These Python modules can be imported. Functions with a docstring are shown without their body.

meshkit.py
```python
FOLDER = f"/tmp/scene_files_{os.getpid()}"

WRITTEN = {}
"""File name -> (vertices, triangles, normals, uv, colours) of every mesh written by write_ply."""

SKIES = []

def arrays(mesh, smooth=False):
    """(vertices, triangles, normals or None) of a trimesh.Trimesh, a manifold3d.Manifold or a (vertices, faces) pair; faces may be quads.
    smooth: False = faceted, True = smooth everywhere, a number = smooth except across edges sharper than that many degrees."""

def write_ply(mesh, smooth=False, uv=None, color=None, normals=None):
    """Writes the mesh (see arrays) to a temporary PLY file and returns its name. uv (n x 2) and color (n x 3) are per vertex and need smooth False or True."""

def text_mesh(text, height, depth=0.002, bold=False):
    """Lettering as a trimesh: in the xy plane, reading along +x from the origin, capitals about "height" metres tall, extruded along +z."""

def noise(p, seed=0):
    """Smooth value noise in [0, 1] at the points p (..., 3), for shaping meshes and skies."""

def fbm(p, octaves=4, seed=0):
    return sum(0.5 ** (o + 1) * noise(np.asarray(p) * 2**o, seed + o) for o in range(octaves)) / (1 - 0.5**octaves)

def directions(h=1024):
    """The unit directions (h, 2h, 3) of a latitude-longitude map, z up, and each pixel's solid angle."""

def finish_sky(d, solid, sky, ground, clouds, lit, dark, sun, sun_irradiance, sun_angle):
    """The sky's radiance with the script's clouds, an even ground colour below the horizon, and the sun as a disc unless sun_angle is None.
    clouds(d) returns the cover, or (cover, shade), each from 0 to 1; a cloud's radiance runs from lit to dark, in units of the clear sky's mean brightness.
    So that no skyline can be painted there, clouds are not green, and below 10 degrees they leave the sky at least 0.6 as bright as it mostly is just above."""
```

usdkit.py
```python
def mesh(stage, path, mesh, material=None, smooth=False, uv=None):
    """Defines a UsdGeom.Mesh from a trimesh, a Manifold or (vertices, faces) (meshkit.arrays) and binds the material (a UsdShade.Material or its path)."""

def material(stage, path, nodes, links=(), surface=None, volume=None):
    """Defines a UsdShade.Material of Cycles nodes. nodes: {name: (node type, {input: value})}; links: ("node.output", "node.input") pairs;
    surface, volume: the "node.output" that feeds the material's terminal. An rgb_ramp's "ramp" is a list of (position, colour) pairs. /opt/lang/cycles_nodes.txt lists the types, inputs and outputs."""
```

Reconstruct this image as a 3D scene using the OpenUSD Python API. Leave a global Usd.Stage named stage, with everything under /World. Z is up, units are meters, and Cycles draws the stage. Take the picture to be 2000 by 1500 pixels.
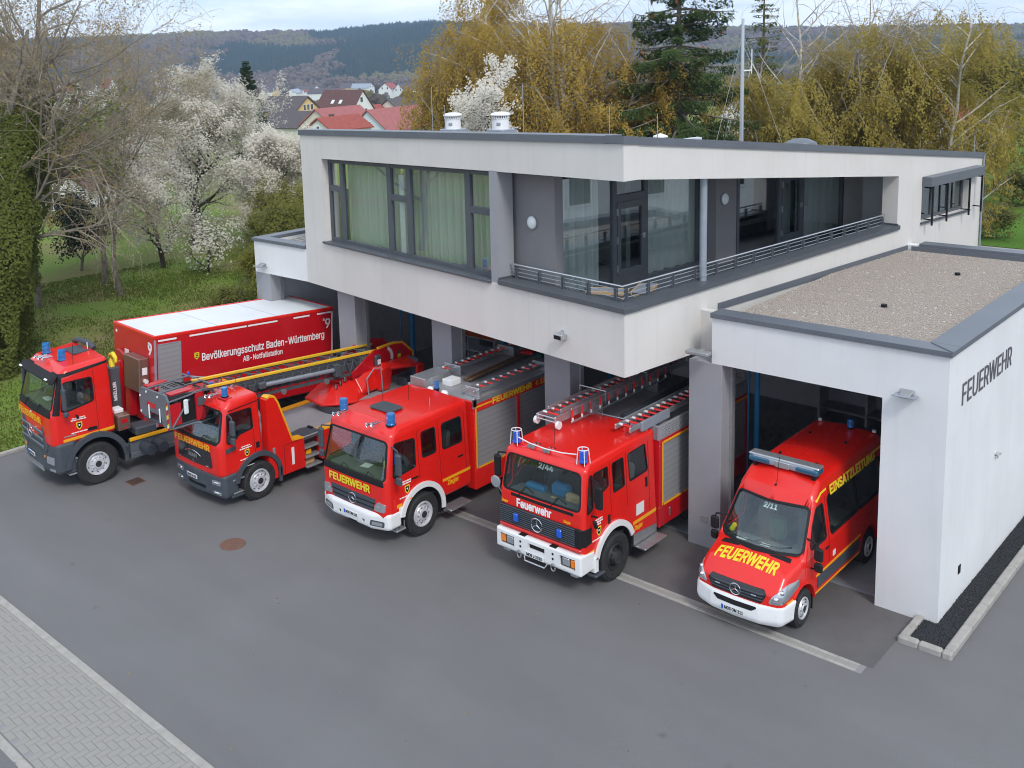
import math, random
import numpy as np, trimesh, manifold3d as m3, usdkit, meshkit
from shapely.geometry import Polygon, LineString, Point, box as sbox
from shapely.ops import unary_union
from pxr import Usd, UsdGeom, UsdLux, UsdShade, Gf, Sdf, Vt

# ---------------------------------------------------------------- camera, sky, sun, exposure
K = 1.12                                   # everything below is written in drawing units; K turns them into metres
stage = Usd.Stage.CreateInMemory()
UsdGeom.SetStageUpAxis(stage, 'Z'); UsdGeom.SetStageMetersPerUnit(stage, 1.0)
UsdGeom.Xform.Define(stage, '/World'); UsdGeom.Scope.Define(stage, '/World/Looks')
EYE = np.array([5.26, -17.82, 10.27]); YAW, PITCH, ROLL = -0.77068, 0.16073, -0.034976
cam = UsdGeom.Camera.Define(stage, '/World/camera')
fw = np.array([math.sin(YAW) * math.cos(PITCH), math.cos(YAW) * math.cos(PITCH), -math.sin(PITCH)])
r0 = np.array([math.cos(YAW), -math.sin(YAW), 0]); u0 = np.cross(r0, fw)
rt = r0 * math.cos(ROLL) + u0 * math.sin(ROLL); up = -r0 * math.sin(ROLL) + u0 * math.cos(ROLL)
cam.AddTransformOp().Set(Gf.Matrix4d(*[float(v) for row in ((*rt, 0), (*up, 0), (*(-fw), 0), (*(EYE * K), 1)) for v in row]))
cam.CreateHorizontalApertureAttr(36.0); cam.CreateVerticalApertureAttr(27.0)
cam.CreateFocalLengthAttr(36.0 * 1968.44 / 2000)
cam.CreateHorizontalApertureOffsetAttr(36.0 * (1000 - 850.95) / 2000)      # the picture is an off-centre crop
cam.CreateVerticalApertureOffsetAttr(-36.0 * (750 - 431.16) / 2000)
cam.CreateClippingRangeAttr(Gf.Vec2f(0.1, 20000)); cam.CreateExposureAttr(0.50)
SUN = np.array([0.80, -0.42, 0.95]); SUN /= np.linalg.norm(SUN)
sky_m = usdkit.material(stage, '/World/Looks/sky_air', {
    'sky': ('sky_texture', {'sky_type': 'single_scattering', 'sun_disc': False, 'sun_elevation': math.asin(SUN[2]), 'sun_rotation': math.atan2(SUN[0], SUN[1])}),
    'tc': ('texture_coordinate', {}), 'map': ('mapping', {'scale': (1.6, 1.6, 9.0)}),
    'n': ('noise_texture', {'scale': 2.6, 'detail': 6, 'roughness': 0.58, 'distortion': 0.4}),
    'rampf': ('rgb_ramp', {'ramp': [(0.25, (0.80, 0.80, 0.80)), (0.75, (0.97, 0.97, 0.97))]}),
    'cl': ('rgb_ramp', {'ramp': [(0.34, (4.3, 5.5, 7.3)), (0.5, (6.2, 7.0, 8.2)), (0.66, (7.7, 8.2, 8.9))]}),
    'mixc': ('mix', {}), 'bg': ('background_shader', {'strength': 0.115})},
    [('tc.generated', 'map.vector'), ('map.vector', 'n.vector'), ('n.fac', 'rampf.fac'), ('n.fac', 'cl.fac'), ('rampf.color', 'mixc.fac'),
     ('sky.color', 'mixc.color1'), ('cl.color', 'mixc.color2'), ('mixc.color', 'bg.color')], surface='bg.background')
dome = UsdLux.DomeLight.Define(stage, '/World/sky')
UsdShade.MaterialBindingAPI.Apply(dome.GetPrim()).Bind(sky_m)
sun = UsdLux.DistantLight.Define(stage, '/World/sun')
sun.CreateIntensityAttr(0.34); sun.CreateAngleAttr(14.0); sun.CreateNormalizeAttr(True); sun.CreateColorAttr(Gf.Vec3f(1, 0.96, 0.90))
zz = SUN; xx_ = np.cross([0, 0, 1], zz); xx_ /= np.linalg.norm(xx_); yy_ = np.cross(zz, xx_)
sun.AddTransformOp().Set(Gf.Matrix4d(*[float(v) for row in ((*xx_, 0), (*yy_, 0), (*zz, 0), (0, 0, 0, 1)) for v in row]))

# ---------------------------------------------------------------- materials
MATS = {}
def mat(name, col, rough=0.6, metal=0.0, var=0.0, vscale=3.0, bump=0.0, bscale=40.0, coat=0.0, spec=0.5, island=0.0, trans=0.0):
    """principled paint with noise in its tone (var), fine relief (bump), a per-piece tone (island) and leaf translucency (trans)"""
    c = np.array(col, float)
    nodes = {'p': ('principled_bsdf', {'roughness': rough, 'metallic': metal, 'coat_weight': coat, 'coat_roughness': 0.08, 'specular_ior_level': spec, 'base_color': tuple(c)}), 'g': ('geometry', {})}
    links = []; colsrc = None
    if var:
        nodes['n'] = ('noise_texture', {'scale': vscale, 'detail': 5.0, 'roughness': 0.6})
        nodes['r'] = ('rgb_ramp', {'ramp': [(0.3, tuple(c * (1 - var))), (0.7, tuple(np.minimum(c * (1 + var), 1)))]})
        links += [('g.position', 'n.vector'), ('n.fac', 'r.fac')]; colsrc = 'r.color'
    if island:
        nodes['ir'] = ('rgb_ramp', {'ramp': [(0, (1 - island,) * 3), (1, (1 + island,) * 3)]})
        nodes['im'] = ('mix', {'mix_type': 'multiply', 'fac': 1.0, 'color1': tuple(c)})
        links += [('g.random_per_island', 'ir.fac'), ('ir.color', 'im.color2')]
        if colsrc: links += [(colsrc, 'im.color1')]
        colsrc = 'im.color'
    if colsrc: links.append((colsrc, 'p.base_color'))
    if bump:
        nodes['bn'] = ('noise_texture', {'scale': bscale, 'detail': 4.0}); nodes['b'] = ('bump', {'strength': bump, 'distance': 0.01})
        links += [('g.position', 'bn.vector'), ('bn.fac', 'b.height'), ('b.normal', 'p.normal')]
    surf = 'p.BSDF'
    if trans:
        nodes['t'] = ('translucent_bsdf', {'color': tuple(c)}); nodes['mc'] = ('mix_closure', {'fac': trans})
        if colsrc: links.append((colsrc, 't.color'))
        links += [('p.BSDF', 'mc.closure1'), ('t.BSDF', 'mc.closure2')]; surf = 'mc.closure'
    MATS[name] = usdkit.material(stage, '/World/Looks/' + name, nodes, links, surface=surf)
    return MATS[name]

def glass(name, tint, base=0.07, rough=0.0, peak=0.9):
    """thin pane: see-through, with a mirror share that rises towards grazing angles, the same from both sides"""
    MATS[name] = usdkit.material(stage, '/World/Looks/' + name, {
        't': ('transparent_bsdf', {'color': tint}), 'gl': ('glossy_bsdf', {'color': (0.95, 0.97, 1.0), 'roughness': rough}),
        'lw': ('layer_weight', {'blend': 0.5}), 'pw': ('math', {'math_type': 'power', 'value2': 4.0}), 'mr': ('math', {'math_type': 'multiply_add', 'value2': peak - base, 'value3': base}), 'm': ('mix_closure', {})},
        [('lw.facing', 'pw.value1'), ('pw.value', 'mr.value1'), ('mr.value', 'm.fac'), ('t.BSDF', 'm.closure1'), ('gl.BSDF', 'm.closure2')], surface='m.closure')

mat('asphalt_old', (0.1, 0.1, 0.105), 0.85)
mat('white_render', (0.70, 0.705, 0.715), 0.9, var=0.03, vscale=1.2, bump=0.25, bscale=60)
mat('cream_render', (0.62, 0.60, 0.575), 0.9, var=0.035, vscale=0.9, bump=0.3, bscale=55)
def streaked(name, col, amt):
    c = np.array(col); MATS[name] = usdkit.material(stage, '/World/Looks/' + name + '_wall', {
        'g': ('geometry', {}), 'mp': ('mapping', {'scale': (5.0, 5.0, 0.22)}), 'n': ('noise_texture', {'scale': 1.0, 'detail': 4, 'roughness': 0.65}), 'n2': ('noise_texture', {'scale': 0.7, 'detail': 5}), 'bn': ('noise_texture', {'scale': 70, 'detail': 4}),
        'r': ('rgb_ramp', {'ramp': [(0.30, tuple(c * (1 - amt))), (0.48, tuple(c))]}), 'r2': ('rgb_ramp', {'ramp': [(0.3, (0.95, 0.95, 0.945)), (0.7, (1.03, 1.03, 1.03))]}), 'm': ('mix', {'mix_type': 'multiply', 'fac': 1.0}), 'b': ('bump', {'strength': 0.35, 'distance': 0.01}), 'p': ('principled_bsdf', {'roughness': 0.92, 'specular_ior_level': 0.3})},
        [('g.position', 'mp.vector'), ('mp.vector', 'n.vector'), ('g.position', 'n2.vector'), ('g.position', 'bn.vector'), ('n.fac', 'r.fac'), ('n2.fac', 'r2.fac'), ('r.color', 'm.color1'), ('r2.color', 'm.color2'), ('m.color', 'p.base_color'), ('bn.fac', 'b.height'), ('b.normal', 'p.normal')], surface='p.BSDF')
streaked('white_render', (0.715, 0.715, 0.715), 0.04); streaked('cream_render', (0.645, 0.62, 0.585), 0.045)
mat('grey_render', (0.30, 0.305, 0.325), 0.9, var=0.04, vscale=1.5, bump=0.25, bscale=60)
mat('dark_render', (0.20, 0.195, 0.20), 0.9, var=0.05, vscale=1.5, bump=0.25, bscale=60)
mat('slate_metal', (0.115, 0.128, 0.148), 0.42, 0.0, var=0.08, vscale=1.0, spec=0.6)
mat('anthracite', (0.08, 0.088, 0.10), 0.45, var=0.08, vscale=2)
mat('concrete_floor', (0.25, 0.25, 0.255), 0.6, var=0.12, vscale=0.7)
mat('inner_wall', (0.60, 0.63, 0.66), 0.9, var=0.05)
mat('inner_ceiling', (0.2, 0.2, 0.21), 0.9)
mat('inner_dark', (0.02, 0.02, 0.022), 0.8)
mat('cab_lining', (0.05, 0.052, 0.055), 0.9)
mat('cabinet_steel', (0.30, 0.19, 0.15), 0.35, 0.7)
mat('curtain', (0.63, 0.665, 0.635), 0.9, trans=0.10)
mat('steel', (0.62, 0.63, 0.64), 0.28, 0.9)
mat('alu', (0.5, 0.51, 0.52), 0.38, 0.8, var=0.1, vscale=8)
mat('alu_dull', (0.36, 0.37, 0.38), 0.55, 0.6, var=0.1, vscale=6)
mat('zinc', (0.34, 0.37, 0.42), 0.45, 0.4, var=0.08, vscale=4)
mat('fire_red', (0.72, 0.013, 0.007), 0.30, coat=0.45, var=0.05, vscale=1.5)
mat('roof_red', (0.64, 0.024, 0.02), 0.42, coat=0.2, var=0.10, vscale=1.2)
mat('deep_red', (0.50, 0.006, 0.012), 0.34, coat=0.35, var=0.06, vscale=1.5)
mat('signal_white', (0.76, 0.76, 0.75), 0.38, coat=0.3, var=0.03, vscale=3)
mat('text_white', (0.82, 0.82, 0.82), 0.5)
mat('roof_white', (0.72, 0.74, 0.75), 0.5, var=0.05, vscale=0.8)
mat('yellow', (0.85, 0.40, 0.01), 0.4, coat=0.2)
mat('lemon', (0.78, 0.62, 0.03), 0.45)
mat('ladder_yellow', (0.80, 0.47, 0.02), 0.4, var=0.06, vscale=6)
mat('plastic_grey', (0.055, 0.065, 0.078), 0.55, var=0.08, vscale=6, bump=0.1, bscale=150)
mat('black', (0.012, 0.012, 0.013), 0.6, spec=0.25)
mat('gloss_black', (0.01, 0.01, 0.012), 0.15, coat=0.5)
mat('rubber', (0.022, 0.022, 0.022), 0.8, var=0.35, vscale=9, bump=0.4, bscale=70)
mat('rim_silver', (0.68, 0.69, 0.71), 0.38, 0.4, var=0.12, vscale=14)
mat('rim_dark', (0.03, 0.03, 0.032), 0.4)
mat('chrome', (0.8, 0.81, 0.82), 0.12, 1.0)
mat('lamp_clear', (0.50, 0.53, 0.56), 0.15, 0.7, coat=0.6)
mat('lamp_orange', (0.85, 0.22, 0.01), 0.25, coat=0.4)
mat('lamp_red', (0.5, 0.01, 0.01), 0.3, coat=0.4)
mat('beacon_blue', (0.015, 0.15, 0.42), 0.2, coat=0.6, spec=0.6)
mat('blue_bright', (0.01, 0.10, 0.62), 0.22, coat=0.6)
mat('bar_blue', (0.02, 0.09, 0.16), 0.12, coat=0.7)
mat('plate_white', (0.75, 0.76, 0.75), 0.4)
mat('plate_blue', (0.01, 0.12, 0.5), 0.4)
mat('seat_cloth', (0.06, 0.065, 0.07), 0.9)
mat('dash_grey', (0.11, 0.115, 0.12), 0.75)
MATS['shutter'] = usdkit.material(stage, '/World/Looks/shutter', {
    'g': ('geometry', {}), 'w': ('wave_texture', {'bands_direction': 'z', 'scale': 2.2}), 'r': ('rgb_ramp', {'ramp': [(0, (0.285, 0.29, 0.30)), (0.2, (0.315, 0.32, 0.33)), (1, (0.33, 0.335, 0.345))]}),
    'p': ('principled_bsdf', {'roughness': 0.45, 'metallic': 0.25})}, [('g.position', 'w.vector'), ('w.fac', 'r.fac'), ('r.color', 'p.base_color')], surface='p.BSDF')
mat('wood_brown', (0.16, 0.09, 0.045), 0.7, var=0.25, vscale=9)
mat('wood_light', (0.5, 0.33, 0.17), 0.6, var=0.15, vscale=9)
mat('tarp_green', (0.03, 0.09, 0.07), 0.8)
mat('hose_blue', (0.01, 0.17, 0.36), 0.5)
mat('orange', (0.6, 0.12, 0.01), 0.6)
mat('asphalt_apron', (0.112, 0.108, 0.108), .85, var=.16, vscale=.8, bump=.3, bscale=60)
mat('path_slab', (0.34, 0.33, 0.31), .9, var=.1, vscale=1)
mat('kerb_stone', (0.34, 0.325, 0.295), 0.9, var=0.14, vscale=5, bump=0.3, bscale=50)
mat('letter_grey', (0.11, 0.105, 0.12), 0.5)
mat('opal', (0.72, 0.75, 0.75), 0.25)
mat('deck_plate', (0.33, 0.33, 0.345), 0.55, 0.3, var=0.08, vscale=5, bump=0.3, bscale=90)
mat('deck_grey', (0.27, 0.265, 0.28), 0.7, var=0.07, vscale=2)
mat('rust_iron', (0.16, 0.085, 0.06), 0.8, var=0.3, vscale=20, bump=0.5, bscale=60)
glass('pane_green', (0.925, 0.955, 0.95), 0.14)
glass('pane_dark', (0.70, 0.74, 0.74), 0.11)
glass('screen_glass', (0.86, 0.92, 0.90), 0.06)
asph = usdkit.material(stage, '/World/Looks/asphalt', {
    'g': ('geometry', {}), 'big': ('noise_texture', {'scale': 0.22, 'detail': 6, 'roughness': 0.55, 'distortion': 0.8}), 'map': ('mapping', {'scale': (0.30, 1.3, 1), 'rotation': (0, 0, 0.28)}),
    'trk': ('noise_texture', {'scale': 0.55, 'detail': 5, 'roughness': 0.6}), 'fine': ('noise_texture', {'scale': 55, 'detail': 3}), 'spk': ('noise_texture', {'scale': 2.3, 'detail': 2, 'roughness': 0.4}), 'r4': ('rgb_ramp', {'ramp': [(0.72, (1, 1, 1)), (0.79, (0.74, 0.73, 0.72))]}), 'crk': ('voronoi_texture', {'scale': 0.16, 'feature': 'distance_to_edge'}), 'cd': ('noise_texture', {'scale': 1.4, 'detail': 4}), 'va': ('vector_math', {'math_type': 'multiply_add', 'vector2': (0.9, 0.9, 0)}), 'r5': ('rgb_ramp', {'ramp': [(0.0, (0.72, 0.72, 0.72)), (0.0035, (1, 1, 1))]}), 'm3': ('mix', {'mix_type': 'multiply', 'fac': 1.0}), 'm4': ('mix', {'mix_type': 'multiply', 'fac': 0.16}),
    'r1': ('rgb_ramp', {'ramp': [(0.3, (0.139, 0.137, 0.138)), (0.5, (0.148, 0.146, 0.146)), (0.72, (0.158, 0.156, 0.156))]}),
    'r2': ('rgb_ramp', {'ramp': [(0.3, (0.93, 0.93, 0.93)), (0.65, (1.04, 1.04, 1.04))]}),
    'r3': ('rgb_ramp', {'ramp': [(0.25, (0.78, 0.78, 0.78)), (0.75, (1.2, 1.2, 1.2))]}),
    'm1': ('mix', {'mix_type': 'multiply', 'fac': 1.0}), 'm2': ('mix', {'mix_type': 'multiply', 'fac': 1.0}),
    'bmp': ('bump', {'strength': 0.35, 'distance': 0.008}), 'p': ('principled_bsdf', {'roughness': 0.78, 'specular_ior_level': 0.45})},
    [('g.position', 'big.vector'), ('g.position', 'map.vector'), ('map.vector', 'trk.vector'), ('g.position', 'fine.vector'), ('big.fac', 'r1.fac'), ('trk.fac', 'r2.fac'), ('fine.fac', 'r3.fac'),
     ('r1.color', 'm1.color1'), ('r2.color', 'm1.color2'), ('m1.color', 'm2.color1'), ('r3.color', 'm2.color2'), ('g.position', 'spk.vector'), ('spk.fac', 'r4.fac'), ('m2.color', 'm3.color1'), ('r4.color', 'm3.color2'), ('g.position', 'cd.vector'), ('cd.color', 'va.vector1'), ('g.position', 'va.vector3'), ('va.vector', 'crk.vector'), ('crk.distance', 'r5.fac'), ('m3.color', 'm4.color1'), ('r5.color', 'm4.color2'), ('m4.color', 'p.base_color'), ('fine.fac', 'bmp.height'), ('bmp.normal', 'p.normal')], surface='p.BSDF')
MATS['asphalt'] = asph
def stones(name, cols, scale, rough=0.9):
    MATS[name] = usdkit.material(stage, '/World/Looks/' + name, {
        'g': ('geometry', {}), 'v': ('voronoi_texture', {'scale': scale}), 'w': ('white_noise_texture', {}),
        'r': ('rgb_ramp', {'ramp': cols}), 'b': ('bump', {'strength': 0.8, 'distance': 0.03, 'invert': True}), 'p': ('principled_bsdf', {'roughness': rough})},
        [('g.position', 'v.vector'), ('v.color', 'w.vector'), ('w.value', 'r.fac'), ('r.color', 'p.base_color'), ('v.distance', 'b.height'), ('b.normal', 'p.normal')], surface='p.BSDF')
PEBBLE = [(0, (0.36, 0.31, 0.27)), (0.2, (0.62, 0.57, 0.51)), (0.6, (0.80, 0.76, 0.70)), (0.82, (0.68, 0.55, 0.43)), (1, (0.92, 0.90, 0.87))]
BASALT = [(0, (0.03, 0.033, 0.036)), (0.6, (0.075, 0.08, 0.088)), (0.93, (0.13, 0.135, 0.14)), (1, (0.2, 0.15, 0.09))]
mat('roof_pebble_bed', (0.50, 0.46, 0.41), .95, var=.25, vscale=22, bump=.8, bscale=30); stones('basalt_bed', BASALT, 14)
def island_ramp(name, cols, rough=0.85, trans=0.0):
    """each separate stone or leaf of a mesh takes its own colour from the ramp"""
    nodes = {'g': ('geometry', {}), 'r': ('rgb_ramp', {'ramp': cols}), 'p': ('principled_bsdf', {'roughness': rough, 'specular_ior_level': 0.3})}
    links = [('g.random_per_island', 'r.fac'), ('r.color', 'p.base_color')]; surf = 'p.BSDF'
    if trans:
        nodes['t'] = ('translucent_bsdf', {}); nodes['mc'] = ('mix_closure', {'fac': trans})
        links += [('r.color', 't.color'), ('p.BSDF', 'mc.closure1'), ('t.BSDF', 'mc.closure2')]; surf = 'mc.closure'
    MATS[name] = usdkit.material(stage, '/World/Looks/' + name, nodes, links, surface=surf)
island_ramp('roof_pebbles', PEBBLE); island_ramp('basalt_chips', BASALT)
island_ramp('paver_grey', [(0, (0.285, 0.275, 0.25)), (0.5, (0.34, 0.33, 0.305)), (0.9, (0.375, 0.365, 0.34)), (1, (0.46, 0.445, 0.41))])
island_ramp('ivy_leaf', [(0, (0.13, 0.155, 0.025)), (0.35, (0.32, 0.35, 0.055)), (0.7, (0.54, 0.52, 0.10)), (1, (0.72, 0.62, 0.16))], 0.65, 0.4)
island_ramp('ever_leaf', [(0, (0.014, 0.03, 0.010)), (0.6, (0.04, 0.065, 0.018)), (1, (0.09, 0.11, 0.03))], 0.6, 0.15)
island_ramp('birch_leaf', [(0, (0.42, 0.29, 0.06)), (0.4, (0.60, 0.43, 0.105)), (0.75, (0.74, 0.54, 0.16)), (1, (0.84, 0.65, 0.26))], 0.8, 0.45)
island_ramp('birch_leaf_green', [(0, (0.36, 0.285, 0.06)), (0.4, (0.55, 0.43, 0.10)), (0.75, (0.68, 0.53, 0.15)), (1, (0.80, 0.63, 0.24))], 0.8, 0.45)
island_ramp('willow_leaf', [(0, (0.24, 0.23, 0.03)), (0.5, (0.42, 0.37, 0.05)), (1, (0.60, 0.50, 0.09))], 0.8, 0.45)
island_ramp('blossom', [(0, (0.74, 0.70, 0.62)), (0.3, (0.86, 0.83, 0.77)), (0.8, (0.90, 0.885, 0.85)), (1, (0.92, 0.91, 0.89))], 0.8, 0.45)
island_ramp('bud', [(0, (0.32, 0.25, 0.13)), (0.5, (0.47, 0.36, 0.19)), (1, (0.62, 0.43, 0.18))], 0.8, 0.3)
island_ramp('shrub_leaf', [(0, (0.16, 0.165, 0.03)), (0.5, (0.30, 0.30, 0.055)), (1, (0.46, 0.42, 0.09))], 0.8, 0.4)
island_ramp('spruce_needle', [(0, (0.07, 0.11, 0.03)), (0.5, (0.16, 0.22, 0.05)), (0.85, (0.28, 0.33, 0.07)), (1, (0.42, 0.42, 0.09))], 0.8, 0.4)
island_ramp('larch_needle', [(0, (0.10, 0.13, 0.02)), (0.5, (0.18, 0.21, 0.035)), (1, (0.28, 0.28, 0.06))], 0.75, 0.3)
island_ramp('cone_brown', [(0, (0.32, 0.12, 0.05)), (1, (0.50, 0.22, 0.10))])
island_ramp('grass_blade', [(0, (0.11, 0.14, 0.022)), (0.5, (0.19, 0.25, 0.035)), (0.85, (0.28, 0.29, 0.07)), (1, (0.42, 0.34, 0.17))], 0.85, 0.3)
mat('bark', (0.17, 0.145, 0.115), 0.95, var=0.35, vscale=6, bump=0.7, bscale=25)
mat('twig', (0.25, 0.21, 0.16), 0.95, var=0.3, vscale=2)
mat('bark_dark', (0.05, 0.04, 0.032), 0.95, var=0.35, vscale=6)
mat('birch_bark', (0.46, 0.42, 0.36), 0.9, var=0.45, vscale=5)
def grass_mat(name, stops, scale):
    MATS[name] = usdkit.material(stage, '/World/Looks/' + name, {
        'g': ('geometry', {}), 'n': ('noise_texture', {'scale': scale, 'detail': 7, 'roughness': 0.62}), 'r': ('rgb_ramp', {'ramp': stops}),
        'f': ('noise_texture', {'scale': 14, 'detail': 4, 'roughness': 0.7}), 'rf': ('rgb_ramp', {'ramp': [(0.3, (0.6, 0.6, 0.6)), (0.7, (1.35, 1.35, 1.3))]}),
        'm': ('mix', {'mix_type': 'multiply', 'fac': 1.0}), 'b': ('bump', {'strength': 0.9, 'distance': 0.06}), 'p': ('principled_bsdf', {'roughness': 0.95, 'specular_ior_level': 0.2})},
        [('g.position', 'n.vector'), ('g.position', 'f.vector'), ('n.fac', 'r.fac'), ('f.fac', 'rf.fac'), ('r.color', 'm.color1'), ('rf.color', 'm.color2'), ('m.color', 'p.base_color'), ('f.fac', 'b.height'), ('b.normal', 'p.normal')], surface='p.BSDF')
grass_mat('meadow', [(0.30, (0.24, 0.18, 0.11)), (0.43, (0.19, 0.19, 0.06)), (0.58, (0.135, 0.215, 0.03)), (0.75, (0.20, 0.21, 0.06))], 0.16)
grass_mat('field_green', [(0.3, (0.08, 0.17, 0.02)), (0.7, (0.10, 0.21, 0.025))], 0.1)

# ---------------------------------------------------------------- helpers
def tm(m):
    if isinstance(m, trimesh.Trimesh): return m
    if isinstance(m, (list, tuple)) and not (len(m) == 2 and isinstance(m[0], np.ndarray)): return trimesh.util.concatenate([tm(x) for x in m])
    v, f, _ = meshkit.arrays(m); return trimesh.Trimesh(v, f, process=False)
USED = {}
def path_for(parent, name):
    base = (parent.GetPath().pathString if parent else '/World') + '/' + name
    n = USED.get(base, 0); USED[base] = n + 1
    return base if n == 0 else f'{base}_{n:03d}'
def data(prim, **kv):
    for k, v in kv.items():
        if v: prim.SetCustomDataByKey(k, v)
def thing(name, label, cat, loc=(0, 0, 0), rz=0.0, group=None):
    x = UsdGeom.Xform.Define(stage, path_for(None, name))
    x.AddTranslateOp().Set(Gf.Vec3d(*[float(a) * K for a in loc]))
    if rz: x.AddRotateZOp().Set(float(rz))
    data(x.GetPrim(), label=label, category=cat, group=group)
    return x.GetPrim()
def part(parent, name, mesh, m, label=None, smooth=32, kind=None, category=None, group=None):
    t = tm(mesh)
    if not len(t.faces): return None
    if len(t.faces) > 60000: smooth = False
    p = usdkit.mesh(stage, path_for(parent, name), (np.asarray(t.vertices) * K, np.asarray(t.faces)), MATS[m], smooth).GetPrim()
    data(p, label=label, kind=kind, category=category, group=group)
    return p
def copy_of(src, loc, rz, label, group=None):
    was = src.GetCustomData()
    x = UsdGeom.Xform.Define(stage, path_for(None, src.GetName()))
    x.GetPrim().GetReferences().AddInternalReference(src.GetPath()); x.GetPrim().SetInstanceable(True)
    x.ClearXformOpOrder(); x.AddTranslateOp().Set(Gf.Vec3d(*[float(a) * K for a in loc]))
    x.AddRotateZOp().Set(float(rz))
    data(x.GetPrim(), label=label, category=was['category'], group=group or was.get('group'))
    return x.GetPrim()
def B(x0, x1, y0, y1, z0, z1):
    m = trimesh.creation.box((abs(x1 - x0), abs(y1 - y0), abs(z1 - z0))); m.apply_translation(((x0 + x1) / 2, (y0 + y1) / 2, (z0 + z1) / 2)); return m
def cb(x0, x1, y0, y1, z0, z1, c=0.015):
    """box with chamfered edges"""
    x0, x1 = sorted((x0, x1)); y0, y1 = sorted((y0, y1)); z0, z1 = sorted((z0, z1)); c = min(c, (x1 - x0) * .4, (y1 - y0) * .4, (z1 - z0) * .4); pts = []
    for sx, x in ((1, x0), (-1, x1)):
        for sy, y in ((1, y0), (-1, y1)):
            for sz, z in ((1, z0), (-1, z1)):
                pts += [(x, y + sy * c, z + sz * c), (x + sx * c, y, z + sz * c), (x + sx * c, y + sy * c, z)]
    return tm(m3.Manifold.hull_points(np.array(pts)))
def rot(m, deg, axis=(0, 0, 1), at=(0, 0, 0)):
    m = tm(m).copy(); m.apply_transform(trimesh.transformations.rotation_matrix(math.radians(deg), axis, at)); return m
def mv(m, d):
    m = tm(m).copy(); m.apply_translation(d); return m
ICO = trimesh.creation.icosphere(subdivisions=2).vertices
def hullof(sp, d=0.0):
    return m3.Manifold.hull_points(np.vstack([np.array(s[:3]) + ICO * max(s[3] + d, 0.004) for s in sp]))
def sym(pts):
    """(half width, y, z, radius) -> spheres on both sides of the middle plane, reaching exactly the half width"""
    return [(sx * (h - r), y, z, r) for h, y, z, r in pts for sx in (-1, 1)]
def poly3(poly, h0, h1, axis):
    """a shapely polygon extruded along an axis: 'x' polygon in (y, z); 'y' polygon in (x, z); 'z' polygon in (x, y)"""
    out = m3.Manifold()
    for g in getattr(poly, 'geoms', [poly]):
        rings = [np.array(g.exterior.coords)[:-1]] + [np.array(i.coords)[:-1] for i in g.interiors]
        c = m3.CrossSection([r if k else r for k, r in enumerate(rings)], m3.FillRule.EvenOdd).extrude(h1 - h0)
        if axis == 'x': c = c.transform(np.array([[0, 0, 1, h0], [1, 0, 0, 0], [0, 1, 0, 0]], float))
        elif axis == 'y': c = c.transform(np.array([[1, 0, 0, 0], [0, 0, -1, h1], [0, 1, 0, 0]], float))
        else: c = c.translate((0, 0, h0))
        out = out + c
    return out
def rp(pts, r=0.05):
    p = Polygon(pts); return p.buffer(-r).buffer(r, quad_segs=3)
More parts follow.
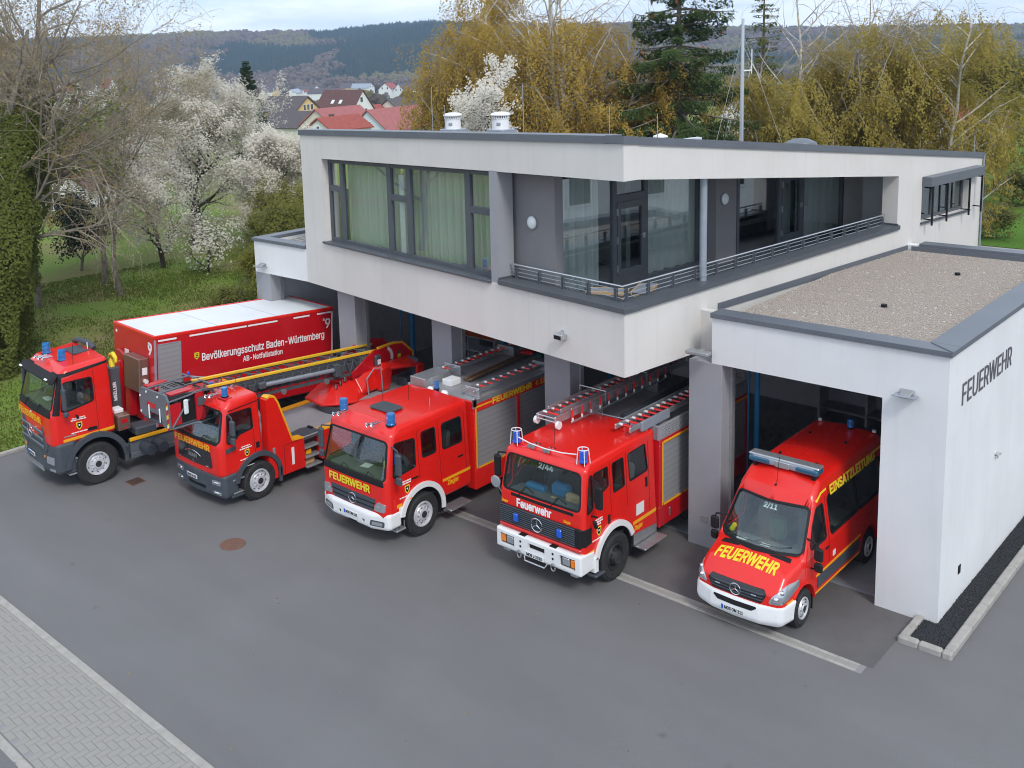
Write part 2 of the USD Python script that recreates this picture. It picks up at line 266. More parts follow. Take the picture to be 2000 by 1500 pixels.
def frustum_tubes(seg, n=6):
    """many tapered tubes at once: rows p0, p1, r0, r1"""
    s = np.asarray(seg, float); p0, p1, ra, rb = s[:, 0:3], s[:, 3:6], s[:, 6], s[:, 7]
    t = p1 - p0; t /= np.linalg.norm(t, axis=1, keepdims=True) + 1e-9
    a = np.cross(t, np.where(np.abs(t[:, 2:]) < .9, [0, 0, 1.], [1., 0, 0])); a /= np.linalg.norm(a, axis=1, keepdims=True) + 1e-9; b = np.cross(t, a)
    an = np.arange(n) * 2 * np.pi / n
    ring = np.cos(an)[None, :, None] * a[:, None] + np.sin(an)[None, :, None] * b[:, None]
    v = np.concatenate([p0[:, None] + ring * ra[:, None, None], p1[:, None] + ring * rb[:, None, None]], 1).reshape(-1, 3)
    k = np.arange(n); k2 = (k + 1) % n
    q = np.vstack([np.stack([k, k2, n + k2], 1), np.stack([k, n + k2, n + k], 1)])
    f = (q[None] + (np.arange(len(s)) * 2 * n)[:, None, None]).reshape(-1, 3)
    return trimesh.Trimesh(v, f, process=False)
def tube(pts, r, n=8, closed=False):
    p = np.array(pts, float); N = len(p)
    t = np.roll(p, -1, 0) - np.roll(p, 1, 0) if closed else np.gradient(p, axis=0)
    t /= np.linalg.norm(t, axis=1, keepdims=True) + 1e-12
    ref = np.array([0, 0, 1.]) if abs(t[:, 2]).mean() < .8 else np.array([1., 0, 0])
    a = np.cross(t, ref); a /= np.linalg.norm(a, axis=1, keepdims=True) + 1e-9; b = np.cross(t, a)
    an = np.arange(n) * 2 * np.pi / n; rr = np.broadcast_to(r, (N,))
    v = (p[:, None] + rr[:, None, None] * (np.cos(an)[None, :, None] * a[:, None] + np.sin(an)[None, :, None] * b[:, None])).reshape(-1, 3)
    f = []
    for i in range(N if closed else N - 1):
        j = (i + 1) % N
        for k in range(n):
            k2 = (k + 1) % n; f += [(i * n + k, i * n + k2, j * n + k2), (i * n + k, j * n + k2, j * n + k)]
    if not closed:
        f += [(0, k + 1, k) for k in range(1, n - 1)] + [((N - 1) * n, (N - 1) * n + k, (N - 1) * n + k + 1) for k in range(1, n - 1)]
    m = trimesh.Trimesh(v, f, process=False); m.invert(); return m
def lathe(prof, n=24, axis='z', at=(0, 0, 0)):
    """profile (radius, height) turned about an axis"""
    p = np.array(prof, float); an = np.arange(n) * 2 * np.pi / n
    v = np.stack([p[:, None, 0] * np.cos(an), p[:, None, 0] * np.sin(an), np.broadcast_to(p[:, None, 1], (len(p), n))], -1).reshape(-1, 3); f = []
    for i in range(len(p) - 1):
        for k in range(n):
            k2 = (k + 1) % n; f += [(i * n + k, i * n + k2, (i + 1) * n + k2), (i * n + k, (i + 1) * n + k2, (i + 1) * n + k)]
    m = trimesh.Trimesh(v, f, process=False); m.merge_vertices(); m.update_faces(m.nondegenerate_faces())
    if axis == 'x': m.vertices = m.vertices[:, [2, 0, 1]]
    elif axis == 'y': m.vertices = m.vertices[:, [1, 2, 0]]
    m.apply_translation(at); return m
def cyl(r, h, at=(0, 0, 0), axis='z', n=20):
    return lathe([(0, 0), (r, 0), (r, h), (0, h)], n, axis, at)
def text(s, height, width=None, bold=2, depth=0.004):
    m = meshkit.text_mesh(s, height, depth, bold)
    if width: m.apply_scale([width / (m.bounds[1][0] - m.bounds[0][0]), 1, 1])
    m.apply_translation([-(m.bounds[0][0] + m.bounds[1][0]) / 2, 0, 0]); return m
def face_front(m, at, tilt=0.0):
    """text laid in the xy plane, stood up to face -y, top leaning back by tilt degrees"""
    m = m.copy(); v = m.vertices; m.vertices = np.stack([v[:, 0], -v[:, 2], v[:, 1]], 1); m = rot(m, -tilt, (1, 0, 0)); return mv(m, at)
def face_right(m, at):
    m = m.copy(); v = m.vertices; m.vertices = np.stack([v[:, 2], v[:, 0], v[:, 1]], 1); return mv(m, at)

def conform(m, surf, d, lift=.004, edge=.035):
    """lays lettering onto a curved panel: each point slides along d until it meets the surface, then stands lift proud of it"""
    surf = tm(surf); d = np.array(d, float); d /= np.linalg.norm(d)
    base = m.vertices @ d; 
    v, f = trimesh.remesh.subdivide_to_size(m.vertices, m.faces, edge, max_iter=8)
    tri = surf.triangles; e1, e2 = tri[:, 1] - tri[:, 0], tri[:, 2] - tri[:, 0]; pv = np.cross(d, e2); det = (e1 * pv).sum(1); okd = np.abs(det) > 1e-12; tri, e1, e2, pv, det = tri[okd], e1[okd], e2[okd], pv[okd], det[okd]
    out = v.copy(); back = base.max()
    for i in range(0, len(v), 200):
        o = v[i:i + 200] - d * 5; tv = o[:, None] - tri[None, :, 0]; u = (tv * pv).sum(2) / det; q = np.cross(tv, e1[None]); w = (q @ d) / det; tt = (q * e2).sum(2) / det
        hit = (u >= -1e-6) & (w >= -1e-6) & (u + w <= 1 + 1e-6); tt = np.where(hit, tt, np.inf).min(1)
        good = np.isfinite(tt); o2 = o + d * np.where(good, tt, 5)[:, None]; dep = (v[i:i + 200] @ d) - back
        out[i:i + 200] = np.where(good[:, None], o2 + d * (dep * 1.0 - lift + .0)[:, None], v[i:i + 200])
    return trimesh.Trimesh(out, f, process=False)
# ---------------------------------------------------------------- ground
def struct(name, mesh, m, parent=None, kind='structure', label=None, smooth=False):
    return part(parent, name, mesh, m, label=label, smooth=smooth, kind=kind if parent is None else None)
def sheet(poly, z, seg=None):
    v, f = trimesh.creation.triangulate_polygon(poly, engine='earcut'); return trimesh.Trimesh(np.column_stack([v, np.full(len(v), z)]), f, process=False)
RNG = np.random.default_rng(7)
def ground_h(x, y):
    x = np.asarray(x, float); y = np.asarray(y, float)
    d = np.hypot(x + 5, y - 5); s = lambda a, b: np.clip((d - a) / (b - a), 0, 1) ** 2 * (3 - 2 * np.clip((d - a) / (b - a), 0, 1))
    return -7.0 * s(75, 230) - 17.0 * s(230, 720)
HEAD = lambda x, y: np.degrees(np.arctan2(x - EYE[0], y - EYE[1]))
def hill_h(x, y):
    d = np.hypot(x - EYE[0], y - EYE[1]); h = HEAD(x, y)
    crest = np.interp(h, [-80, -62, -57, -50, -44, -38, -33, -28, -15, 0], [48, 50, 52, 47, 60, 47, 42, 30, 15, 10])
    near = np.interp(h, [-80, -54, -50, -44, -38, -30, 0], [0, 0, 10, 26, 20, 6, 0]) * np.exp(-((d - 1330) / 170) ** 2)
    p = np.stack([x * .004, y * .004, 0 * x], -1)
    t = np.clip((d - 980) / 800, 0, 1); t = t * t * (3 - 2 * t)
    return -24 + (crest + 24) * t + near + (meshkit.fbm(p, 4, 3) - .5) * 26 * np.clip((d - 1000) / 300, 0, 1) * (1 - .75 * np.clip((d - 1500) / 300, 0, 1))
rr = np.concatenate([[0, 20, 40, 60], np.geomspace(75, 1020, 30)]); aa = np.linspace(0, 2 * np.pi, 97)
gx = -5 + rr[:, None] * np.cos(aa); gy = 5 + rr[:, None] * np.sin(aa); gz = ground_h(gx, gy) - .06
gv = np.stack([gx, gy, gz], -1).reshape(-1, 3); nA = len(aa); gf = []
for i in range(len(rr) - 1):
    for k in range(nA - 1): a = i * nA + k; gf += [(a, a + nA, a + nA + 1), (a, a + nA + 1, a + 1)]
struct('ground', trimesh.Trimesh(gv, gf, process=False), 'meadow', smooth=True)
# the asphalt yard, cut out round the building, the gravel bed and the lawn
yard = Polygon([(-21.45, -60), (60, -60), (60, 31.9), (.5, 31.9), (.5, 14.2), (.02, 14.2), (.02, .30), (-19.82, .30), (-19.82, 1.6), (-21.45, 1.6)])
bed = Polygon([(-.36, -.80), (.50, -.80), (.50, 31.8), (.0, 31.8), (.0, 0), (-.36, 0)])
struct('asphalt_yard', sheet(yard.difference(bed), 0.0), 'asphalt')
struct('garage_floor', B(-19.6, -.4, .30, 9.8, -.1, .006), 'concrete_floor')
# pavement of herringbone blocks with a flush border along the yard
pave = struct('pavement', B(-60, 22, -12.44, -10.80, -.1, .006), 'concrete_floor')
U = 0.121; allp = []
for i in range(-140, 180):
    for j in range(0, 15):
        x, y, t = -5 + i * U, -12.44 + j * U, (i - j) % 4
        if t == 0: r = (x, x + 2 * U, y, y + U)
        elif t == 3: r = (x, x + U, y, y + 2 * U)
        else: continue
        r = (r[0], r[1], max(r[2], -12.44), min(r[3], -10.80))
        if r[3] - r[2] < .04: continue
        allp.append(r)
def seen(r):
    d = np.array([(r[0] + r[1]) / 2, (r[2] + r[3]) / 2, 0]) - EYE; z = d @ fw
    return 850.95 + 1968.4 * (d @ rt) / z, 431.16 - 1968.4 * (d @ up) / z, z
def brick_mesh(r, g=.0035):
    h = .018 + RNG.uniform(-.0012, .0012); return cb(r[0] + g, r[1] - g, r[2] + g, r[3] - g, 0, h, .005)
near_, rest_ = [], []
for r in allp:
    u, v, z = seen(r)
    (near_ if (-40 < u < 2040 and v < 1540) else rest_).append((z, r))
near_.sort(key=lambda q: q[0])
for z, r in near_[:300]: part(pave, 'paver', brick_mesh(r), 'paver_grey', smooth=False)
more = near_[300:] + [q for q in rest_ if -30 < q[1][0] < 5]
part(pave, 'paver_field', [brick_mesh(r) for z, r in more], 'paver_grey', kind='stuff', smooth=False)
for k in range(-16, 24):
    part(pave, 'border_stone', cb(-5 + k * .9 - .448, -5 + k * .9 + .448, -10.80, -10.655, -.1, .022, .006), 'kerb_stone', smooth=False)
    part(pave, 'kerb_stone', cb(-5 + k * .9 - .448, -5 + k * .9 + .448, -12.60, -12.445, -.1, .030, .03), 'kerb_stone', smooth=False)
# band of setts in front of the gates
band = struct('sett_band', B(-14.5, -.47, -2.25, -1.98, -.05, .003), 'concrete_floor')
k = 0; x = -12.4
while x < -.6:
    w = RNG.uniform(.155, .185); x2 = min(x + w, -.475)
    for y0, y1 in ((-2.245, -2.17), (-2.165, -2.065), (-2.06, -1.985)):
        part(band, 'sett', cb(x + .003, x2 - .003, y0, y1, -.02, .009 + RNG.uniform(-.001, .001), .003), 'kerb_stone' if y0 != -2.165 else 'alu_dull', smooth=False) if y0 != -2.165 else None
    part(band, 'middle_sett', cb(x + .003, x2 - .003, -2.165, -2.065, -.02, .007, .003), 'paver_grey', smooth=False)
    x = x2
# kerb and gravel bed along the right wall, kerb of the lawn on the left
kb = struct('kerb', cb(.36, .52, -.78, .2, -.1, .12, .03), 'kerb_stone')
for k in range(1, 35): part(kb, 'kerb_stone', cb(.36, .52, .204 + (k - 1) * .9, .2 + k * .9, -.1, .12 + RNG.uniform(-.003, .003), .03), 'kerb_stone', smooth=False)
part(kb, 'kerb_stone', cb(-.02, .355, -.93, -.784, -.1, .118, .03), 'kerb_stone', smooth=False); part(kb, 'kerb_stone', cb(-.36, -.024, -.93, -.784, -.1, .12, .03), 'kerb_stone', smooth=False)
part(kb, 'kerb_stone', cb(.36, .52, -.93, -.784, -.1, .121, .03), 'kerb_stone', smooth=False)
part(kb, 'kerb_stone', cb(-.36, -.22, -.78, -.40, -.1, .12, .03), 'kerb_stone', smooth=False); part(kb, 'kerb_stone', cb(-.36, -.22, -.396, -.004, -.1, .119, .03), 'kerb_stone', smooth=False)
struct('gravel_bed', sheet(Polygon([(-.22, -.78), (.36, -.78), (.36, 31.8), (0, 31.8), (0, 0), (-.22, 0)]), .045), 'basalt_bed')
OCT = trimesh.creation.icosahedron(); 
def pebbles(n, sampler, s0, s1, flat=.6):
    p = sampler(n); n = len(p); sc = RNG.uniform(s0, s1, (n, 1, 3)) * np.array([1, 1, flat])
    base = OCT.vertices[None] * sc; a = RNG.uniform(0, 2 * np.pi, n); ca, sa = np.cos(a)[:, None], np.sin(a)[:, None]
    tl = RNG.normal(0, .35, (n, 1)); X = base[..., 0] * ca - base[..., 1] * sa; Y = base[..., 0] * sa + base[..., 1] * ca; Z = base[..., 2] + X * tl
    v = np.stack([X, Y, Z], -1) + p[:, None]
    f = OCT.faces[None] + (np.arange(n) * len(OCT.vertices))[:, None, None]
    return trimesh.Trimesh(v.reshape(-1, 3), f.reshape(-1, 3), process=False)
def bed_pts(n):
    a = np.column_stack([RNG.uniform(0.01, .35, n), RNG.uniform(-.77, 9, n) ** 1.0, RNG.uniform(.045, .06, n)]); b = np.column_stack([RNG.uniform(-.21, .02, n // 14), RNG.uniform(-.77, -.02, n // 14), RNG.uniform(.045, .06, n // 14)]); return np.vstack([a, b])
struct('basalt_gravel', pebbles(9000, bed_pts, .012, .028), 'basalt_chips', kind='stuff')
lk = struct('lawn_kerb', cb(-21.58, -21.45, -40, -39.1, -.1, .09, .02), 'kerb_stone')
for k in range(46): part(lk, 'kerb_stone', cb(-21.58, -21.45, -39.096 + k * .9, -38.2 + k * .9, -.1, .09 + RNG.uniform(-.003, .003), .02), 'kerb_stone', smooth=False)
struct('lawn', sheet(Polygon([(-75, -40), (-21.58, -40), (-21.58, 3), (-19.9, 3), (-19.9, 45), (-75, 60)]), .03), 'meadow')
struct('field', sheet(Polygon([(-30, 36.8), (6, 36.8), (10, 90), (-40, 90)]), .02), 'field_green')
struct('footpath', B(-30, 60, 32.0, 36.6, -.1, .03), 'path_slab')
struct('gate_apron', sheet(Polygon([(-14, -1.977), (-.38, -1.977), (-.38, -.002), (-1.1, -.002), (-1.1, .284), (-19.2, .284), (-19.2, -1.977)]), .0045), 'asphalt_apron')
mh = thing('manhole_cover', 'round rusty iron manhole cover in the open asphalt left of centre', 'manhole cover', (-12.34, -6.36, 0))
part(mh, 'frame_ring', lathe([(.245, -.02), (.245, .006), (.285, .006), (.285, -.02)], 28), 'rust_iron'); part(mh, 'cover_plate', cyl(.243, .025, (0, 0, -.02), n=28), 'rust_iron')
part(mh, 'rib', [cyl(.02, .006, (r * math.cos(a), r * math.sin(a), .005), n=6) for r in (.07, .14, .2) for a in np.arange(0, 6.28, .08 / r)], 'rust_iron')
dg = thing('drain_grate', 'small dark iron drain grate beside the front wheel of the hooklift truck', 'drain grate', (-17.05, -6.0, 0))
part(dg, 'frame', B(-.2, .2, -.2, .2, -.02, .005), 'rust_iron'); part(dg, 'bar', [B(-.17 + i * .07, -.14 + i * .07, -.17, .17, .004, .010) for i in range(5)], 'black')

# ---------------------------------------------------------------- fire station
C1, C2, C3 = np.array([-5.288, -1.85]), np.array([-17.263, 0.0]), np.array([-3.552, 14.088])
def frame(A, Bp):
    e = (Bp - A) / np.linalg.norm(Bp - A); M = np.eye(4); M[:2, 0] = e; M[:2, 1] = (-e[1], e[0]); M[:2, 3] = A; return M
MF, MR = frame(C2, C1), frame(C1, C3)
def at(M, m):
    m = tm(m).copy(); m.apply_transform(M); return m
LF, LR = 12.117, 16.03
st = thing('fire_station', 'modern two-storey fire station in cream and white render with slanted grey-edged roof', 'fire station', (0, 0, 0))
H, G = 4.95, 4.0
PX = [-19.79, -15.98, -12.32, -8.70, -4.95]; PW = [.70, .71, .68, .73, .73]
for x, w in zip(PX, PW): part(st, 'pillar', cb(x, x + w, .0, .42, 0, G, .006), 'grey_render', smooth=False)
part(st, 'gate_wall', B(-1.09, 0, 0, .35, 0, H), 'white_render', 'white wing wall right of the gates'); part(st, 'gate_lintel', B(-4.44, -1.0895, .002, .35, G, H), 'white_render', 'white lintel over the rightmost gate')
part(st, 'gate_lintel', [B(-19.79, -5.3, .003, .35, G, H)], 'white_render', 'white band over the left gates')
part(st, 'right_wall', B(-.35, -.002, .353, 9.9, 0, H), 'white_render', 'long white side wall with lettering')
part(st, 'left_wall', B(-19.788, -19.45, .36, 13.6, 0, H), 'white_render')
part(st, 'rear_wall', [B(-19.4, -3.95, 13.3, 13.6, 0, H - .2), B(-4.3, -.36, 9.62, 9.9, 0, H)], 'white_render')
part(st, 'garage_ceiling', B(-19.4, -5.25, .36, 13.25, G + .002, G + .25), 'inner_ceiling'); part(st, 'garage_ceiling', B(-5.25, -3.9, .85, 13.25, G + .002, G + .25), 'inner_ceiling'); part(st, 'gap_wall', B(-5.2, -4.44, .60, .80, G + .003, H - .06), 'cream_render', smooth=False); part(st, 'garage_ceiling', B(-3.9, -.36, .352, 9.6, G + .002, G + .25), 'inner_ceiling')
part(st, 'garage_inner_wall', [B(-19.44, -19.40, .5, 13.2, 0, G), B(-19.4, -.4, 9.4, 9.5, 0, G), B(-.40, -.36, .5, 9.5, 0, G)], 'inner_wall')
for x, w in zip(PX, PW): part(st, 'gate_rail', [B(x + w + .003, x + w + .06, .34, .46, 0, G - .01)], 'alu_dull', smooth=False)
part(st, 'gate_threshold', B(-19.4, -1.1, .285, .36, 0, .012), 'zinc')
for x, w in zip(PX, PW):
    pass
part(st, 'wall_plate', B(-4.64, -4.5, -.012, .0, .56, .68), 'alu_dull')
# low roofs with parapet capping and pebbles
def capping(M, L, z, w=.45, h=.10, out=.05, s0=0.0): return at(M, cb(s0, L, -out, w, z, z + h, .006))
I4 = np.eye(4)
part(st, 'parapet_cap', [cb(-4.46, .05, -.05, .40, H, H + .10, .006)], 'slate_metal', smooth=False)
part(st, 'parapet_cap', [cb(-.46, .05, .402, 10.0, H, H + .101, .006)], 'slate_metal', smooth=False)
part(st, 'parapet_cap', [cb(-3.72, -.462, 9.58, 10.0, H - .06, H + .06, .006)], 'slate_metal', smooth=False)
part(st, 'parapet_cap', [cb(-19.84, -17.30, -.05, .34, H + .01, H + .11, .006)], 'slate_metal', smooth=False)
part(st, 'parapet_cap', [cb(-19.84, -19.44, .342, 13.6, H + .01, H + .109, .006)], 'slate_metal', smooth=False)
part(st, 'cap_seam', [rot(B(-.02, .58, -.012, .012, H + .10, H + .118), 140, at=(0, 0, 0)).apply_translation((.03, -.03, 0))], 'slate_metal')
part(st, 'roof_upstand', [B(-.50, -.462, .45, 9.58, H - .2, H + .02), B(-4.46, -.5, .402, .44, H - .2, H + .02), B(-3.9, -.5, 9.54, 9.578, H - .2, H - .02)], 'slate_metal')
part(st, 'low_roof', B(-4.44, -.46, .36, 9.6, H - .3, H - .14), 'roof_pebble_bed'); part(st, 'low_roof', B(-19.44, -16.9, .36, 13.2, H - .3, H - .10), 'roof_pebble_bed')
def roof_pts(n):
    x = RNG.uniform(-4.42, -.52, n); y = RNG.uniform(.46, 9.5, n); lim = C1[0] + (y - C1[1]) * (C3[0] - C1[0]) / (C3[1] - C1[1]); ok = (x > lim + .04) & (x > -4.42)
    return np.column_stack([x, y, np.full(n, H - .135)])[ok]
part(st, 'roof_pebble', pebbles(38000, roof_pts, .010, .030), 'roof_pebbles', kind='stuff', smooth=False)
part(st, 'roof_pebble', pebbles(1800, lambda n: np.column_stack([RNG.uniform(-19.4, -17.3, n), RNG.uniform(.4, 4, n), np.full(n, H - .095)]), .012, .028), 'roof_pebbles', kind='stuff', smooth=False)
part(st, 'wall_foot_strip', at(MR, B(3.05, 11.7, -.03, -.003, H - .16, H - .02)), 'slate_metal')
for q in ((-2.04, 7.14), (-2.28, 3.24)): part(st, 'roof_outlet', cyl(.06, .06, (q[0], q[1], H - .13)), 'black')
# upper storey shell: front face F (s along, z up), right face R
zt = lambda sF, sR=0: 8.70 - .0256 * (LF - sF) - .1056 * sR
TH = .42
zc = lambda s: zt(s) - .15                         # foot of the roof edge
pF = Polygon([(0, G), (LF, G), (LF, zc(LF)), (0, zc(0))])
win = Polygon([(1.10, 5.30), (8.20, 5.30), (8.20, 7.775), (1.10, 7.632)])
opF = Polygon([(8.199, 5.30), (LF + 1, 5.30), (LF + 1, 7.845), (LF, 7.838), (8.199, 7.775)])
part(st, 'front_facade', at(MF, poly3(pF.difference(win).difference(opF), 0, TH, 'y')), 'cream_render', 'cream front wall of the upper storey', smooth=False)
zs = lambda s: 7.875 - .0955 * s
zr = lambda s: 8.55 - .1056 * s + .0
pR = Polygon([(TH, G), (LR, G), (LR, zr(LR)), (TH, zr(TH))])
opR = Polygon([(0, 5.28), (10.95, 5.43), (10.95, zs(10.95)), (0, zs(0))]); w2 = Polygon([(12.28, 5.45), (15.2, 5.45), (15.2, 6.62), (12.28, 6.62)])
part(st, 'side_facade', at(MR, poly3(pR.difference(opR).difference(w2), .002, TH, 'y')), 'cream_render', 'cream right wall of the upper storey', smooth=False)
part(st, 'pier', at(MF, B(8.20, 8.46, -.0, .45, 5.30, 7.79)), 'grey_render', smooth=False)
MB = MR.copy(); MB[:2, 3] = C3
part(st, 'upper_rear_wall', [at(MR, B(LR - .3, LR, TH + .01, 12.0, G, 6.85)), at(MF, B(.004, .35, TH + .01, 16.0, G, 6.6))], 'cream_render')
cF = Polygon([(-.04, zc(-.04)), (LF - .40, zc(LF - .40)), (LF - .40, zt(LF - .40)), (-.04, zt(0))])
part(st, 'roof_edge', at(MF, poly3(cF, -.04, .40, 'y')), 'slate_metal', smooth=False)
cR = Polygon([(-.04, zr(-.04)), (LR + .04, zr(LR)), (LR + .04, zt(LF, LR)), (-.04, zt(LF, -.04))])
part(st, 'roof_edge', at(MR, poly3(cR, -.04, .40, 'y')), 'slate_metal', smooth=False)
cL = Polygon([(.40, zc(0) - .1056 * .4), (LR, zc(0) - .1056 * LR), (LR, zt(0, LR)), (.40, zt(0, .4))])
part(st, 'roof_edge', at(MF, mv(at(np.array([[0, 1, 0, 0], [1, 0, 0, 0], [0, 0, 1, 0], [0, 0, 0, 1.]]), poly3(cL, -.04, .40, 'y')), (0, 0, 0))), 'slate_metal', smooth=False)
rv = []
for sF, sR in ((.3, .3), (LF - .3, .3), (LF - .3, LR - .2), (.3, LR - .2)):
    q = C1 + MR[:2, 0] * sR + MF[:2, 0] * (sF - LF); rv.append((q[0], q[1], zt(sF, sR) - .10))
part(st, 'main_roof', tm(m3.Manifold.hull_points(np.array(rv + [(a, b, c - .12) for a, b, c in rv]))), 'anthracite', smooth=False)
sv = [(*(C2 + MF[:2, 0] * a + MF[:2, 1] * b), z) for a, b in ((TH, TH), (LF - .05, TH), (LF - .05, 15.5), (TH, 15.5)) for z in (G + .004, G + .30)]
sof = tm(m3.Manifold.hull_points(np.array([(*(C2 + MF[:2, 0] * a + MF[:2, 1] * b), z) for a, b in ((.1, TH - .02), (LF - .1, TH - .02), (LF - .3, 3.6), (.1, 1.6)) for z in (G + .02, G + .20)])))
part(st, 'overhang_soffit', sof, 'grey_render', smooth=False)
# ribbon window in the front
wd = part(st, 'ribbon_window', at(MF, [B(1.10, 8.199, .20, .29, 5.33, 5.43), B(1.10, 1.19, .20, .29, 5.43, 7.64), B(8.10, 8.199, .20, .29, 5.43, 7.78)] + [B(a, b, .19, .285, 5.43, 7.78) for a, b in ((1.70, 1.87), (3.94, 4.12), (4.79, 4.96), (7.10, 7.29))] +
    [B(a, b, .195, .288, 6.73, 6.89) for a, b in ((1.19, 1.70), (4.12, 4.79), (7.29, 8.10))] + [at(I4, poly3(Polygon([(1.1, 7.50), (8.199, 7.64), (8.199, 7.80), (1.1, 7.66)]), .197, .287, 'y'))]), 'anthracite', 'long dark-framed ribbon window', smooth=False)
for a, b, c, d in ((1.19, 1.70, 5.43, 6.73), (1.19, 1.70, 6.89, 7.55), (1.87, 3.94, 5.43, 7.57), (4.12, 4.79, 5.43, 6.73), (4.12, 4.79, 6.89, 7.6), (4.96, 7.10, 5.43, 7.64), (7.29, 8.10, 5.43, 6.73), (7.29, 8.10, 6.89, 7.68)):
    part(wd, 'pane', at(MF, B(a, b, .24, .25, c, d)), 'pane_green', smooth=False)
part(wd, 'sill', at(MF, [cb(1.04, 8.20, -.07, .21, 5.27, 5.325, .006)]), 'anthracite', smooth=False)
# balcony: parapet cap, floor, recess walls, glazed doors
part(st, 'balcony_cap', at(MF, cb(8.46, LF + .05, -.05, .43, 5.28, 5.39, .006)), 'anthracite', smooth=False)
pcr = Polygon([(.431, 5.285), (11.02, 5.43), (11.02, 5.54), (.431, 5.392)])
part(st, 'balcony_cap', at(MR, poly3(pcr, -.052, .43, 'y')), 'anthracite', smooth=False)
part(st, 'cap_seam', at(MR, rot(B(-.02, .58, -.008, .008, 5.39, 5.40), 45)), 'slate_metal')
part(st, 'cap_upstand', [at(MF, B(8.461, 8.50, -.03, .55, 5.39, 5.43)), at(MR, B(10.91, 10.949, -.03, .44, 5.54, 5.585))], 'anthracite', smooth=False)
part(st, 'balcony_floor', [at(MR, B(.44, 13.3, .44, 2.62, 4.85, 4.98))], 'anthracite', smooth=False)
part(st, 'balcony_inner_wall', [at(MF, B(8.47, LF - .44, .432, .47, 4.9, 5.29)), at(MR, B(.45, 10.94, .432, .47, 4.9, 5.28))], 'dark_render', smooth=False)
part(st, 'recess_wall', at(MF, B(8.30, LF - 2.45, .56, .80, 4.9, 7.75)), 'dark_render', smooth=False); part(st, 'recess_wall', at(MR, B(6.0, 6.86, 2.10, 2.75, 4.9, 7.25)), 'dark_render', smooth=False)
part(st, 'recess_wall', at(MR, B(12.05, 13.25, 2.12, 2.4, 4.9, 6.7)), 'cream_render', smooth=False); part(st, 'recess_end_wall', at(MR, B(13.22, 13.5, .43, 2.3, 4.9, 6.7)), 'white_render', smooth=False)
soffR = Polygon([(.3, zs(.3) + .06), (13.4, zs(13.4) + .06), (13.4, zs(13.4) + .20), (.3, zs(.3) + .20)])
part(st, 'balcony_ceiling', at(MR, poly3(soffR, .425, 3.2, 'y')), 'white_render', smooth=False)
part(st, 'balcony_ceiling', at(MF, poly3(Polygon([(8.3, 7.84), (LF - .5, 7.90), (LF - .5, 8.05), (8.3, 7.98)]), .425, .9, 'y')), 'white_render', smooth=False)
def rail(M, a, b, za, zb, posts, name):
    r = part(st, name, at(M, tube([(a, .33, za), (b, .33, zb)], .021, 8)), 'steel')
    sl = lambda s: za + (zb - za) * (s - a) / (b - a)
    for k in (.075, .16, .245): part(r, 'rail_bar', at(M, tube([(a, .33, za - k), (b, .33, zb - k)], .008, 6)), 'zinc')
    for s in posts:
        p = part(r, 'rail_post', at(M, [cb(s - .035, s - .012, .30, .36, sl(s) - .34, sl(s) - .05, .004), cb(s + .012, s + .035, .30, .36, sl(s) - .34, sl(s) - .05, .004), tube([(s, .33, sl(s) - .08), (s, .33, sl(s) - .01)], .008, 6)]), 'anthracite')
rail(MF, 8.50, LF - .33, 5.70, 5.71, [8.68, 9.41, 10.12, 10.86, 11.6], 'balcony_railing')
rail(MR, .33, 10.90, 5.71, 5.79, [.45, 1.14, 1.94, 2.68, 3.45, 4.17, 4.88, 5.63, 6.28, 6.94, 7.59, 8.23, 8.85, 9.48, 10.06, 10.8], 'balcony_railing')
part(st, 'round_post', at(MR, [cyl(.075, 2.25, (2.83, .22, 5.42), n=20), cyl(.085, .05, (2.83, .22, 5.52), n=20)]), 'zinc', 'slim round steel post at the balcony')
def glazing(o, s0, s1, doors, panels, ztop):
    fr = [B(s0, s1, o - .04, o + .05, 4.98, 5.06)] + [B(s, s + .10, o - .045, o + .05, 5.06, ztop) for s in (s0, s1 - .1)]
    g = part(st, 'glass_front', at(MR, fr), 'anthracite', smooth=False)
    for a, b in panels: part(g, 'pane', at(MR, B(a, b, o, o + .01, 5.06, ztop)), 'pane_green', smooth=False)
    for a, b in doors:
        d = part(st, 'balcony_door', at(MR, [B(a, a + .12, o - .05, o + .05, 5.06, ztop - .02), B(b - .12, b, o - .05, o + .05, 5.06, ztop - .02), B(a + .12, b - .12, o - .048, o + .05, 6.90, 7.06), B(a + .12, b - .12, o - .046, o + .05, 5.06, 5.2),
            B(a + .122, a + .24, o - .07, o + .03, 5.2, 6.9), B(b - .24, b - .122, o - .07, o + .03, 5.2, 6.9), B(a + .24, b - .24, o - .069, o + .03, 6.74, 6.898), B(a + .24, b - .24, o - .069, o + .03, 5.2, 5.34)]), 'anthracite', smooth=False)
        part(d, 'pane', at(MR, [B(a + .24, b - .24, o - .03, o - .02, 5.34, 6.74), B(a + .12, b - .12, o, o + .01, 7.06, ztop - .02)]), 'pane_dark', smooth=False)
        part(d, 'hinge', at(MR, [B(a + .105, a + .125, o - .085, o - .05, z, z + .16) for z in (5.3, 5.95, 6.6)]), 'steel')
        part(d, 'handle', at(MR, [B(b - .22, b - .16, o - .10, o - .07, 5.98, 6.10), B(b - .30, b - .16, o - .115, o - .10, 6.06, 6.08)]), 'steel')
glazing(2.50, .83, 6.0, [(2.60, 3.82)], [(.9, 2.6), (3.82, 5.9)], 7.6)
glazing(2.12, 6.86, 12.06, [(8.75, 9.97)], [(6.96, 8.75), (9.97, 11.96)], 7.15)
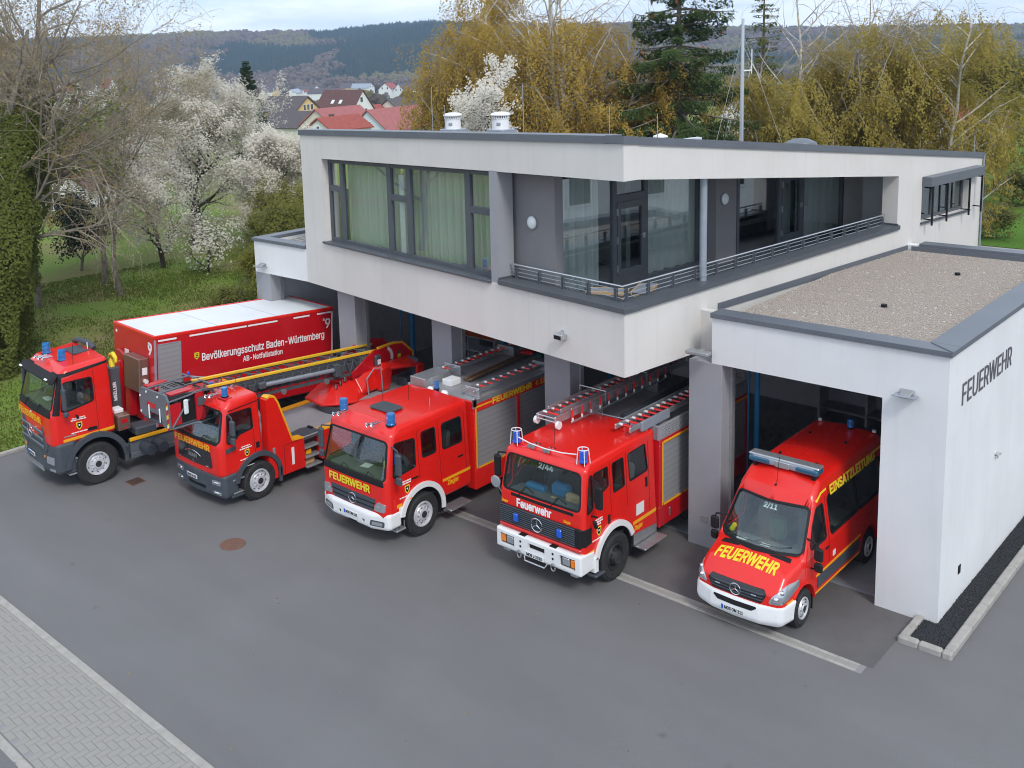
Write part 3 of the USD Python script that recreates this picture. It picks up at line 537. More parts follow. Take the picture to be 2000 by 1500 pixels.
part(st, 'room_wall', [at(MR, B(.6, 13.0, 7.5, 7.7, 4.9, 7.4)), at(MR, B(13.0, 13.2, 2.45, 7.5, 4.9, 6.7)), at(MF, B(.8, 8.25, 4.2, 4.3, 4.9, 7.9))], 'inner_wall', smooth=False)
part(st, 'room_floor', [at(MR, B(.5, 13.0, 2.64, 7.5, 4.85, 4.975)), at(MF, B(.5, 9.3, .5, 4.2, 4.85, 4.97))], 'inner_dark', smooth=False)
# window of the right face with its sun-blind box
w3 = part(st, 'side_window', at(MR, [B(12.28, 15.2, .16, .24, 5.45, 5.53), B(12.28, 15.2, .16, .24, 6.54, 6.62), B(12.28, 12.37, .16, .24, 5.53, 6.54), B(15.11, 15.2, .16, .24, 5.53, 6.54), B(13.2, 13.3, .16, .24, 5.53, 6.54), B(14.2, 14.3, .16, .24, 5.53, 6.54)]), 'anthracite', smooth=False)
for a, b in ((12.37, 13.2), (13.3, 14.2), (14.3, 15.11)): part(w3, 'pane', at(MR, B(a, b, .19, .20, 5.53, 6.54)), 'pane_dark', smooth=False)
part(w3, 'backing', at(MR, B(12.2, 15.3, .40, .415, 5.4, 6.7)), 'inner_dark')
part(w3, 'sill', at(MR, cb(12.24, 15.24, -.06, .16, 5.40, 5.447, .005)), 'anthracite')
part(w3, 'blind_box', at(MR, cb(12.26, 15.6, -.26, -.003, 6.42, 6.68, .012)), 'slate_metal')
part(w3, 'blind_rail', at(MR, [B(s, s + .045, -.24, -.20, 5.36, 6.42) for s in (12.42, 13.3, 14.7, 15.5)] + [B(s + .01, s + .035, -.20, -.0, z, z + .03) for s in (12.42, 13.3, 14.7, 15.5) for z in (5.5, 6.36)]), 'black')
lt = face_right(text('FEUERWEHR', .40, 3.02, bold=False, depth=.012), (0.001, 2.26, 3.88))
part(st, 'lettering', lt, 'letter_grey', 'dark FEUERWEHR lettering on the side wall', smooth=False)
part(st, 'wall_vent', B(0, .012, 1.04, 1.16, .56, .72), 'black'); part(st, 'wall_tap', [cyl(.03, .05, (0, 3.05, 2.2), 'x'), B(0, .09, 3.0, 3.12, 2.26, 2.28)], 'steel')
part(st, 'rain_pipe', at(MR, tube([(LR - .02, -.05, 4.2), (LR - .02, -.05, 6.9)], .025, 8)), 'zinc')
# room things: curtains, chairs, table
def curtain(M, a, b, o, z0, z1, label, per=.16):
    n = max(8, int((b - a) / .02)); s = np.linspace(a, b, n); y = o + .045 * np.sin(s * 2 * np.pi / per + .7 * np.sin(s * 3.1)) + .015 * np.sin(s * 61)
    z1 = np.broadcast_to(z1, (n,)) if np.ndim(z1) == 0 else np.linspace(z1[0], z1[1], n)
    v = np.vstack([np.column_stack([s, y, np.full(n, z0)]), np.column_stack([s, y, z1])]); f = [(i, i + 1, n + i + 1) for i in range(n - 1)] + [(i, n + i + 1, n + i) for i in range(n - 1)]
    part(None, 'curtain', at(M, trimesh.Trimesh(v, f, process=False)), 'curtain', label, smooth=True, category='curtain')
curtain(MF, 1.45, 4.0, .62, 5.0, (7.6, 7.65), 'pale curtain behind the left half of the ribbon window'); curtain(MF, 4.05, 8.15, .66, 5.0, (7.65, 7.7), 'pale curtain behind the right half of the ribbon window')
curtain(MR, .95, 2.42, 2.74, 5.0, 7.55, 'pale curtain left of the glass door at the balcony corner'); curtain(MR, 3.45, 3.62, 2.8, 5.0, 7.4, 'narrow curtain edge seen through the glass door at the balcony corner')
curtain(MR, 3.86, 5.98, 2.74, 5.0, 7.45, 'pale curtain between the corner balcony door and the round steel post', .4)
curtain(MR, 9.5, 9.75, 2.4, 5.0, 6.9, 'narrow curtain edge seen through the far balcony door'); curtain(MR, 10.0, 11.9, 2.36, 5.0, 6.75, 'pale curtain at the far end of the balcony glazing', .4)
tb = thing('meeting_table', 'long light wooden table inside behind the far balcony glazing', 'table')
part(tb, 'table_top', at(MR, cb(6.9, 9.6, 4.0, 4.7, 5.62, 5.66, .01)), 'wood_light'); 
for s in (7.0, 9.5): part(tb, 'leg', at(MR, [tube([(s, 4.1, 4.98), (s, 4.1, 5.62)], .02), tube([(s, 4.6, 4.98), (s, 4.6, 5.62)], .02)]), 'steel')
def chair(M, s, o, label):
    p = at(M, B(s - .001, s + .001, o - .001, o + .001, 4.98, 4.982)).vertices.mean(0); q = np.degrees(math.atan2(M[1, 0], M[0, 0]))
    c = thing('chair', label, 'chair', (p[0], p[1], 4.98), q, 'chairs at the meeting table')
    part(c, 'seat', cb(-.2, .2, -.2, .2, .38, .405, .01), 'wood_light'); part(c, 'backrest', rot(cb(-.19, .19, -.20, -.18, .45, .80, .008), 8, (1, 0, 0), (0, -.19, .45)), 'wood_light')
    for a, b in ((-.17, -.17), (.17, -.17), (-.17, .17), (.17, .17)): part(c, 'leg', tube([(a * 1.1, b * 1.15, 0), (a, b, .38)], .012), 'chrome')
for s, t in ((7.15, 'nearest to the grey pier'), (7.62, 'second from the grey pier'), (8.10, 'third from the grey pier'), (8.56, 'nearest to the far balcony door')): chair(MR, s, 3.55, f'light wooden chair with chrome legs behind the far glazing, {t}')
# lamps and roof fittings, each lifted away on its own
def round_lamp(M, s, o, z, label, yaw=0):
    t = thing('round_wall_lamp', label, 'wall lamp', (0, 0, 0), group='round white wall lamps on the balcony')
    part(t, 'back_ring', at(M, rot(lathe([(.0, 0), (.15, 0), (.15, .03), (.13, .04)], 24, 'y'), 180, at=(0, 0, 0)).apply_translation((s, o, z))), 'alu_dull')
    part(t, 'opal_dome', at(M, rot(lathe([(.145, .0), (.142, .03), (.12, .06), (.08, .085), (.03, .097), (0, .098)], 24, 'y'), 180).apply_translation((s, o, z))), 'opal')
round_lamp(MF, 8.98, .555, 6.65, 'round white lamp on the dark wall at the left end of the balcony'); round_lamp(MR, 6.32, 2.095, 6.60, 'round white lamp on the dark pier behind the round steel post')
def lamp3():
    t = thing('round_wall_lamp', 'round lamp half hidden on the shaded end wall of the balcony', 'wall lamp', group='round white wall lamps on the balcony')
    M2 = MR @ np.array([[0, 1, 0, 13.21], [-1, 0, 0, 1.2], [0, 0, 1, 0], [0, 0, 0, 1.]])
    part(t, 'opal_dome', at(M2, rot(lathe([(.145, .0), (.12, .06), (.03, .097), (0, .098)], 20, 'y'), 180).apply_translation((0, 0, 6.2))), 'opal')
lamp3()
def floodlight(x, z, label):
    t = thing('floodlight', label, 'wall lamp', (x, 0, z), group='grey shell-shaped wall lamps')
    part(t, 'hood', hullof([(-.08, -.05, .05, .02), (.08, -.05, .05, .02), (-.1, -.02, .09, .02), (.1, -.02, .09, .02), (-.06, -.22, .02, .02), (.06, -.22, .02, .02)]), 'alu_dull'); part(t, 'light_plate', rot(cb(-.19, .19, -.27, -.01, -.005, .02, .008), -6, (1, 0, 0)), 'zinc')
floodlight(-.66, 4.14, 'grey wall lamp on the white wing above the command van'); floodlight(-19.36, 4.2, 'grey wall lamp on the white wing above the long red container')
t = thing('spotlight', 'small square white spotlight under the cream front wall by the building corner', 'spotlight', at(MF, B(10.43, 10.45, -.02, 0, 4.5, 4.52)).vertices.mean(0), -8.78)
part(t, 'housing', cb(-.12, .12, -.16, -.0, -.06, .06, .015), 'alu'); part(t, 'lamp_face', B(-.1, .1, -.165, -.159, -.05, .03), 'black'); part(t, 'bracket', B(-.03, .03, -.02, .02, .05, .12), 'alu')
t = thing('soffit_lamp', 'small grey box lamp under the overhang beside the grey gate pillar', 'lamp', (-4.62, -.22, 4.2)); part(t, 'housing', cb(-.25, .25, -.1, .1, 0, .08, .02), 'alu_dull'); part(t, 'bracket', B(-.04, .04, -.02, .22, .05, .07), 'alu_dull')
def hood(s, o, z, label):
    p = at(MF, B(s, s + .001, o, o + .001, z, z + .001)).vertices.mean(0); t = thing('roof_ventilator', label, 'roof ventilator', p, group='white ventilator hoods on the flat roof')
    part(t, 'socket', cb(-.30, .30, -.30, .30, -.35, .06, .02), 'zinc'); part(t, 'hood_body', lathe([(.26, .06), (.235, .36), (.235, .38)], 20), 'signal_white')
    part(t, 'louvre', [rot(B(-.012, .012, .20, .262, .36, .46), a) for a in range(0, 360, 15)], 'signal_white'); part(t, 'louvre_core', cyl(.19, .1, (0, 0, .37)), 'anthracite'); part(t, 'cap', lathe([(0, .45), (.29, .45), (.295, .48), (.24, .53), (.1, .555), (0, .56)], 20), 'signal_white'); part(t, 'hatch', rot(cb(-.06, .06, -.265, -.22, .16, .26, .03), 25), 'zinc')
hood(.64, 5, 8.03, 'white ventilator hood on the roof, the left one of two'); hood(2.87, 5, 8.10, 'white ventilator hood on the roof, the right one of two')
def rod(M, s, o, z0, z1, label):
    p = at(M, B(s, s + .001, o, o + .001, z0, z0 + .001)).vertices.mean(0); t = thing('lightning_rod', label, 'lightning rod', p, group='thin lightning rods on the roof')
    part(t, 'mast', tube([(0, 0, -.4), (0, 0, z1 - z0)], [.011, .007], 6), 'steel'); part(t, 'foot', cyl(.1, .08, (0, 0, -.35)), 'alu_dull')
rod(MF, 2.25, 3, 8.3, 9.46, 'tall thin lightning rod left of the two roof ventilators'); rod(MF, 6.05, 3, 8.33, 9.55, 'tall thin lightning rod right of the two roof ventilators'); rod(MF, 2.7, 3.1, 8.3, 8.95, 'short thin lightning rod close beside the left roof ventilator')
rod(MF, 9.9, 2.0, 8.5, 9.1, 'thin lightning rod in front of the birch near the building corner'); rod(MR, 2.3, 1, 8.60, 8.95, 'short lightning rod just right of the building corner'); rod(MR, 15.8, .15, 7.0, 7.5, 'lightning rod at the far right end of the roof edge')
t = thing('antenna_mast', 'tall white antenna mast with guy wires standing on the roof before the spruce', 'antenna mast', at(MR, B(8.4, 8.401, 3, 3.001, 7.3, 7.301)).vertices.mean(0))
part(t, 'pole', tube([(0, 0, 0), (0, 0, 1.9), (0, 0, 3.68)], [.055, .05, .038], 10), 'steel'); part(t, 'side_arm', [tube([(0, 0, 2.35), (.17, .17, 2.35)], .018), tube([(.17, .17, 2.27), (.17, .17, 2.9)], .014)], 'signal_white')
part(t, 'whip', [tube([(.17, .17, 2.55), (.32, .32, 2.15)], .007), tube([(.17, .17, 2.55), (.02, .3, 2.15)], .007)], 'signal_white'); part(t, 'guy_wire', [tube([(0, 0, 3.3), (a, b, -.1)], .005, 4) for a, b in ((1.2, .3), (-1, .8), (-.2, -1.3))], 'alu_dull'); part(t, 'top_whip', tube([(0, 0, 3.6), (0, 0, 3.95)], .012), 'signal_white')
t = thing('roof_dome', 'dark domed skylight on the roof edge right of the antenna mast', 'skylight', at(MR, B(9.6, 9.601, 2, 2.001, 7.5, 7.501)).vertices.mean(0)); part(t, 'dome', lathe([(.46, 0), (.46, .12), (.38, .24), (.2, .32), (0, .34)], 24), 'slate_metal')
t = thing('roof_cowl', 'small white cowl vent on the roof near the building corner', 'roof vent', at(MR, B(3.7, 3.701, 2, 2.001, 8.1, 8.101)).vertices.mean(0)); part(t, 'pipe', cyl(.08, .25, (0, 0, 0)), 'signal_white'); part(t, 'hat', lathe([(.17, .22), (.16, .25), (0, .31)], 16), 'signal_white')
for (x, y, rz, lb) in ((-6.45, -.72, 25, 'left'), (-5.95, -.1, 110, 'right')):
    t = thing('wooden_bench', f'low wooden bench with grey seat on the balcony corner, {lb} one', 'bench', (x, y, 4.98), rz, 'low benches at the balcony corner')
    part(t, 'seat', cb(-.42, .42, -.16, .16, .36, .40, .01), 'zinc'); part(t, 'seat_edge', [cb(-.43, .43, s * .175 - .015, s * .175 + .015, .33, .405, .006) for s in (-1, 1)], 'wood_light'); 
    for s in (-.36, .36): part(t, 'leg', B(s - .03, s + .03, -.15, .15, 0, .36), 'wood_light')
# inside the garage
def hose(x, y, r, label, z0=.3):
    t = thing('exhaust_hose', label, 'hose', (x, y, 0), group='blue exhaust hoses hanging in the garage')
    part(t, 'hose_pipe', lathe([(r * (1 + .07 * (i % 2)), z) for i, z in enumerate(np.arange(z0, 3.9, .05))], 12), 'hose_blue'); part(t, 'ceiling_clamp', cyl(r * 1.3, .1, (0, 0, 3.88)), 'alu_dull')
hose(-16.1, 3, .07, 'thick blue exhaust hose hanging behind the turntable ladder truck'); hose(-12.46, 3, .06, 'blue exhaust hose behind the roof of the crew-cab engine'); hose(-8.92, 3, .06, 'blue exhaust hose above the old engine roof ladders'); hose(-4.44, 2, .055, 'thick blue exhaust hose left of the command van'); hose(-4.64, 2, .018, 'thin blue air line left of the command van'); hose(-16.6, 3, .02, 'thin blue air line behind the turntable ladder truck')
t = thing('hose_loop', 'blue hose loop hanging at the lintel of the second gate', 'hose', (-15.2, 3.0, 2.6)); part(t, 'loop', tube([(.32 * math.cos(a), 0, .3 + .32 * math.sin(a)) for a in np.linspace(0, 5.6, 20)], .055, 8), 'hose_blue')
t = thing('equipment_rack', 'orange-fronted rack at the back of the second garage bay', 'rack', (-17.6, 7.4, 0)); part(t, 'frame', [B(-1.2, 1.2, -.3, .3, z, z + .06) for z in (.2, .7, 1.2)] + [B(s - .03, s + .03, -.3, .3, 0, 1.3) for s in (-1.2, 0, 1.2)], 'inner_wall'); part(t, 'front_board', B(-1.2, 1.2, -.34, -.31, .75, 1.15), 'orange')
t = thing('shelf_unit', 'grey wall shelf with boxes at the back of the rightmost garage bay', 'shelf', (-4.6, 9.0, 0)); part(t, 'board', [B(-1.3, 1.3, -.3, .3, z, z + .05) for z in (.3, .9, 1.5)], 'alu_dull'); part(t, 'upright', [B(s - .03, s + .03, -.3, .3, 0, 1.9) for s in (-1.3, 0, 1.3)], 'inner_wall')
for k, (a, w, z, m) in enumerate(((-1, .5, .95, 'alu'), (-.3, .4, .95, 'zinc'), (.5, .6, .95, 'alu_dull'), (-.7, .6, 1.55, 'zinc'), (.4, .5, 1.55, 'alu'))): part(t, 'box', cb(a - w / 2, a + w / 2, -.25, .2, z, z + .35), m)
# ---------------------------------------------------------------- vehicles (local: x to the viewer's right, y backwards from the front, z up)
def arc_band(cy, cz, r0_, r1_, a0, a1, x0, x1, n=22):
    a = np.radians(np.linspace(a0, a1, n)); o = [(cy + r1_ * math.cos(t), cz + r1_ * math.sin(t)) for t in a] + [(cy + r0_ * math.cos(t), cz + r0_ * math.sin(t)) for t in a[::-1]]
    return tm(poly3(Polygon(o), x0, x1, 'x'))
def wheel(t, x, y, R, style, w=.26, side=1, label=None):
    """style: rim radius, kind"""
    rr, kind, m = style
    ty = lathe([(rr - .02, -w), (rr + .02, -w - .004), (R - .06, -w - .012), (R - .015, -w + .015), (R, -w + .05), (R, -.05), (R - .015, -.015), (R - .05, .012), (rr + .05, .010), (rr + .015, -.004), (rr, -.02), (rr - .02, -.06), (rr - .02, -w)], 40, 'x')
    blocks = []
    for k in range(44):
        a = k * 360 / 44
        for x0, x1, sh in ((-.045, -.012, 0), (-w + .012, -w + .045, 4)): blocks.append(rot(B(x0, x1, -.022 * R / .47, .022 * R / .47, R - .03, R + .006), a + sh, (1, 0, 0)))
    def place(g): 
        g = tm(g)
        if side < 0: g = rot(g, 180)
        return mv(g, (x, y, R))
    p = part(t, 'wheel', place([ty] + blocks), 'rubber', label)
    if kind == 'truck':
        prof = [(rr, -.018), (rr - .012, .012), (rr - .03, .012), (rr - .045, -.05), (rr * .80, -.075), (rr * .66, -.05), (rr * .60, -.02), (rr * .45, -.015), (rr * .42, .02), (.0, .03)]
    elif kind == 'dark':
        prof = [(rr, -.018), (rr - .012, .012), (rr - .03, .010), (rr - .05, -.07), (rr * .72, -.10), (rr * .6, -.07), (rr * .5, .0), (rr * .46, .06), (rr * .3, .085), (0, .09)]
    else:
        prof = [(rr, -.012), (rr - .008, .008), (rr - .025, .006), (rr - .035, -.03), (rr * .7, -.03), (rr * .62, .0), (rr * .35, .006), (rr * .33, .018), (0, .02)]
    part(p, 'rim', place(lathe(prof, 36, 'x')), m)
    nb = 10 if kind != 'van' else 6; bolts = []; holes = []
    for k in range(nb):
        a = 2 * math.pi * k / nb; bolts.append(cyl(.014, .03, (-.02, rr * .55 * math.cos(a), rr * .55 * math.sin(a)), 'x', 6))
    nh = 10 if kind == 'truck' else 8 if kind == 'dark' else 14
    for k in range(nh):
        a = 2 * math.pi * (k + .5) / nh; hr = .026 if kind != 'van' else .016; q = rr * (.82 if kind != 'van' else .8); holes.append(cyl(hr, .012, (-.078 if kind != 'van' else -.034, q * math.cos(a), q * math.sin(a)), 'x', 8))
    part(p, 'wheel_nut', place(bolts), 'chrome' if kind == 'truck' else 'rim_dark'); part(p, 'rim_hole', place(holes), 'black')
    part(p, 'hub', place(cyl(rr * .26, .03, (.005 if kind == 'truck' else .06 if kind == 'dark' else 0, 0, 0), 'x', 20)), 'rim_dark' if kind != 'van' else 'rim_dark')
def beacon(t, x, y, z, r=.10, h=.25, m='beacon_blue'):
    b = part(t, 'beacon', lathe([(0, 0), (r * 1.0, 0), (r * 1.0, .02), (r * .93, .03), (r * .93, h * .42), (r * .99, h * .44), (r * .99, h * .50), (r * .93, h * .52), (r * .95, h * .9), (r * .85, h * .985), (0, h)], 24, at=(x, y, z)), m)
    part(b, 'base', cyl(r * 1.15, .03, (x, y, z - .025)), 'black')
def horns(t, x, y, z, s=1.0):
    for dx, L in ((0, .34), (.09, .28)):
        part(t, 'horn', [lathe([(.010, 0), (.016, L * .6), (.026, L * .85), (.048, L)], 12, 'y', (0, 0, 0)).apply_transform(np.diag([1, -1, 1, 1.])).apply_translation((x + dx, y, z + .05)), B(x + dx - .01, x + dx + .01, y - .12, y - .1, z, z + .05)], 'chrome')
def plate(t, s, y, z, x=0, w=.46, eu=True, tilt=0):
    p = part(t, 'number_plate', rot(cb(x - w / 2, x + w / 2, y - .012, y, z - .05, z + .05, .004), -tilt, (1, 0, 0), (x, y, z)), 'plate_white')
    tx = face_front(text(s, .058, w * .80, depth=.002), (x + (.02 if eu else 0), y - .014, z - .028)); part(p, 'characters', tx, 'black', smooth=False)
    if eu: part(p, 'country_band', B(x - w / 2 + .004, x - w / 2 + .045, y - .0145, y - .0125, z - .045, z + .045), 'plate_blue')
def star(t, x, y, z, R, tilt=0):
    ring = tube([(R * math.cos(a), 0, R * math.sin(a)) for a in np.linspace(0, 2 * np.pi, 33)[:-1]], R * .075, 6, closed=True)
    arms = [rot(tm(m3.Manifold.hull_points(np.array([(0, -R * .13, 0), (-R * .13, 0, -.02 * R), (R * .13, 0, -.02 * R), (0, -.0, R * .97), (0, -R * .01, R * .97), (-R * .11, 0, R * .1), (R * .11, 0, R * .1)]))), a, (0, 1, 0)) for a in (0, 120, 240)]
    part(t, 'emblem', mv(rot(tm([ring] + arms), -tilt, (1, 0, 0)), (x, y, z)), 'chrome')
def shield(t, x, y, z, s=1.0):
    p = Polygon([(-.07 * s, .085 * s), (.07 * s, .085 * s), (.07 * s, -.02 * s), (.035 * s, -.075 * s), (0, -.10 * s), (-.035 * s, -.075 * s), (-.07 * s, -.02 * s)])
    f = lambda q, d: mv(tm(poly3(q, 0, d, 'x')), (x, y, z))
    e = part(t, 'door_emblem', f(p, .003), 'lemon'); part(e, 'emblem_field', f(p.buffer(-.022 * s), .0045), 'gloss_black'); part(e, 'emblem_star', f(Point(0, .01 * s).buffer(.02 * s), .006), 'text_white')
def caption_lines(t, x, y, z, rows):
    """the door's small print, too fine to read in the picture: rows of word-length bars"""
    ms = []
    for dz, w, h in rows:
        q = -w / 2
        while q < w / 2 - .02:
            L = min(RNG.uniform(.05, .12), w / 2 - q); ms.append(cb(x, x + .003, y + q, y + q + L - .012, z + dz - h / 2, z + dz + h / 2, .001)); q += L
    part(t, 'door_caption', ms, 'text_white', smooth=False)
def interior(t, hw, y0, yr, zf, zs, rows, steer=-1, cloth='seat_cloth'):
    part(t, 'dashboard', [cb(-hw + .1, hw - .1, y0 + .12, y0 + .55, zf - .25, zs - .03, .06), cb(-hw + .12, hw - .12, y0 + .07, y0 + .30, zs - .12, zs - .02, .03)], 'dash_grey')
    for y in rows:
        for x in (-hw * .52, hw * .52):
            part(t, 'seat', [cb(x - .22, x + .22, y - .22, y + .22, zf, zf + .35, .05), rot(cb(x - .22, x + .22, y + .16, y + .28, zf + .3, zf + .85, .05), -8, (1, 0, 0), (0, y + .2, zf + .3)), cb(x - .12, x + .12, y + .24, y + .32, zf + .86, zf + 1.05, .04)], cloth)
    xs = hw * .52 * (1 if steer > 0 else -1)
    part(t, 'steering_wheel', rot(tube([(.2 * math.cos(a), .2 * math.sin(a), 0) for a in np.linspace(0, 6.283, 25)[:-1]], .015, 6, closed=True), 55, (1, 0, 0)).apply_translation((xs, y0 + .62, zs + .12)), 'black')
    part(t, 'cab_floor', B(-hw + .08, hw - .08, y0 + .15, yr - .08, zf - .3, zf - .25), 'inner_dark')
def mirror(t, x, y, z, side, h=.36, arm=None, m='plastic_grey', low=True):
    mm = [cb(x - .085, x + .085, y - .06, y + .035, z - h / 2, z + h / 2, .035)]
    if low: mm.append(cb(x - .08, x + .08, y - .055, y + .03, z - h / 2 - .21, z - h / 2 - .03, .03))
    p = part(t, 'mirror', mm, m)
    xin = x - side * .26
    part(p, 'mirror_arm', [tube([(xin, y + .05, z + h / 2 + .08), (x - side * .03, y - .01, z + h / 2 + .06), (x, y - .01, z + h / 2 - .02)], .018, 6), tube([(xin, y + .05, z - h / 2 - .22), (x - side * .05, y, z - h / 2 - .17)], .018, 6)], m)
class Cab:
    def __init__(s, t, hulls, floor, body='fire_red'):
        s.t, s.h, s.cuts, s.floor, s.body = t, hulls, [], floor, body
    def S(s, d=0.0):
        o = m3.Manifold()
        for h in s.h: o = o + hullof(h, d)
        return o
    def arch(s, y, z, r): s.cuts.append(mv(cyl(r, 6, (-3, y, z), 'x', 40), (0, 0, 0)))
    def build(s, wins, name='cab', grip=.018, glassm='screen_glass'):
        """wins: (name, prism of the pane, prism of pane plus seal)"""
        S0, Sg0, Sg1, Ss0, Ss1 = s.S(), s.S(-.012), s.S(-.022), s.S(.005), s.S(-.03)
        inner = s.S(-.055) - tm_box(-9, 9, -9, 9, -9, s.floor)
        shell = S0 - inner
        cut = m3.Manifold()
        for c in s.cuts: cut = cut + tman(c)
        s.cutm = cut
        for n, w, ws in wins: shell = shell - ws
        shell = shell - cut
        p = part(s.t, name, shell, s.body)
        for n, w, ws in wins:
            for q in ((Ss0 - Ss1) ^ (ws - w)).decompose(): part(s.t, n + '_seal', q, 'black')
            for q in ((Sg0 - Sg1) ^ w).decompose(): part(s.t, n, q, glassm)
        lin = (s.S(-.057) - s.S(-.065)) - tm_box(-9, 9, -9, 9, -9, s.floor) - cut
        for n, w, ws in wins: lin = lin - ws
        part(s.t, 'cab_lining', lin, 'cab_lining'); part(s.t, 'cab_carpet', (s.S(-.057) ^ tm_box(-9, 9, -9, 9, s.floor + .003, s.floor + .012)) - cut, 'cab_lining')
        s.p = p; return p
    def skin(s, name, prism, m, d=.004, label=None, parent=None, deep=.012):
        
        o = None
        for q in (((s.S(d) - s.S(-deep)) ^ prism) - s.cutm).decompose(): o = part(parent or s.t, name, q, m, label)
        return o
def tman(t):
    t = t.copy(); t.merge_vertices(); t.fix_normals()
    return m3.Manifold(m3.Mesh(np.asarray(t.vertices, np.float32), np.asarray(t.faces, np.uint32)))
def tm_box(x0, x1, y0, y1, z0, z1): return m3.Manifold.cube((x1 - x0, y1 - y0, z1 - z0)).translate((x0, y0, z0))
def sidew(pts, r=.05, seal=.028, sides=(0.3, 3)):
    p = rp(pts, r); a = lambda q: poly3(q, sides[0], sides[1], 'x') + poly3(q, -sides[1], -sides[0], 'x')
    return a(p), a(p.buffer(seal))
def frontw(pts, y0, y1, r=.07, seal=.04):
    p = rp(pts, r); return poly3(p, y0, y1, 'y'), poly3(p.buffer(seal), y0, y1, 'y')
def wiper(t, pts, n=2):
    part(t, 'wiper', [tube(pts, .011, 6)], 'black')
def seam(c, y, z0, z1, w=.010): c.skin('door_gap', poly3(sbox(y - w / 2, z0, y + w / 2, z1), .5, 3, 'x') + poly3(sbox(y - w / 2, z0, y + w / 2, z1), -3, -.5, 'x'), 'black', .0015, deep=.003)
def ladder_flat(t, x0, x1, y0, y1, z, h=.09, rungs=14, name='roof_ladder', rung='fire_red', tip='signal_white'):
    p = part(t, name, [cb(x0 - .02, x0 + .02, y0, y1, z, z + h, .008), cb(x1 - .02, x1 + .02, y0, y1, z, z + h, .008)], 'alu')
    for k in range(rungs):
        y = y0 + (k + .6) * (y1 - y0) / rungs; xm = x0 + .02; L = x1 - x0 - .04
        part(p, 'rung', cyl(.026, L * .74, (xm + L * .26, y, z + h * .7), 'x', 8), rung); part(p, 'rung_grip', cyl(.028, L * .26, (xm, y, z + h * .7), 'x', 8), tip)
    return p
def rowsbar(x, y0, y1, zs_, m): pass

RIM = (.285, 'truck', 'rim_silver')
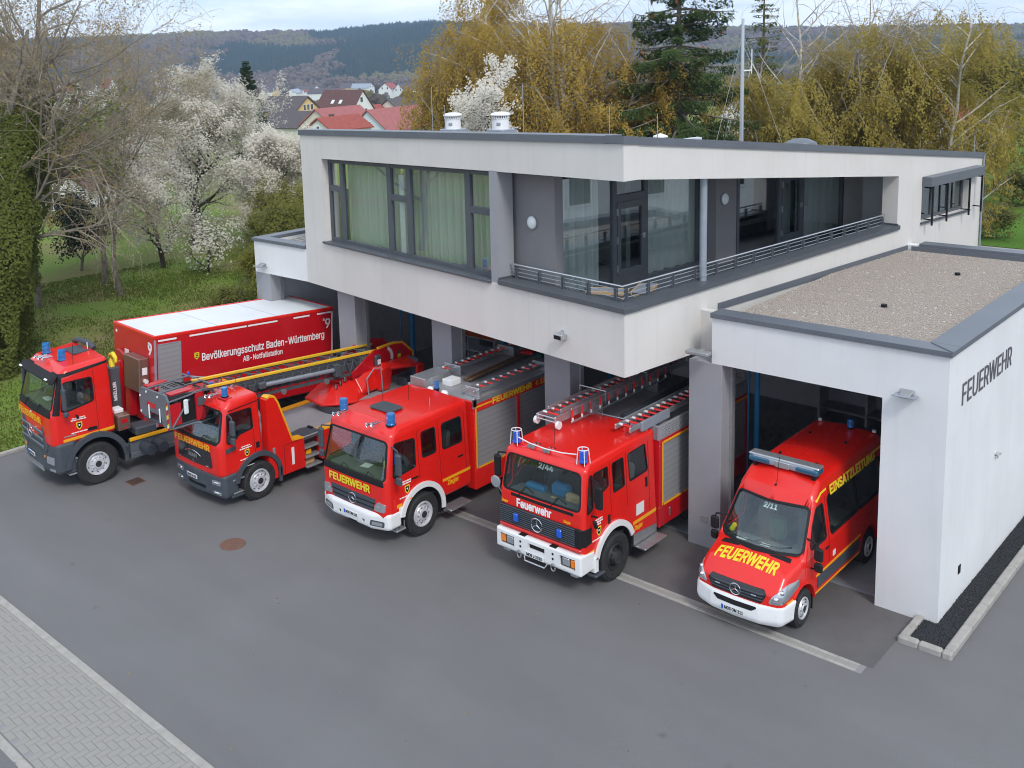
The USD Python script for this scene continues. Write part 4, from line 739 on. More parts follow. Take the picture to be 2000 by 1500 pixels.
# ---- crew-cab engine with white bumper (third from the left)
def engine3():
    t = thing('fire_engine', 'red crew-cab fire engine with white bumper, curved white arches and FEUERWEHR on its body', 'fire engine', (-10.53, -4.42, 0), group='fire vehicles parked before the gates')
    hw = 1.05
    c = Cab(t, [sym([(hw, .17, .72, .17), (hw, .17, 1.46, .17), (hw - .05, .38, 2.36, .15), (hw - .08, .55, 2.46, .14), (hw - .08, 2.58, 2.48, .12), (hw, 2.60, .70, .12), (hw - .02, .2, 1.0, .17)]) + [(0, .13, .75, .15), (0, .13, 1.45, .15), (.4, .14, 1.45, .15), (-.4, .14, 1.45, .15), (.4, .14, .75, .15), (-.4, .14, .75, .15), (0, .55, 2.50, .14), (0, 2.58, 2.53, .12)]], 1.02)
    c.arch(1.06, .50, .60); c.cuts.append(B(-3, 3, -1, 3.2, 0, .62)); c.cuts.append(B(-3, 3, 1.0, 1.75, .3, .70))
    ws, wss = frontw([(-.96, 1.53), (.96, 1.53), (.89, 2.30), (-.89, 2.30)], -.4, .62)
    W = [('windscreen', ws, wss)]
    for pts in ([(.24, 1.56), (.90, 1.62), (.92, 2.22), (.34, 2.27)], [(1.15, 1.74), (1.56, 1.74), (1.56, 2.28), (1.15, 2.28)], [(1.80, 1.72), (2.42, 1.72), (2.40, 2.28), (1.80, 2.28)]):
        a, b = sidew(pts); W.append(('side_window', a, b))
    c.build(W)
    interior(t, hw, .1, 2.6, 1.08, 1.52, (1.0, 2.0))
    part(t, 'paper_sheet', rot(B(-.12, .10, .35, .36 + .2, 1.50, 1.504), 14, (0, 0, 1), (0, .4, 1.5)), 'plate_white'); part(t, 'jacket', [cb(.35, .62, .62, .78, 1.55, 2.0, .06)], 'plate_blue'); part(t, 'gloves', [cb(.4, .47, .55, .60, 1.48, 1.68, .02), cb(.5, .57, .55, .60, 1.46, 1.66, .02)], 'lemon')
    for y in (1.02, 1.68, 2.52): seam(c, y, .95 if y > 1.5 else 1.3, 2.38)
    c.skin('roof_seam', tm_box(-.9, .9, 1.62, 1.635, 2.3, 3), 'fire_red', .006)
    fr = poly3(Polygon([(-.72, 1.09), (.72, 1.09), (.62, .80), (-.62, .80)]), -.5, .5, 'y'); g = c.skin('grille', fr, 'plastic_grey', .012, deep=.03)
    for z in (.885, .985): c.skin('grille_bar', poly3(Polygon([(-.66 - (z - .88) * .4, z - .012), (.66 + (z - .88) * .4, z - .012), (.66 + (z - .88) * .4, z + .012), (-.66 - (z - .88) * .4, z + .012)]), -.5, .5, 'y'), 'black', .018)
    star(t, 0, -.03, .93, .115)
    part(t, 'lettering', face_front(text('FEUERWEHR', .155, 1.32), (-.08, -.030, 1.20)), 'lemon', smooth=False)
    part(t, 'cowl_panel', (c.S(.006) - c.S(-.02)) ^ poly3(rp([(-.97, 1.40), (.97, 1.40), (.95, 1.51), (-.95, 1.51)], .02), -.5, .6, 'y'), 'black')
    for x in (-.45, .35): wiper(t, [(x, -.01, 1.43), (x + .12, .05, 1.62), (x + .30, .04, 1.55)])
    for s in (-1, 1):
        c.skin('headlight', poly3(rp([(s * .68, .83), (s * .97, .84), (s * 1.0, 1.02), (s * .80, 1.05), (s * .70, .95)], .03), -.5, .4, 'y'), 'lamp_clear', .016, deep=.02); part(t, 'headlight_bulb', hullof([(s * .80, .02, .93, .045), (s * .86, .03, .93, .045)]), 'chrome'); part(t, 'corner_trim', hullof([(s * 1.02, .24, 1.06, .04), (s * 1.02, .24, .84, .04)]), 'fire_red')
    bsp = sym([(hw + .02, .13, .52, .11), (hw + .02, .13, .72, .11), (hw + .02, .36, .5, .06), (hw + .02, .36, .74, .06)]) + [(x, .03, z, .11) for x in (-.6, .6) for z in (.50, .68)]; bs = hullof(bsp)
    bs = bs - tm_box(-.16, .16, -.5, .06, .38, .46) - tm_box(-.42, -.34, -.5, 0, .50, .58) - tm_box(.34, .42, -.5, 0, .50, .58)
    bm = part(t, 'bumper', bs, 'signal_white')
    part(t, 'bumper_recess', [B(-.15, .15, -.02, .05, .39, .455), B(-.42, -.34, -.04, .05, .50, .58), B(.34, .42, -.04, .05, .50, .58)], 'black')
    for s in (-1, 1): part(t, 'lamp_recess', (hullof(bsp, .004) - hullof(bsp, -.02)) ^ poly3(rp([(s * .58, .50), (s * .94, .50), (s * .96, .63), (s * .62, .63)], .03), -.5, .4, 'y'), 'plastic_grey'); part(t, 'fog_lamp', (hullof(bsp, .010) - hullof(bsp, -.02)) ^ poly3(rp([(s * .64, .525), (s * .90, .525), (s * .90, .60), (s * .66, .60)], .02), -.5, .4, 'y'), 'lamp_clear')
    plate(t, 'MOS OM 242', -.082, .60)
    for s in (-1, 1):
        x0, x1 = sorted((s * .80, s * (hw + .04))); part(t, 'wheel_arch', arc_band(1.06, .50, .58, .70, -8, 168, x0, x1), 'signal_white'); part(t, 'arch_liner', arc_band(1.06, .50, .57, .585, -20, 175, *sorted((s * .6, s * (hw + .02)))), 'black')
        part(t, 'step_panel', cb(s * (hw - .06), s * (hw + .01), .36, .50, .62, .86, .01), 'signal_white'); part(t, 'entry_step', [cb(s * .82, s * 1.02, .30, .58, .30, .34, .01), B(s * .98, s * 1.0, .32, .34, .34, .62), B(s * .98, s * 1.0, .54, .56, .34, .62)], 'alu_dull')
        part(t, 'mudflap', cb(s * .75, s * 1.05, 1.70, 1.72, .28, .75, .005), 'black')
        part(t, 'fold_step', cb(s * .9, s * 1.22, 1.78, 2.46, .30, .34, .01), 'alu')
        c.skin('stripe', poly3(sbox(.36, .80, 3, .89) if 0 else Polygon([(.30, .86), (.45, .86), (.45, .94), (.30, .94)]), *sorted((s * .5, s * 3)), 'x'), 'yellow'); c.skin('stripe', poly3(sbox(1.72, .98, 2.72, 1.04), *sorted((s * .5, s * 3)), 'x'), 'yellow')
        c.skin('door_handle', poly3(sbox(.78, 1.36, .96, 1.39), *sorted((s * .5, s * 3)), 'x'), 'black', .02); c.skin('door_handle', poly3(sbox(2.25, 1.38, 2.42, 1.41), *sorted((s * .5, s * 3)), 'x'), 'black', .02)
        mirror(t, s * 1.25, .22, 1.92, s, .48)
        wheel(t, s * (hw + .02), 1.06, .475, RIM, .27, s); wheel(t, s * (hw + .0), 4.6, .475, RIM, .27, s)
        part(t, 'side_marker', hullof([(s * 1.085, .66, .98, .018), (s * 1.085, .66, .98, .018), (s * 1.09, .70, .99, .018)]), 'lamp_orange')
    shield(t, hw + .001, .62, 1.20); caption_lines(t, hw + .001, .62, 1.20, [(.19, .30, .03), (.14, .26, .03), (-.15, .46, .025)])
    part(t, 'maker_script', face_right(text('Ziegler', .10, .36), (hw + .002, 2.05, .86)), 'yellow', smooth=False)
    beacon(t, -.78, .52, 2.60); beacon(t, .74, .52, 2.60)
    horns(t, -.62, .42, 2.60); horns(t, .46, .42, 2.60)
    hatch = rp([(-.34, .85), (.34, .85), (.34, 1.32), (-.34, 1.32)], .1); part(t, 'roof_hatch', tm(poly3(hatch, 2.655, 2.675, 'z')), 'plastic_grey')
    for x, y in ((.02, 1.75), (-.35, 1.30)): part(t, 'aerial', tube([(x, y, 2.6), (x - .02, y + .05, 2.95)], .006, 5), 'black')
    part(t, 'aerial', tube([(.55, 1.9, 2.6), (.55, 1.9, 2.78)], .012, 6), 'steel')
    part(t, 'chassis', [B(-.45, .45, .5, 6.6, .45, .75), B(-.8, .8, 2.7, 3.4, .4, .6)], 'black')
    # equipment body
    y0, y1, zt_ = 2.80, 6.85, 2.52
    bw = 1.055
    part(t, 'body', [cb(-bw, bw, y0, y1, .42, .90, .01), cb(-bw, bw, y0, y1, 2.26, zt_, .012), B(-bw + .06, bw - .06, y0 + .02, y1, .9, 2.26), cb(-bw, bw, y0, y0 + .10, .9, 2.26, .01), B(-bw, bw, y1 - .1, y1, .9, 2.26), B(-bw, bw, 4.36, 4.44, .9, 2.26)], 'fire_red')
    part(t, 'body_trim', [cb(bw - .05, bw + .012, y0 - .01, y1, 2.46, 2.56, .008), cb(-bw - .012, -bw + .05, y0 - .01, y1, 2.46, 2.56, .008), cb(bw - .04, bw + .02, y0 - .02, y0 + .06, 2.36, 2.60, .01)], 'alu')
    part(t, 'trim_end', cb(bw - .02, bw + .02, y0 - .025, y0 + .09, 2.40, 2.58, .01), 'black')
    for a, b in ((y0 + .10, 4.36), (4.44, y1 - .1)):
        for s in (-1, 1):
            r = part(t, 'roller_shutter', B(s * (bw - .03), s * (bw - .045), a, b, .90, 2.26), 'shutter')
    fr = [cb(bw + .001, bw + .005, y0 + .04, y0 + .085, .92, 2.40, .001), cb(bw + .001, bw + .006, y0 + .086, y0 + .62, 2.36, 2.40, .001), cb(bw + .001, bw + .006, y0 + .12, 3.7, .905, .95, .001), cb(bw + .001, bw + .006, 3.74, 4.3, .905, .95, .001)]
    part(t, 'stripe', fr, 'yellow', smooth=False)
    part(t, 'body_lettering', face_right(text('FEUERWEHR', .13, 1.45, depth=.003), (bw + .002, y0 + 1.38, 2.315)), 'lemon', smooth=False)
    part(t, 'phone_number', [face_right(text('112', .12, depth=.003), (bw + .002, y0 + 2.58, 2.32)), mv(tm(poly3(Point(0, 0).buffer(.055).difference(Point(.02, .01).buffer(.03)), 0, .003, 'x')), (bw + .002, y0 + 2.31, 2.38))], 'lemon', smooth=False)
    part(t, 'roof_deck', B(-bw + .05, bw - .05, y0 + .03, y1, zt_ + .002, zt_ + .014), 'deck_plate')
    part(t, 'cargo_box', [cb(-1.0, -.50, y0 + .02, y0 + .9, zt_ + .015, zt_ + .22, .01)], 'alu'); part(t, 'cargo_box', [cb(-.35, -.06, y0 + .45, y0 + .8, zt_ + .015, zt_ + .16, .01)], 'signal_white')
    for x in (-.32, .12): part(t, 'white_can', cb(x, x + .2, y0 - .14, y0 + .0, zt_ - .06, zt_ + .13, .05), 'signal_white')
    beacon(t, -.04, y0 - .06, zt_ + .13, .06, .16); part(t, 'beacon_stem', cyl(.06, .2, (-.04, y0 - .06, zt_ - .06)), 'black')
    ladder_flat(t, -.95, -.65, y0 + .95, y1 - .3, zt_ + .12, .08, 12); ladder_flat(t, .62, .92, y0 + .15, y1 - 1.1, zt_ + .12, .08, 10)
    part(t, 'ladder_support', [cb(-1.0, -.45, y, y + .06, zt_ + .015, zt_ + .26, .01) for y in (y0 + 1.2, y1 - .8)] + [cb(.56, 1.0, y, y + .05, zt_ + .015, zt_ + .24, .01) for y in (y0 + .25, y1 - 1.3)], 'alu')
    part(t, 'wooden_pole', [tube([(-.1 + k * .07, y0 + .95, zt_ + .07 + .03 * (k % 2)), (-.28 + k * .06, y1 - .6, zt_ + .09 + .03 * (k % 2))], .03, 8) for k in range(4)], 'wood_brown')
    part(t, 'broom_head', rot(cb(-.28, .06, y1 - .75, y1 - .55, zt_ + .12, zt_ + .2, .02), 20, (0, 0, 1), (-.1, y1 - .6, 0)), 'deep_red'); part(t, 'tarpaulin', hullof([(-.35, y1 - .4, zt_ + .08, .06), (.2, y1 - .5, zt_ + .06, .05), (.1, y1 - .15, zt_ + .12, .08), (-.3, y1 - .15, zt_ + .06, .05)]), 'tarp_green')
    part(t, 'rear_board', cb(-1.0, 1.0, y1 - .05, y1 - .02, zt_, zt_ + .2, .01), 'zinc')
engine3()

# ---- older square engine (fourth)
def engine4():
    t = thing('fire_engine', 'older square red fire engine with black grille, chunky white bumper and ladders jutting over it', 'fire engine', (-6.30, -3.40, 0), group='fire vehicles parked before the gates')
    hw = 1.03
    c = Cab(t, [sym([(hw, .22, .80, .10), (hw, .22, 1.64, .10), (hw - .04, .36, 2.42, .10), (hw - .07, .48, 2.50, .09), (hw - .07, 2.64, 2.53, .08), (hw, 2.66, .62, .06), (hw, .3, .8, .08)]) + [(0, .20, .82, .10), (0, .20, 1.62, .10), (0, .48, 2.54, .09), (0, 2.64, 2.56, .08)]], 1.05)
    c.arch(1.13, .50, .60); c.cuts.append(B(-3, 3, -1, .64, 0, .78)); c.cuts.append(B(-3, 3, .6, 1.75, 0, .66))
    ws, wss = frontw([(-.93, 1.72), (.93, 1.72), (.87, 2.40), (-.87, 2.40)], -.4, .62, .08, .03)
    W = [('windscreen', ws, wss)]
    for pts in ([(.24, 1.62), (.44, 1.72), (.46, 2.36), (.38, 2.36)], [(.50, 1.76), (.74, 1.92), (.98, 1.98), (.98, 2.36), (.51, 2.36)], [(1.16, 1.78), (1.54, 1.80), (1.52, 2.37), (1.14, 2.37)], [(1.74, 1.82), (2.40, 1.84), (2.32, 2.40), (1.70, 2.38)]):
        a, b = sidew(pts, .04, .02); W.append(('side_window', a, b))
    c.build(W)
    interior(t, hw, .15, 2.6, 1.10, 1.68, (1.0, 2.0), cloth='dash_grey')
    part(t, 'dash_clutter', [cb(-.7, -.2, .5, .7, 1.55, 1.75, .05), cb(-.1, .35, .55, .8, 1.6, 1.9, .08)], 'hose_blue'); part(t, 'dash_clutter', [cb(.3, .6, .5, .65, 1.6, 1.8, .05), cb(.0, .12, .4, .5, 1.6, 1.66, .02)], 'wood_light'); part(t, 'rope_coil', tube([(.55, 1.32, 2.3), (.56, 1.3, 1.95), (.56, 1.42, 1.9), (.55, 1.45, 2.25)], .02, 6), 'wood_light')
    part(t, 'screen_number', face_front(text('2/44', .11, .36, depth=.003), (-.02, .345, 2.24), 12), 'text_white', smooth=False)
    for y in (1.05, 1.62, 2.44): seam(c, y, .9 if y > 2 else 1.35, 2.44, .012)
    # grille, star, blue front flashers
    part(t, 'grille', [cb(-1.0, 1.0, .075, .13, 1.00, 1.38, .02)], 'black'); part(t, 'grille_slat', [cb(-.98, .86, .055, .08, z, z + .022, .006) for z in np.arange(1.02, 1.36, .042)], 'plastic_grey', kind=None)
    for s in (-1, 1): part(t, 'grille_corner', hullof([(s * .92, .13, 1.04, .05), (s * .99, .20, 1.04, .05), (s * .92, .13, 1.34, .05), (s * .99, .20, 1.34, .05), (s * .99, .36, 1.06, .05), (s * .99, .36, 1.33, .05)]), 'black')
    part(t, 'lower_lip', cb(-1.0, 1.0, .06, .2, .92, .985, .02), 'roof_red')
    star(t, -.02, .03, 1.20, .135)
    for x in (-.55, .52): part(t, 'front_flasher', cb(x - .055, x + .055, .01, .06, 1.12, 1.28, .012), 'blue_bright')
    part(t, 'lettering', face_front(text('Feuerwehr', .155, .86), (-.14, .10, 1.42), 1), 'text_white', smooth=False)
    part(t, 'maker_badge', [face_front(text('Ziegler', .05, .17), (x, .108, 1.42), 1) for x in (-.88, .66)], 'yellow', smooth=False)
    part(t, 'cowl_panel', (c.S(.006) - c.S(-.02)) ^ poly3(sbox(-.72, 1.60, .80, 1.66), -.5, .6, 'y'), 'black')
    for x in (-.55, .25): wiper(t, [(x, .10, 1.62), (x + .18, .14, 1.86), (x + .38, .14, 1.78)])
    # bumper
    bs = hullof(sym([(hw + .02, .05, .52, .05), (hw + .02, .05, .84, .05), (hw + .02, .42, .52, .04), (hw + .02, .42, .82, .04)]) + [(x, .02, z, .04) for x in (-.8, .8) for z in (.54, .84)])
    for s in (-1, 1): bs = bs - tm_box(min(s * .56, s * .92), max(s * .56, s * .92), -.5, .06, .58, .80)
    bs = bs - tm_box(-.95, .95, .12, .6, .7, 1.2) - tm_box(-.2, .2, -.5, .03, .68, .79)
    part(t, 'bumper', bs, 'signal_white')
    for s in (-1, 1):
        part(t, 'lamp_box', B(s * .565, s * .915, .035, .07, .585, .795), 'black'); part(t, 'headlight', cb(s * .60, s * .78, .0, .045, .61, .77, .02), 'lamp_clear'); part(t, 'indicator', cb(s * .80, s * .90, .0, .045, .61, .77, .015), 'lamp_orange')
        part(t, 'fog_lamp', cb(s * .74, s * .92, .06, .22, .39, .49, .02), 'lamp_clear'); part(t, 'bumper_hole', [cyl(.026, .006, (s * .40, -.022, z), 'y', 12) for z in (.66, .76)] + [B(s * .30, s * .46, .0, .14, .883, .893)], 'black')
        part(t, 'towing_eye', tube([(s * .42 + .05 * math.cos(a), -.04, .50 + .075 * math.sin(a)) for a in np.linspace(0, 6.283, 17)[:-1]], .012, 6, closed=True), 'alu_dull')
        x0, x1 = sorted((s * .78, s * (hw + .05))); part(t, 'wheel_arch', [arc_band(1.13, .50, .585, .70, 20, 165, x0, x1), cb(x0, x1, .42, .55, .40, .72, .02)], 'signal_white'); part(t, 'arch_liner', arc_band(1.13, .50, .575, .59, -20, 175, *sorted((s * .5, s * (hw + .02)))), 'black')
        part(t, 'arch_front', cb(s * .72, s * 1.0, .44, .62, .36, .86, .03), 'plastic_grey'); part(t, 'entry_step', cb(s * .78, s * 1.1, .42, .74, .30, .36, .02), 'plastic_grey')
        part(t, 'fold_step', [cb(s * .92, s * 1.26, 1.90, 2.72, .34, .38, .01), cb(s * .98, s * 1.02, 1.86, 2.7, .40, .72, .005)], 'alu')
        c.skin('stripe', poly3(sbox(.20, .82, .46, .88), *sorted((s * .5, s * 3)), 'x'), 'yellow'); c.skin('stripe', poly3(sbox(1.80, .86, 2.7, .93), *sorted((s * .5, s * 3)), 'x'), 'yellow')
        c.skin('door_handle', poly3(sbox(.93, 1.22, 1.00, 1.40), *sorted((s * .5, s * 3)), 'x'), 'black', .012); c.skin('door_handle', poly3(sbox(2.30, 1.50, 2.37, 1.70), *sorted((s * .5, s * 3)), 'x'), 'black', .012)
        mirror(t, s * 1.24, .34, 2.02, s, .46, m='black', low=False); part(t, 'near_mirror', hullof([(s * 1.16, .3, 1.52, .04), (s * 1.16, .34, 1.42, .04)]), 'black')
        wheel(t, s * (hw + .04), 1.13, .475, (.27, 'dark', 'rim_dark'), .26, s); wheel(t, s * (hw + .02), 4.4, .475, (.27, 'dark', 'rim_dark'), .26, s)
    part(t, 'front_slot', B(-.19, .19, .02, .05, .685, .785), 'black'); plate(t, 'MOS J 2325', -.03, .57, -.04, .48, eu=False)
    part(t, 'tow_bar', tube([(-.30, -.02, .50), (-.26, -.05, .42), (.22, -.05, .42), (.26, -.02, .50)], .016, 8), 'steel')
    part(t, 'work_light', [lathe([(.02, -.06), (.11, -.02), (.125, .02), (.11, .03), (0, .035)], 20, 'y').apply_transform(np.diag([1, -1, 1, 1.])).apply_translation((-1.20, .22, 1.72))], 'lamp_clear'); part(t, 'work_light_arm', tube([(-1.18, .26, 1.62), (-1.10, .3, 1.45), (-1.06, .3, 1.25)], .015, 6), 'steel')
    shield(t, hw + .001, .62, 1.20); caption_lines(t, hw + .001, .62, 1.20, [(.24, .26, .03), (.19, .28, .03), (.14, .16, .03), (-.15, .44, .025)])
    part(t, 'notice_plate', [B(hw, hw + .006, 1.92, 2.20, 1.02, 1.26)], 'plate_white'); part(t, 'maker_script', face_right(text('Ziegler', .09, .30), (hw + .002, 2.0, .73)), 'yellow', smooth=False)
    for x in (-.80, .83):
        b = part(t, 'beacon', lathe([(0, 0), (.085, 0), (.085, .03), (.07, .04), (.07, .20), (.05, .23), (0, .235)], 20, at=(x, .42, 2.60)), 'blue_bright')
        part(b, 'guard_ring', [tube([(x + .10 * math.cos(a), .42 + .10 * math.sin(a), 2.86) for a in np.linspace(0, 6.283, 21)[:-1]], .010, 6, closed=True)] + [tube([(x + .10 * math.cos(a), .42 + .10 * math.sin(a), 2.86), (x + .13 * math.cos(a), .42 + .13 * math.sin(a), 2.56)], .009, 6) for a in (.8, 2.4, 3.9, 5.5)], 'signal_white')
    part(t, 'roof_rail', tube([(-.70, .36, 2.74), (-.4, .33, 2.70), (0, .31, 2.69), (.4, .33, 2.70), (.72, .36, 2.74)], .012, 6), 'signal_white')
    for x in (-.42, -.05):
        for d in (0, .09): part(t, 'horn', [lathe([(.0, -.02), (.045, -.015), (.045, .0), (.02, .02), (.012, .12), (0, .12)], 12, 'y', (x + d, .36, 2.63)), cyl(.03, .05, (x + d, .52, 2.62), 'y', 8)], 'chrome')
    part(t, 'aerial', tube([(-.1, .75, 2.6), (-.12, .78, 2.95)], .005, 5), 'black'); part(t, 'chassis', [B(-.45, .45, .6, 6.4, .42, .72)], 'black')
    y0, y1, zt_, bw = 2.74, 6.6, 2.36, 1.06
    part(t, 'body', [cb(-bw, bw, y0, y1, .46, .90, .01), cb(-bw, bw, y0, y1, 2.24, zt_, .01), B(-bw + .06, bw - .06, y0 + .02, y1, .9, 2.24), cb(-bw, bw, y0, y0 + .12, .9, 2.24, .01), B(-bw, bw, y1 - .1, y1, .9, 2.24), B(-bw, bw, 4.9, 4.98, .9, 2.24)], 'deep_red')
    for s in (-1, 1):
        for a, b in ((y0 + .16, 4.9), (4.98, y1 - .1)):
            r = part(t, 'roller_shutter', B(s * (bw - .03), s * (bw - .045), a, b, .9, 2.24), 'shutter')
    part(t, 'stripe', [cb(bw + .001, bw + .005, y0 + .10, y0 + .15, .92, 2.30, .001), cb(bw + .001, bw + .006, y0 + .16, y1, 2.26, 2.31, .001), cb(bw + .001, bw + .006, y0 + .18, 3.6, .905, .955, .001), cb(bw + .001, bw + .006, 3.75, 4.6, .905, .955, .001)], 'yellow', smooth=False)
    part(t, 'side_latch', cb(bw, bw + .01, y0 + .38, y0 + .44, .6, .78, .004), 'steel'); part(t, 'rear_corner', [cb(-bw - .0, -bw - .02, y1 - .02, y1 + .03, .9, 2.3, .003)], 'yellow')
    # tread-plate parapets and deck
    part(t, 'tread_parapet', [cb(bw - .06, bw, y0 - .02, y1, zt_, zt_ + .30, .008), cb(-bw, -bw + .06, y0 - .02, y1, zt_, zt_ + .30, .008), cb(.62, bw - .06, y0, y0 + .04, zt_, zt_ + .30, .006)], 'deck_plate')
    studs = [rot(B(-.018, .018, -.006, .006, 0, .004), 45 if (i + j) % 2 else -45).apply_transform(np.array([[0, 0, 1, 0], [1, 0, 0, 0], [0, 1, 0, 0], [0, 0, 0, 1.]])).apply_translation((bw, y0 + .05 + i * .055, zt_ + .05 + j * .055)) for i in range(44) for j in range(5)]
    part(t, 'tread_stud', studs, 'chrome', kind='stuff', smooth=False)
    part(t, 'roof_deck', B(-bw + .05, bw - .05, y0 + .03, y1, zt_ + .02, zt_ + .032), 'deck_plate')
    part(t, 'deck_stud', [rot(B(-.02, .02, -.007, .007, 0, .005), 45 if (i + j) % 2 else -45).apply_translation((-.25 + i * .06, y0 + .12 + j * .06, zt_ + .031)) for i in range(15) for j in range(30)], 'alu', kind='stuff', smooth=False)
    # long wheeled ladder on the left, jutting over the cab
    a = part(t, 'long_ladder', [cb(x - .022, x + .022, 1.32, 6.5, 2.76, 2.91, .008) for x in (-.97, -.53)] + [cb(x - .018, x + .018, 1.6, 6.4, 2.92, 2.99, .006) for x in (-.91, -.59)], 'alu')
    for k in range(20): part(a, 'rung', cyl(.022, .30, (-.85, 1.5 + k * .245, 2.90), 'x', 8), 'fire_red'); part(a, 'rung_grip', cyl(.024, .10, (-.95, 1.5 + k * .245, 2.90), 'x', 8), 'signal_white')
    for x in (-.97, -.53): part(a, 'ladder_wheel', lathe([(0, -.03), (.085, -.03), (.085, .03), (0, .03)], 16, 'x', (x + (.06 if x > -.8 else -.06), 1.37, 2.74)), 'signal_white')
    part(a, 'ladder_bar', [tube([(-1.01, 1.33, z), (-.49, 1.33, z)], .014, 6) for z in (2.80, 2.88)], 'steel')
    part(t, 'ladder_gallows', [cb(-1.1, -.5, y, y + .06, 2.38, 2.80, .01) for y in (2.95, 5.2)] + [tube([(-1.08, y, 2.6), (-1.08, y, 3.05), (-.40, y, 3.05), (-.40, y, 2.6)], .018, 8) for y in (2.97, 4.6)], 'alu')
    ladder_flat(t, .52, .86, 1.95, 6.4, 2.72, .11, 19); part(t, 'ladder_tray', [cb(.88, .94, 2.3, 3.35, 2.66, 2.86, .01), cb(.50, .90, 2.5, 2.56, 2.60, 2.71, .01), cb(.42, .47, 2.4, 6.4, 2.62, 2.82, .01)], 'zinc')
    # hook ladder standing on edge, suction pipe
    hk = part(t, 'hook_ladder', [cb(-.44, -.41, 1.75, 5.6, 2.68, 2.72, .006), cb(-.44, -.41, 1.75, 5.6, 2.96, 3.0, .006)], 'alu')
    for k in range(12): part(hk, 'rung', cyl(.018, .20, (-.425, 1.80 + k * .33, 2.74 + .05), 'z', 8), 'fire_red'); part(hk, 'rung_grip', cyl(.022, .07, (-.425, 1.80 + k * .33, 2.72), 'z', 8), 'signal_white')
    part(t, 'suction_pipe', [tube([(.02, 3.1, 2.56), (-.12, 6.2, 2.56)], .07, 12), cyl(.085, .12, (.02, 3.0, 2.56), 'y', 14)], 'plastic_grey')
    part(t, 'deck_rail', [tube([(-.46, 2.72, 2.62), (.5, 2.72, 2.66)], .016, 8), tube([(-.9, 6.5, 2.85), (.95, 6.5, 2.85)], .016, 8), tube([(-.9, 6.5, 2.7), (.95, 6.5, 2.7)], .012, 8)] + [tube([(x, 6.5, 2.4), (x, 6.5, 2.85)], .014, 6) for x in (-.9, 0, .95)], 'steel')
engine4()
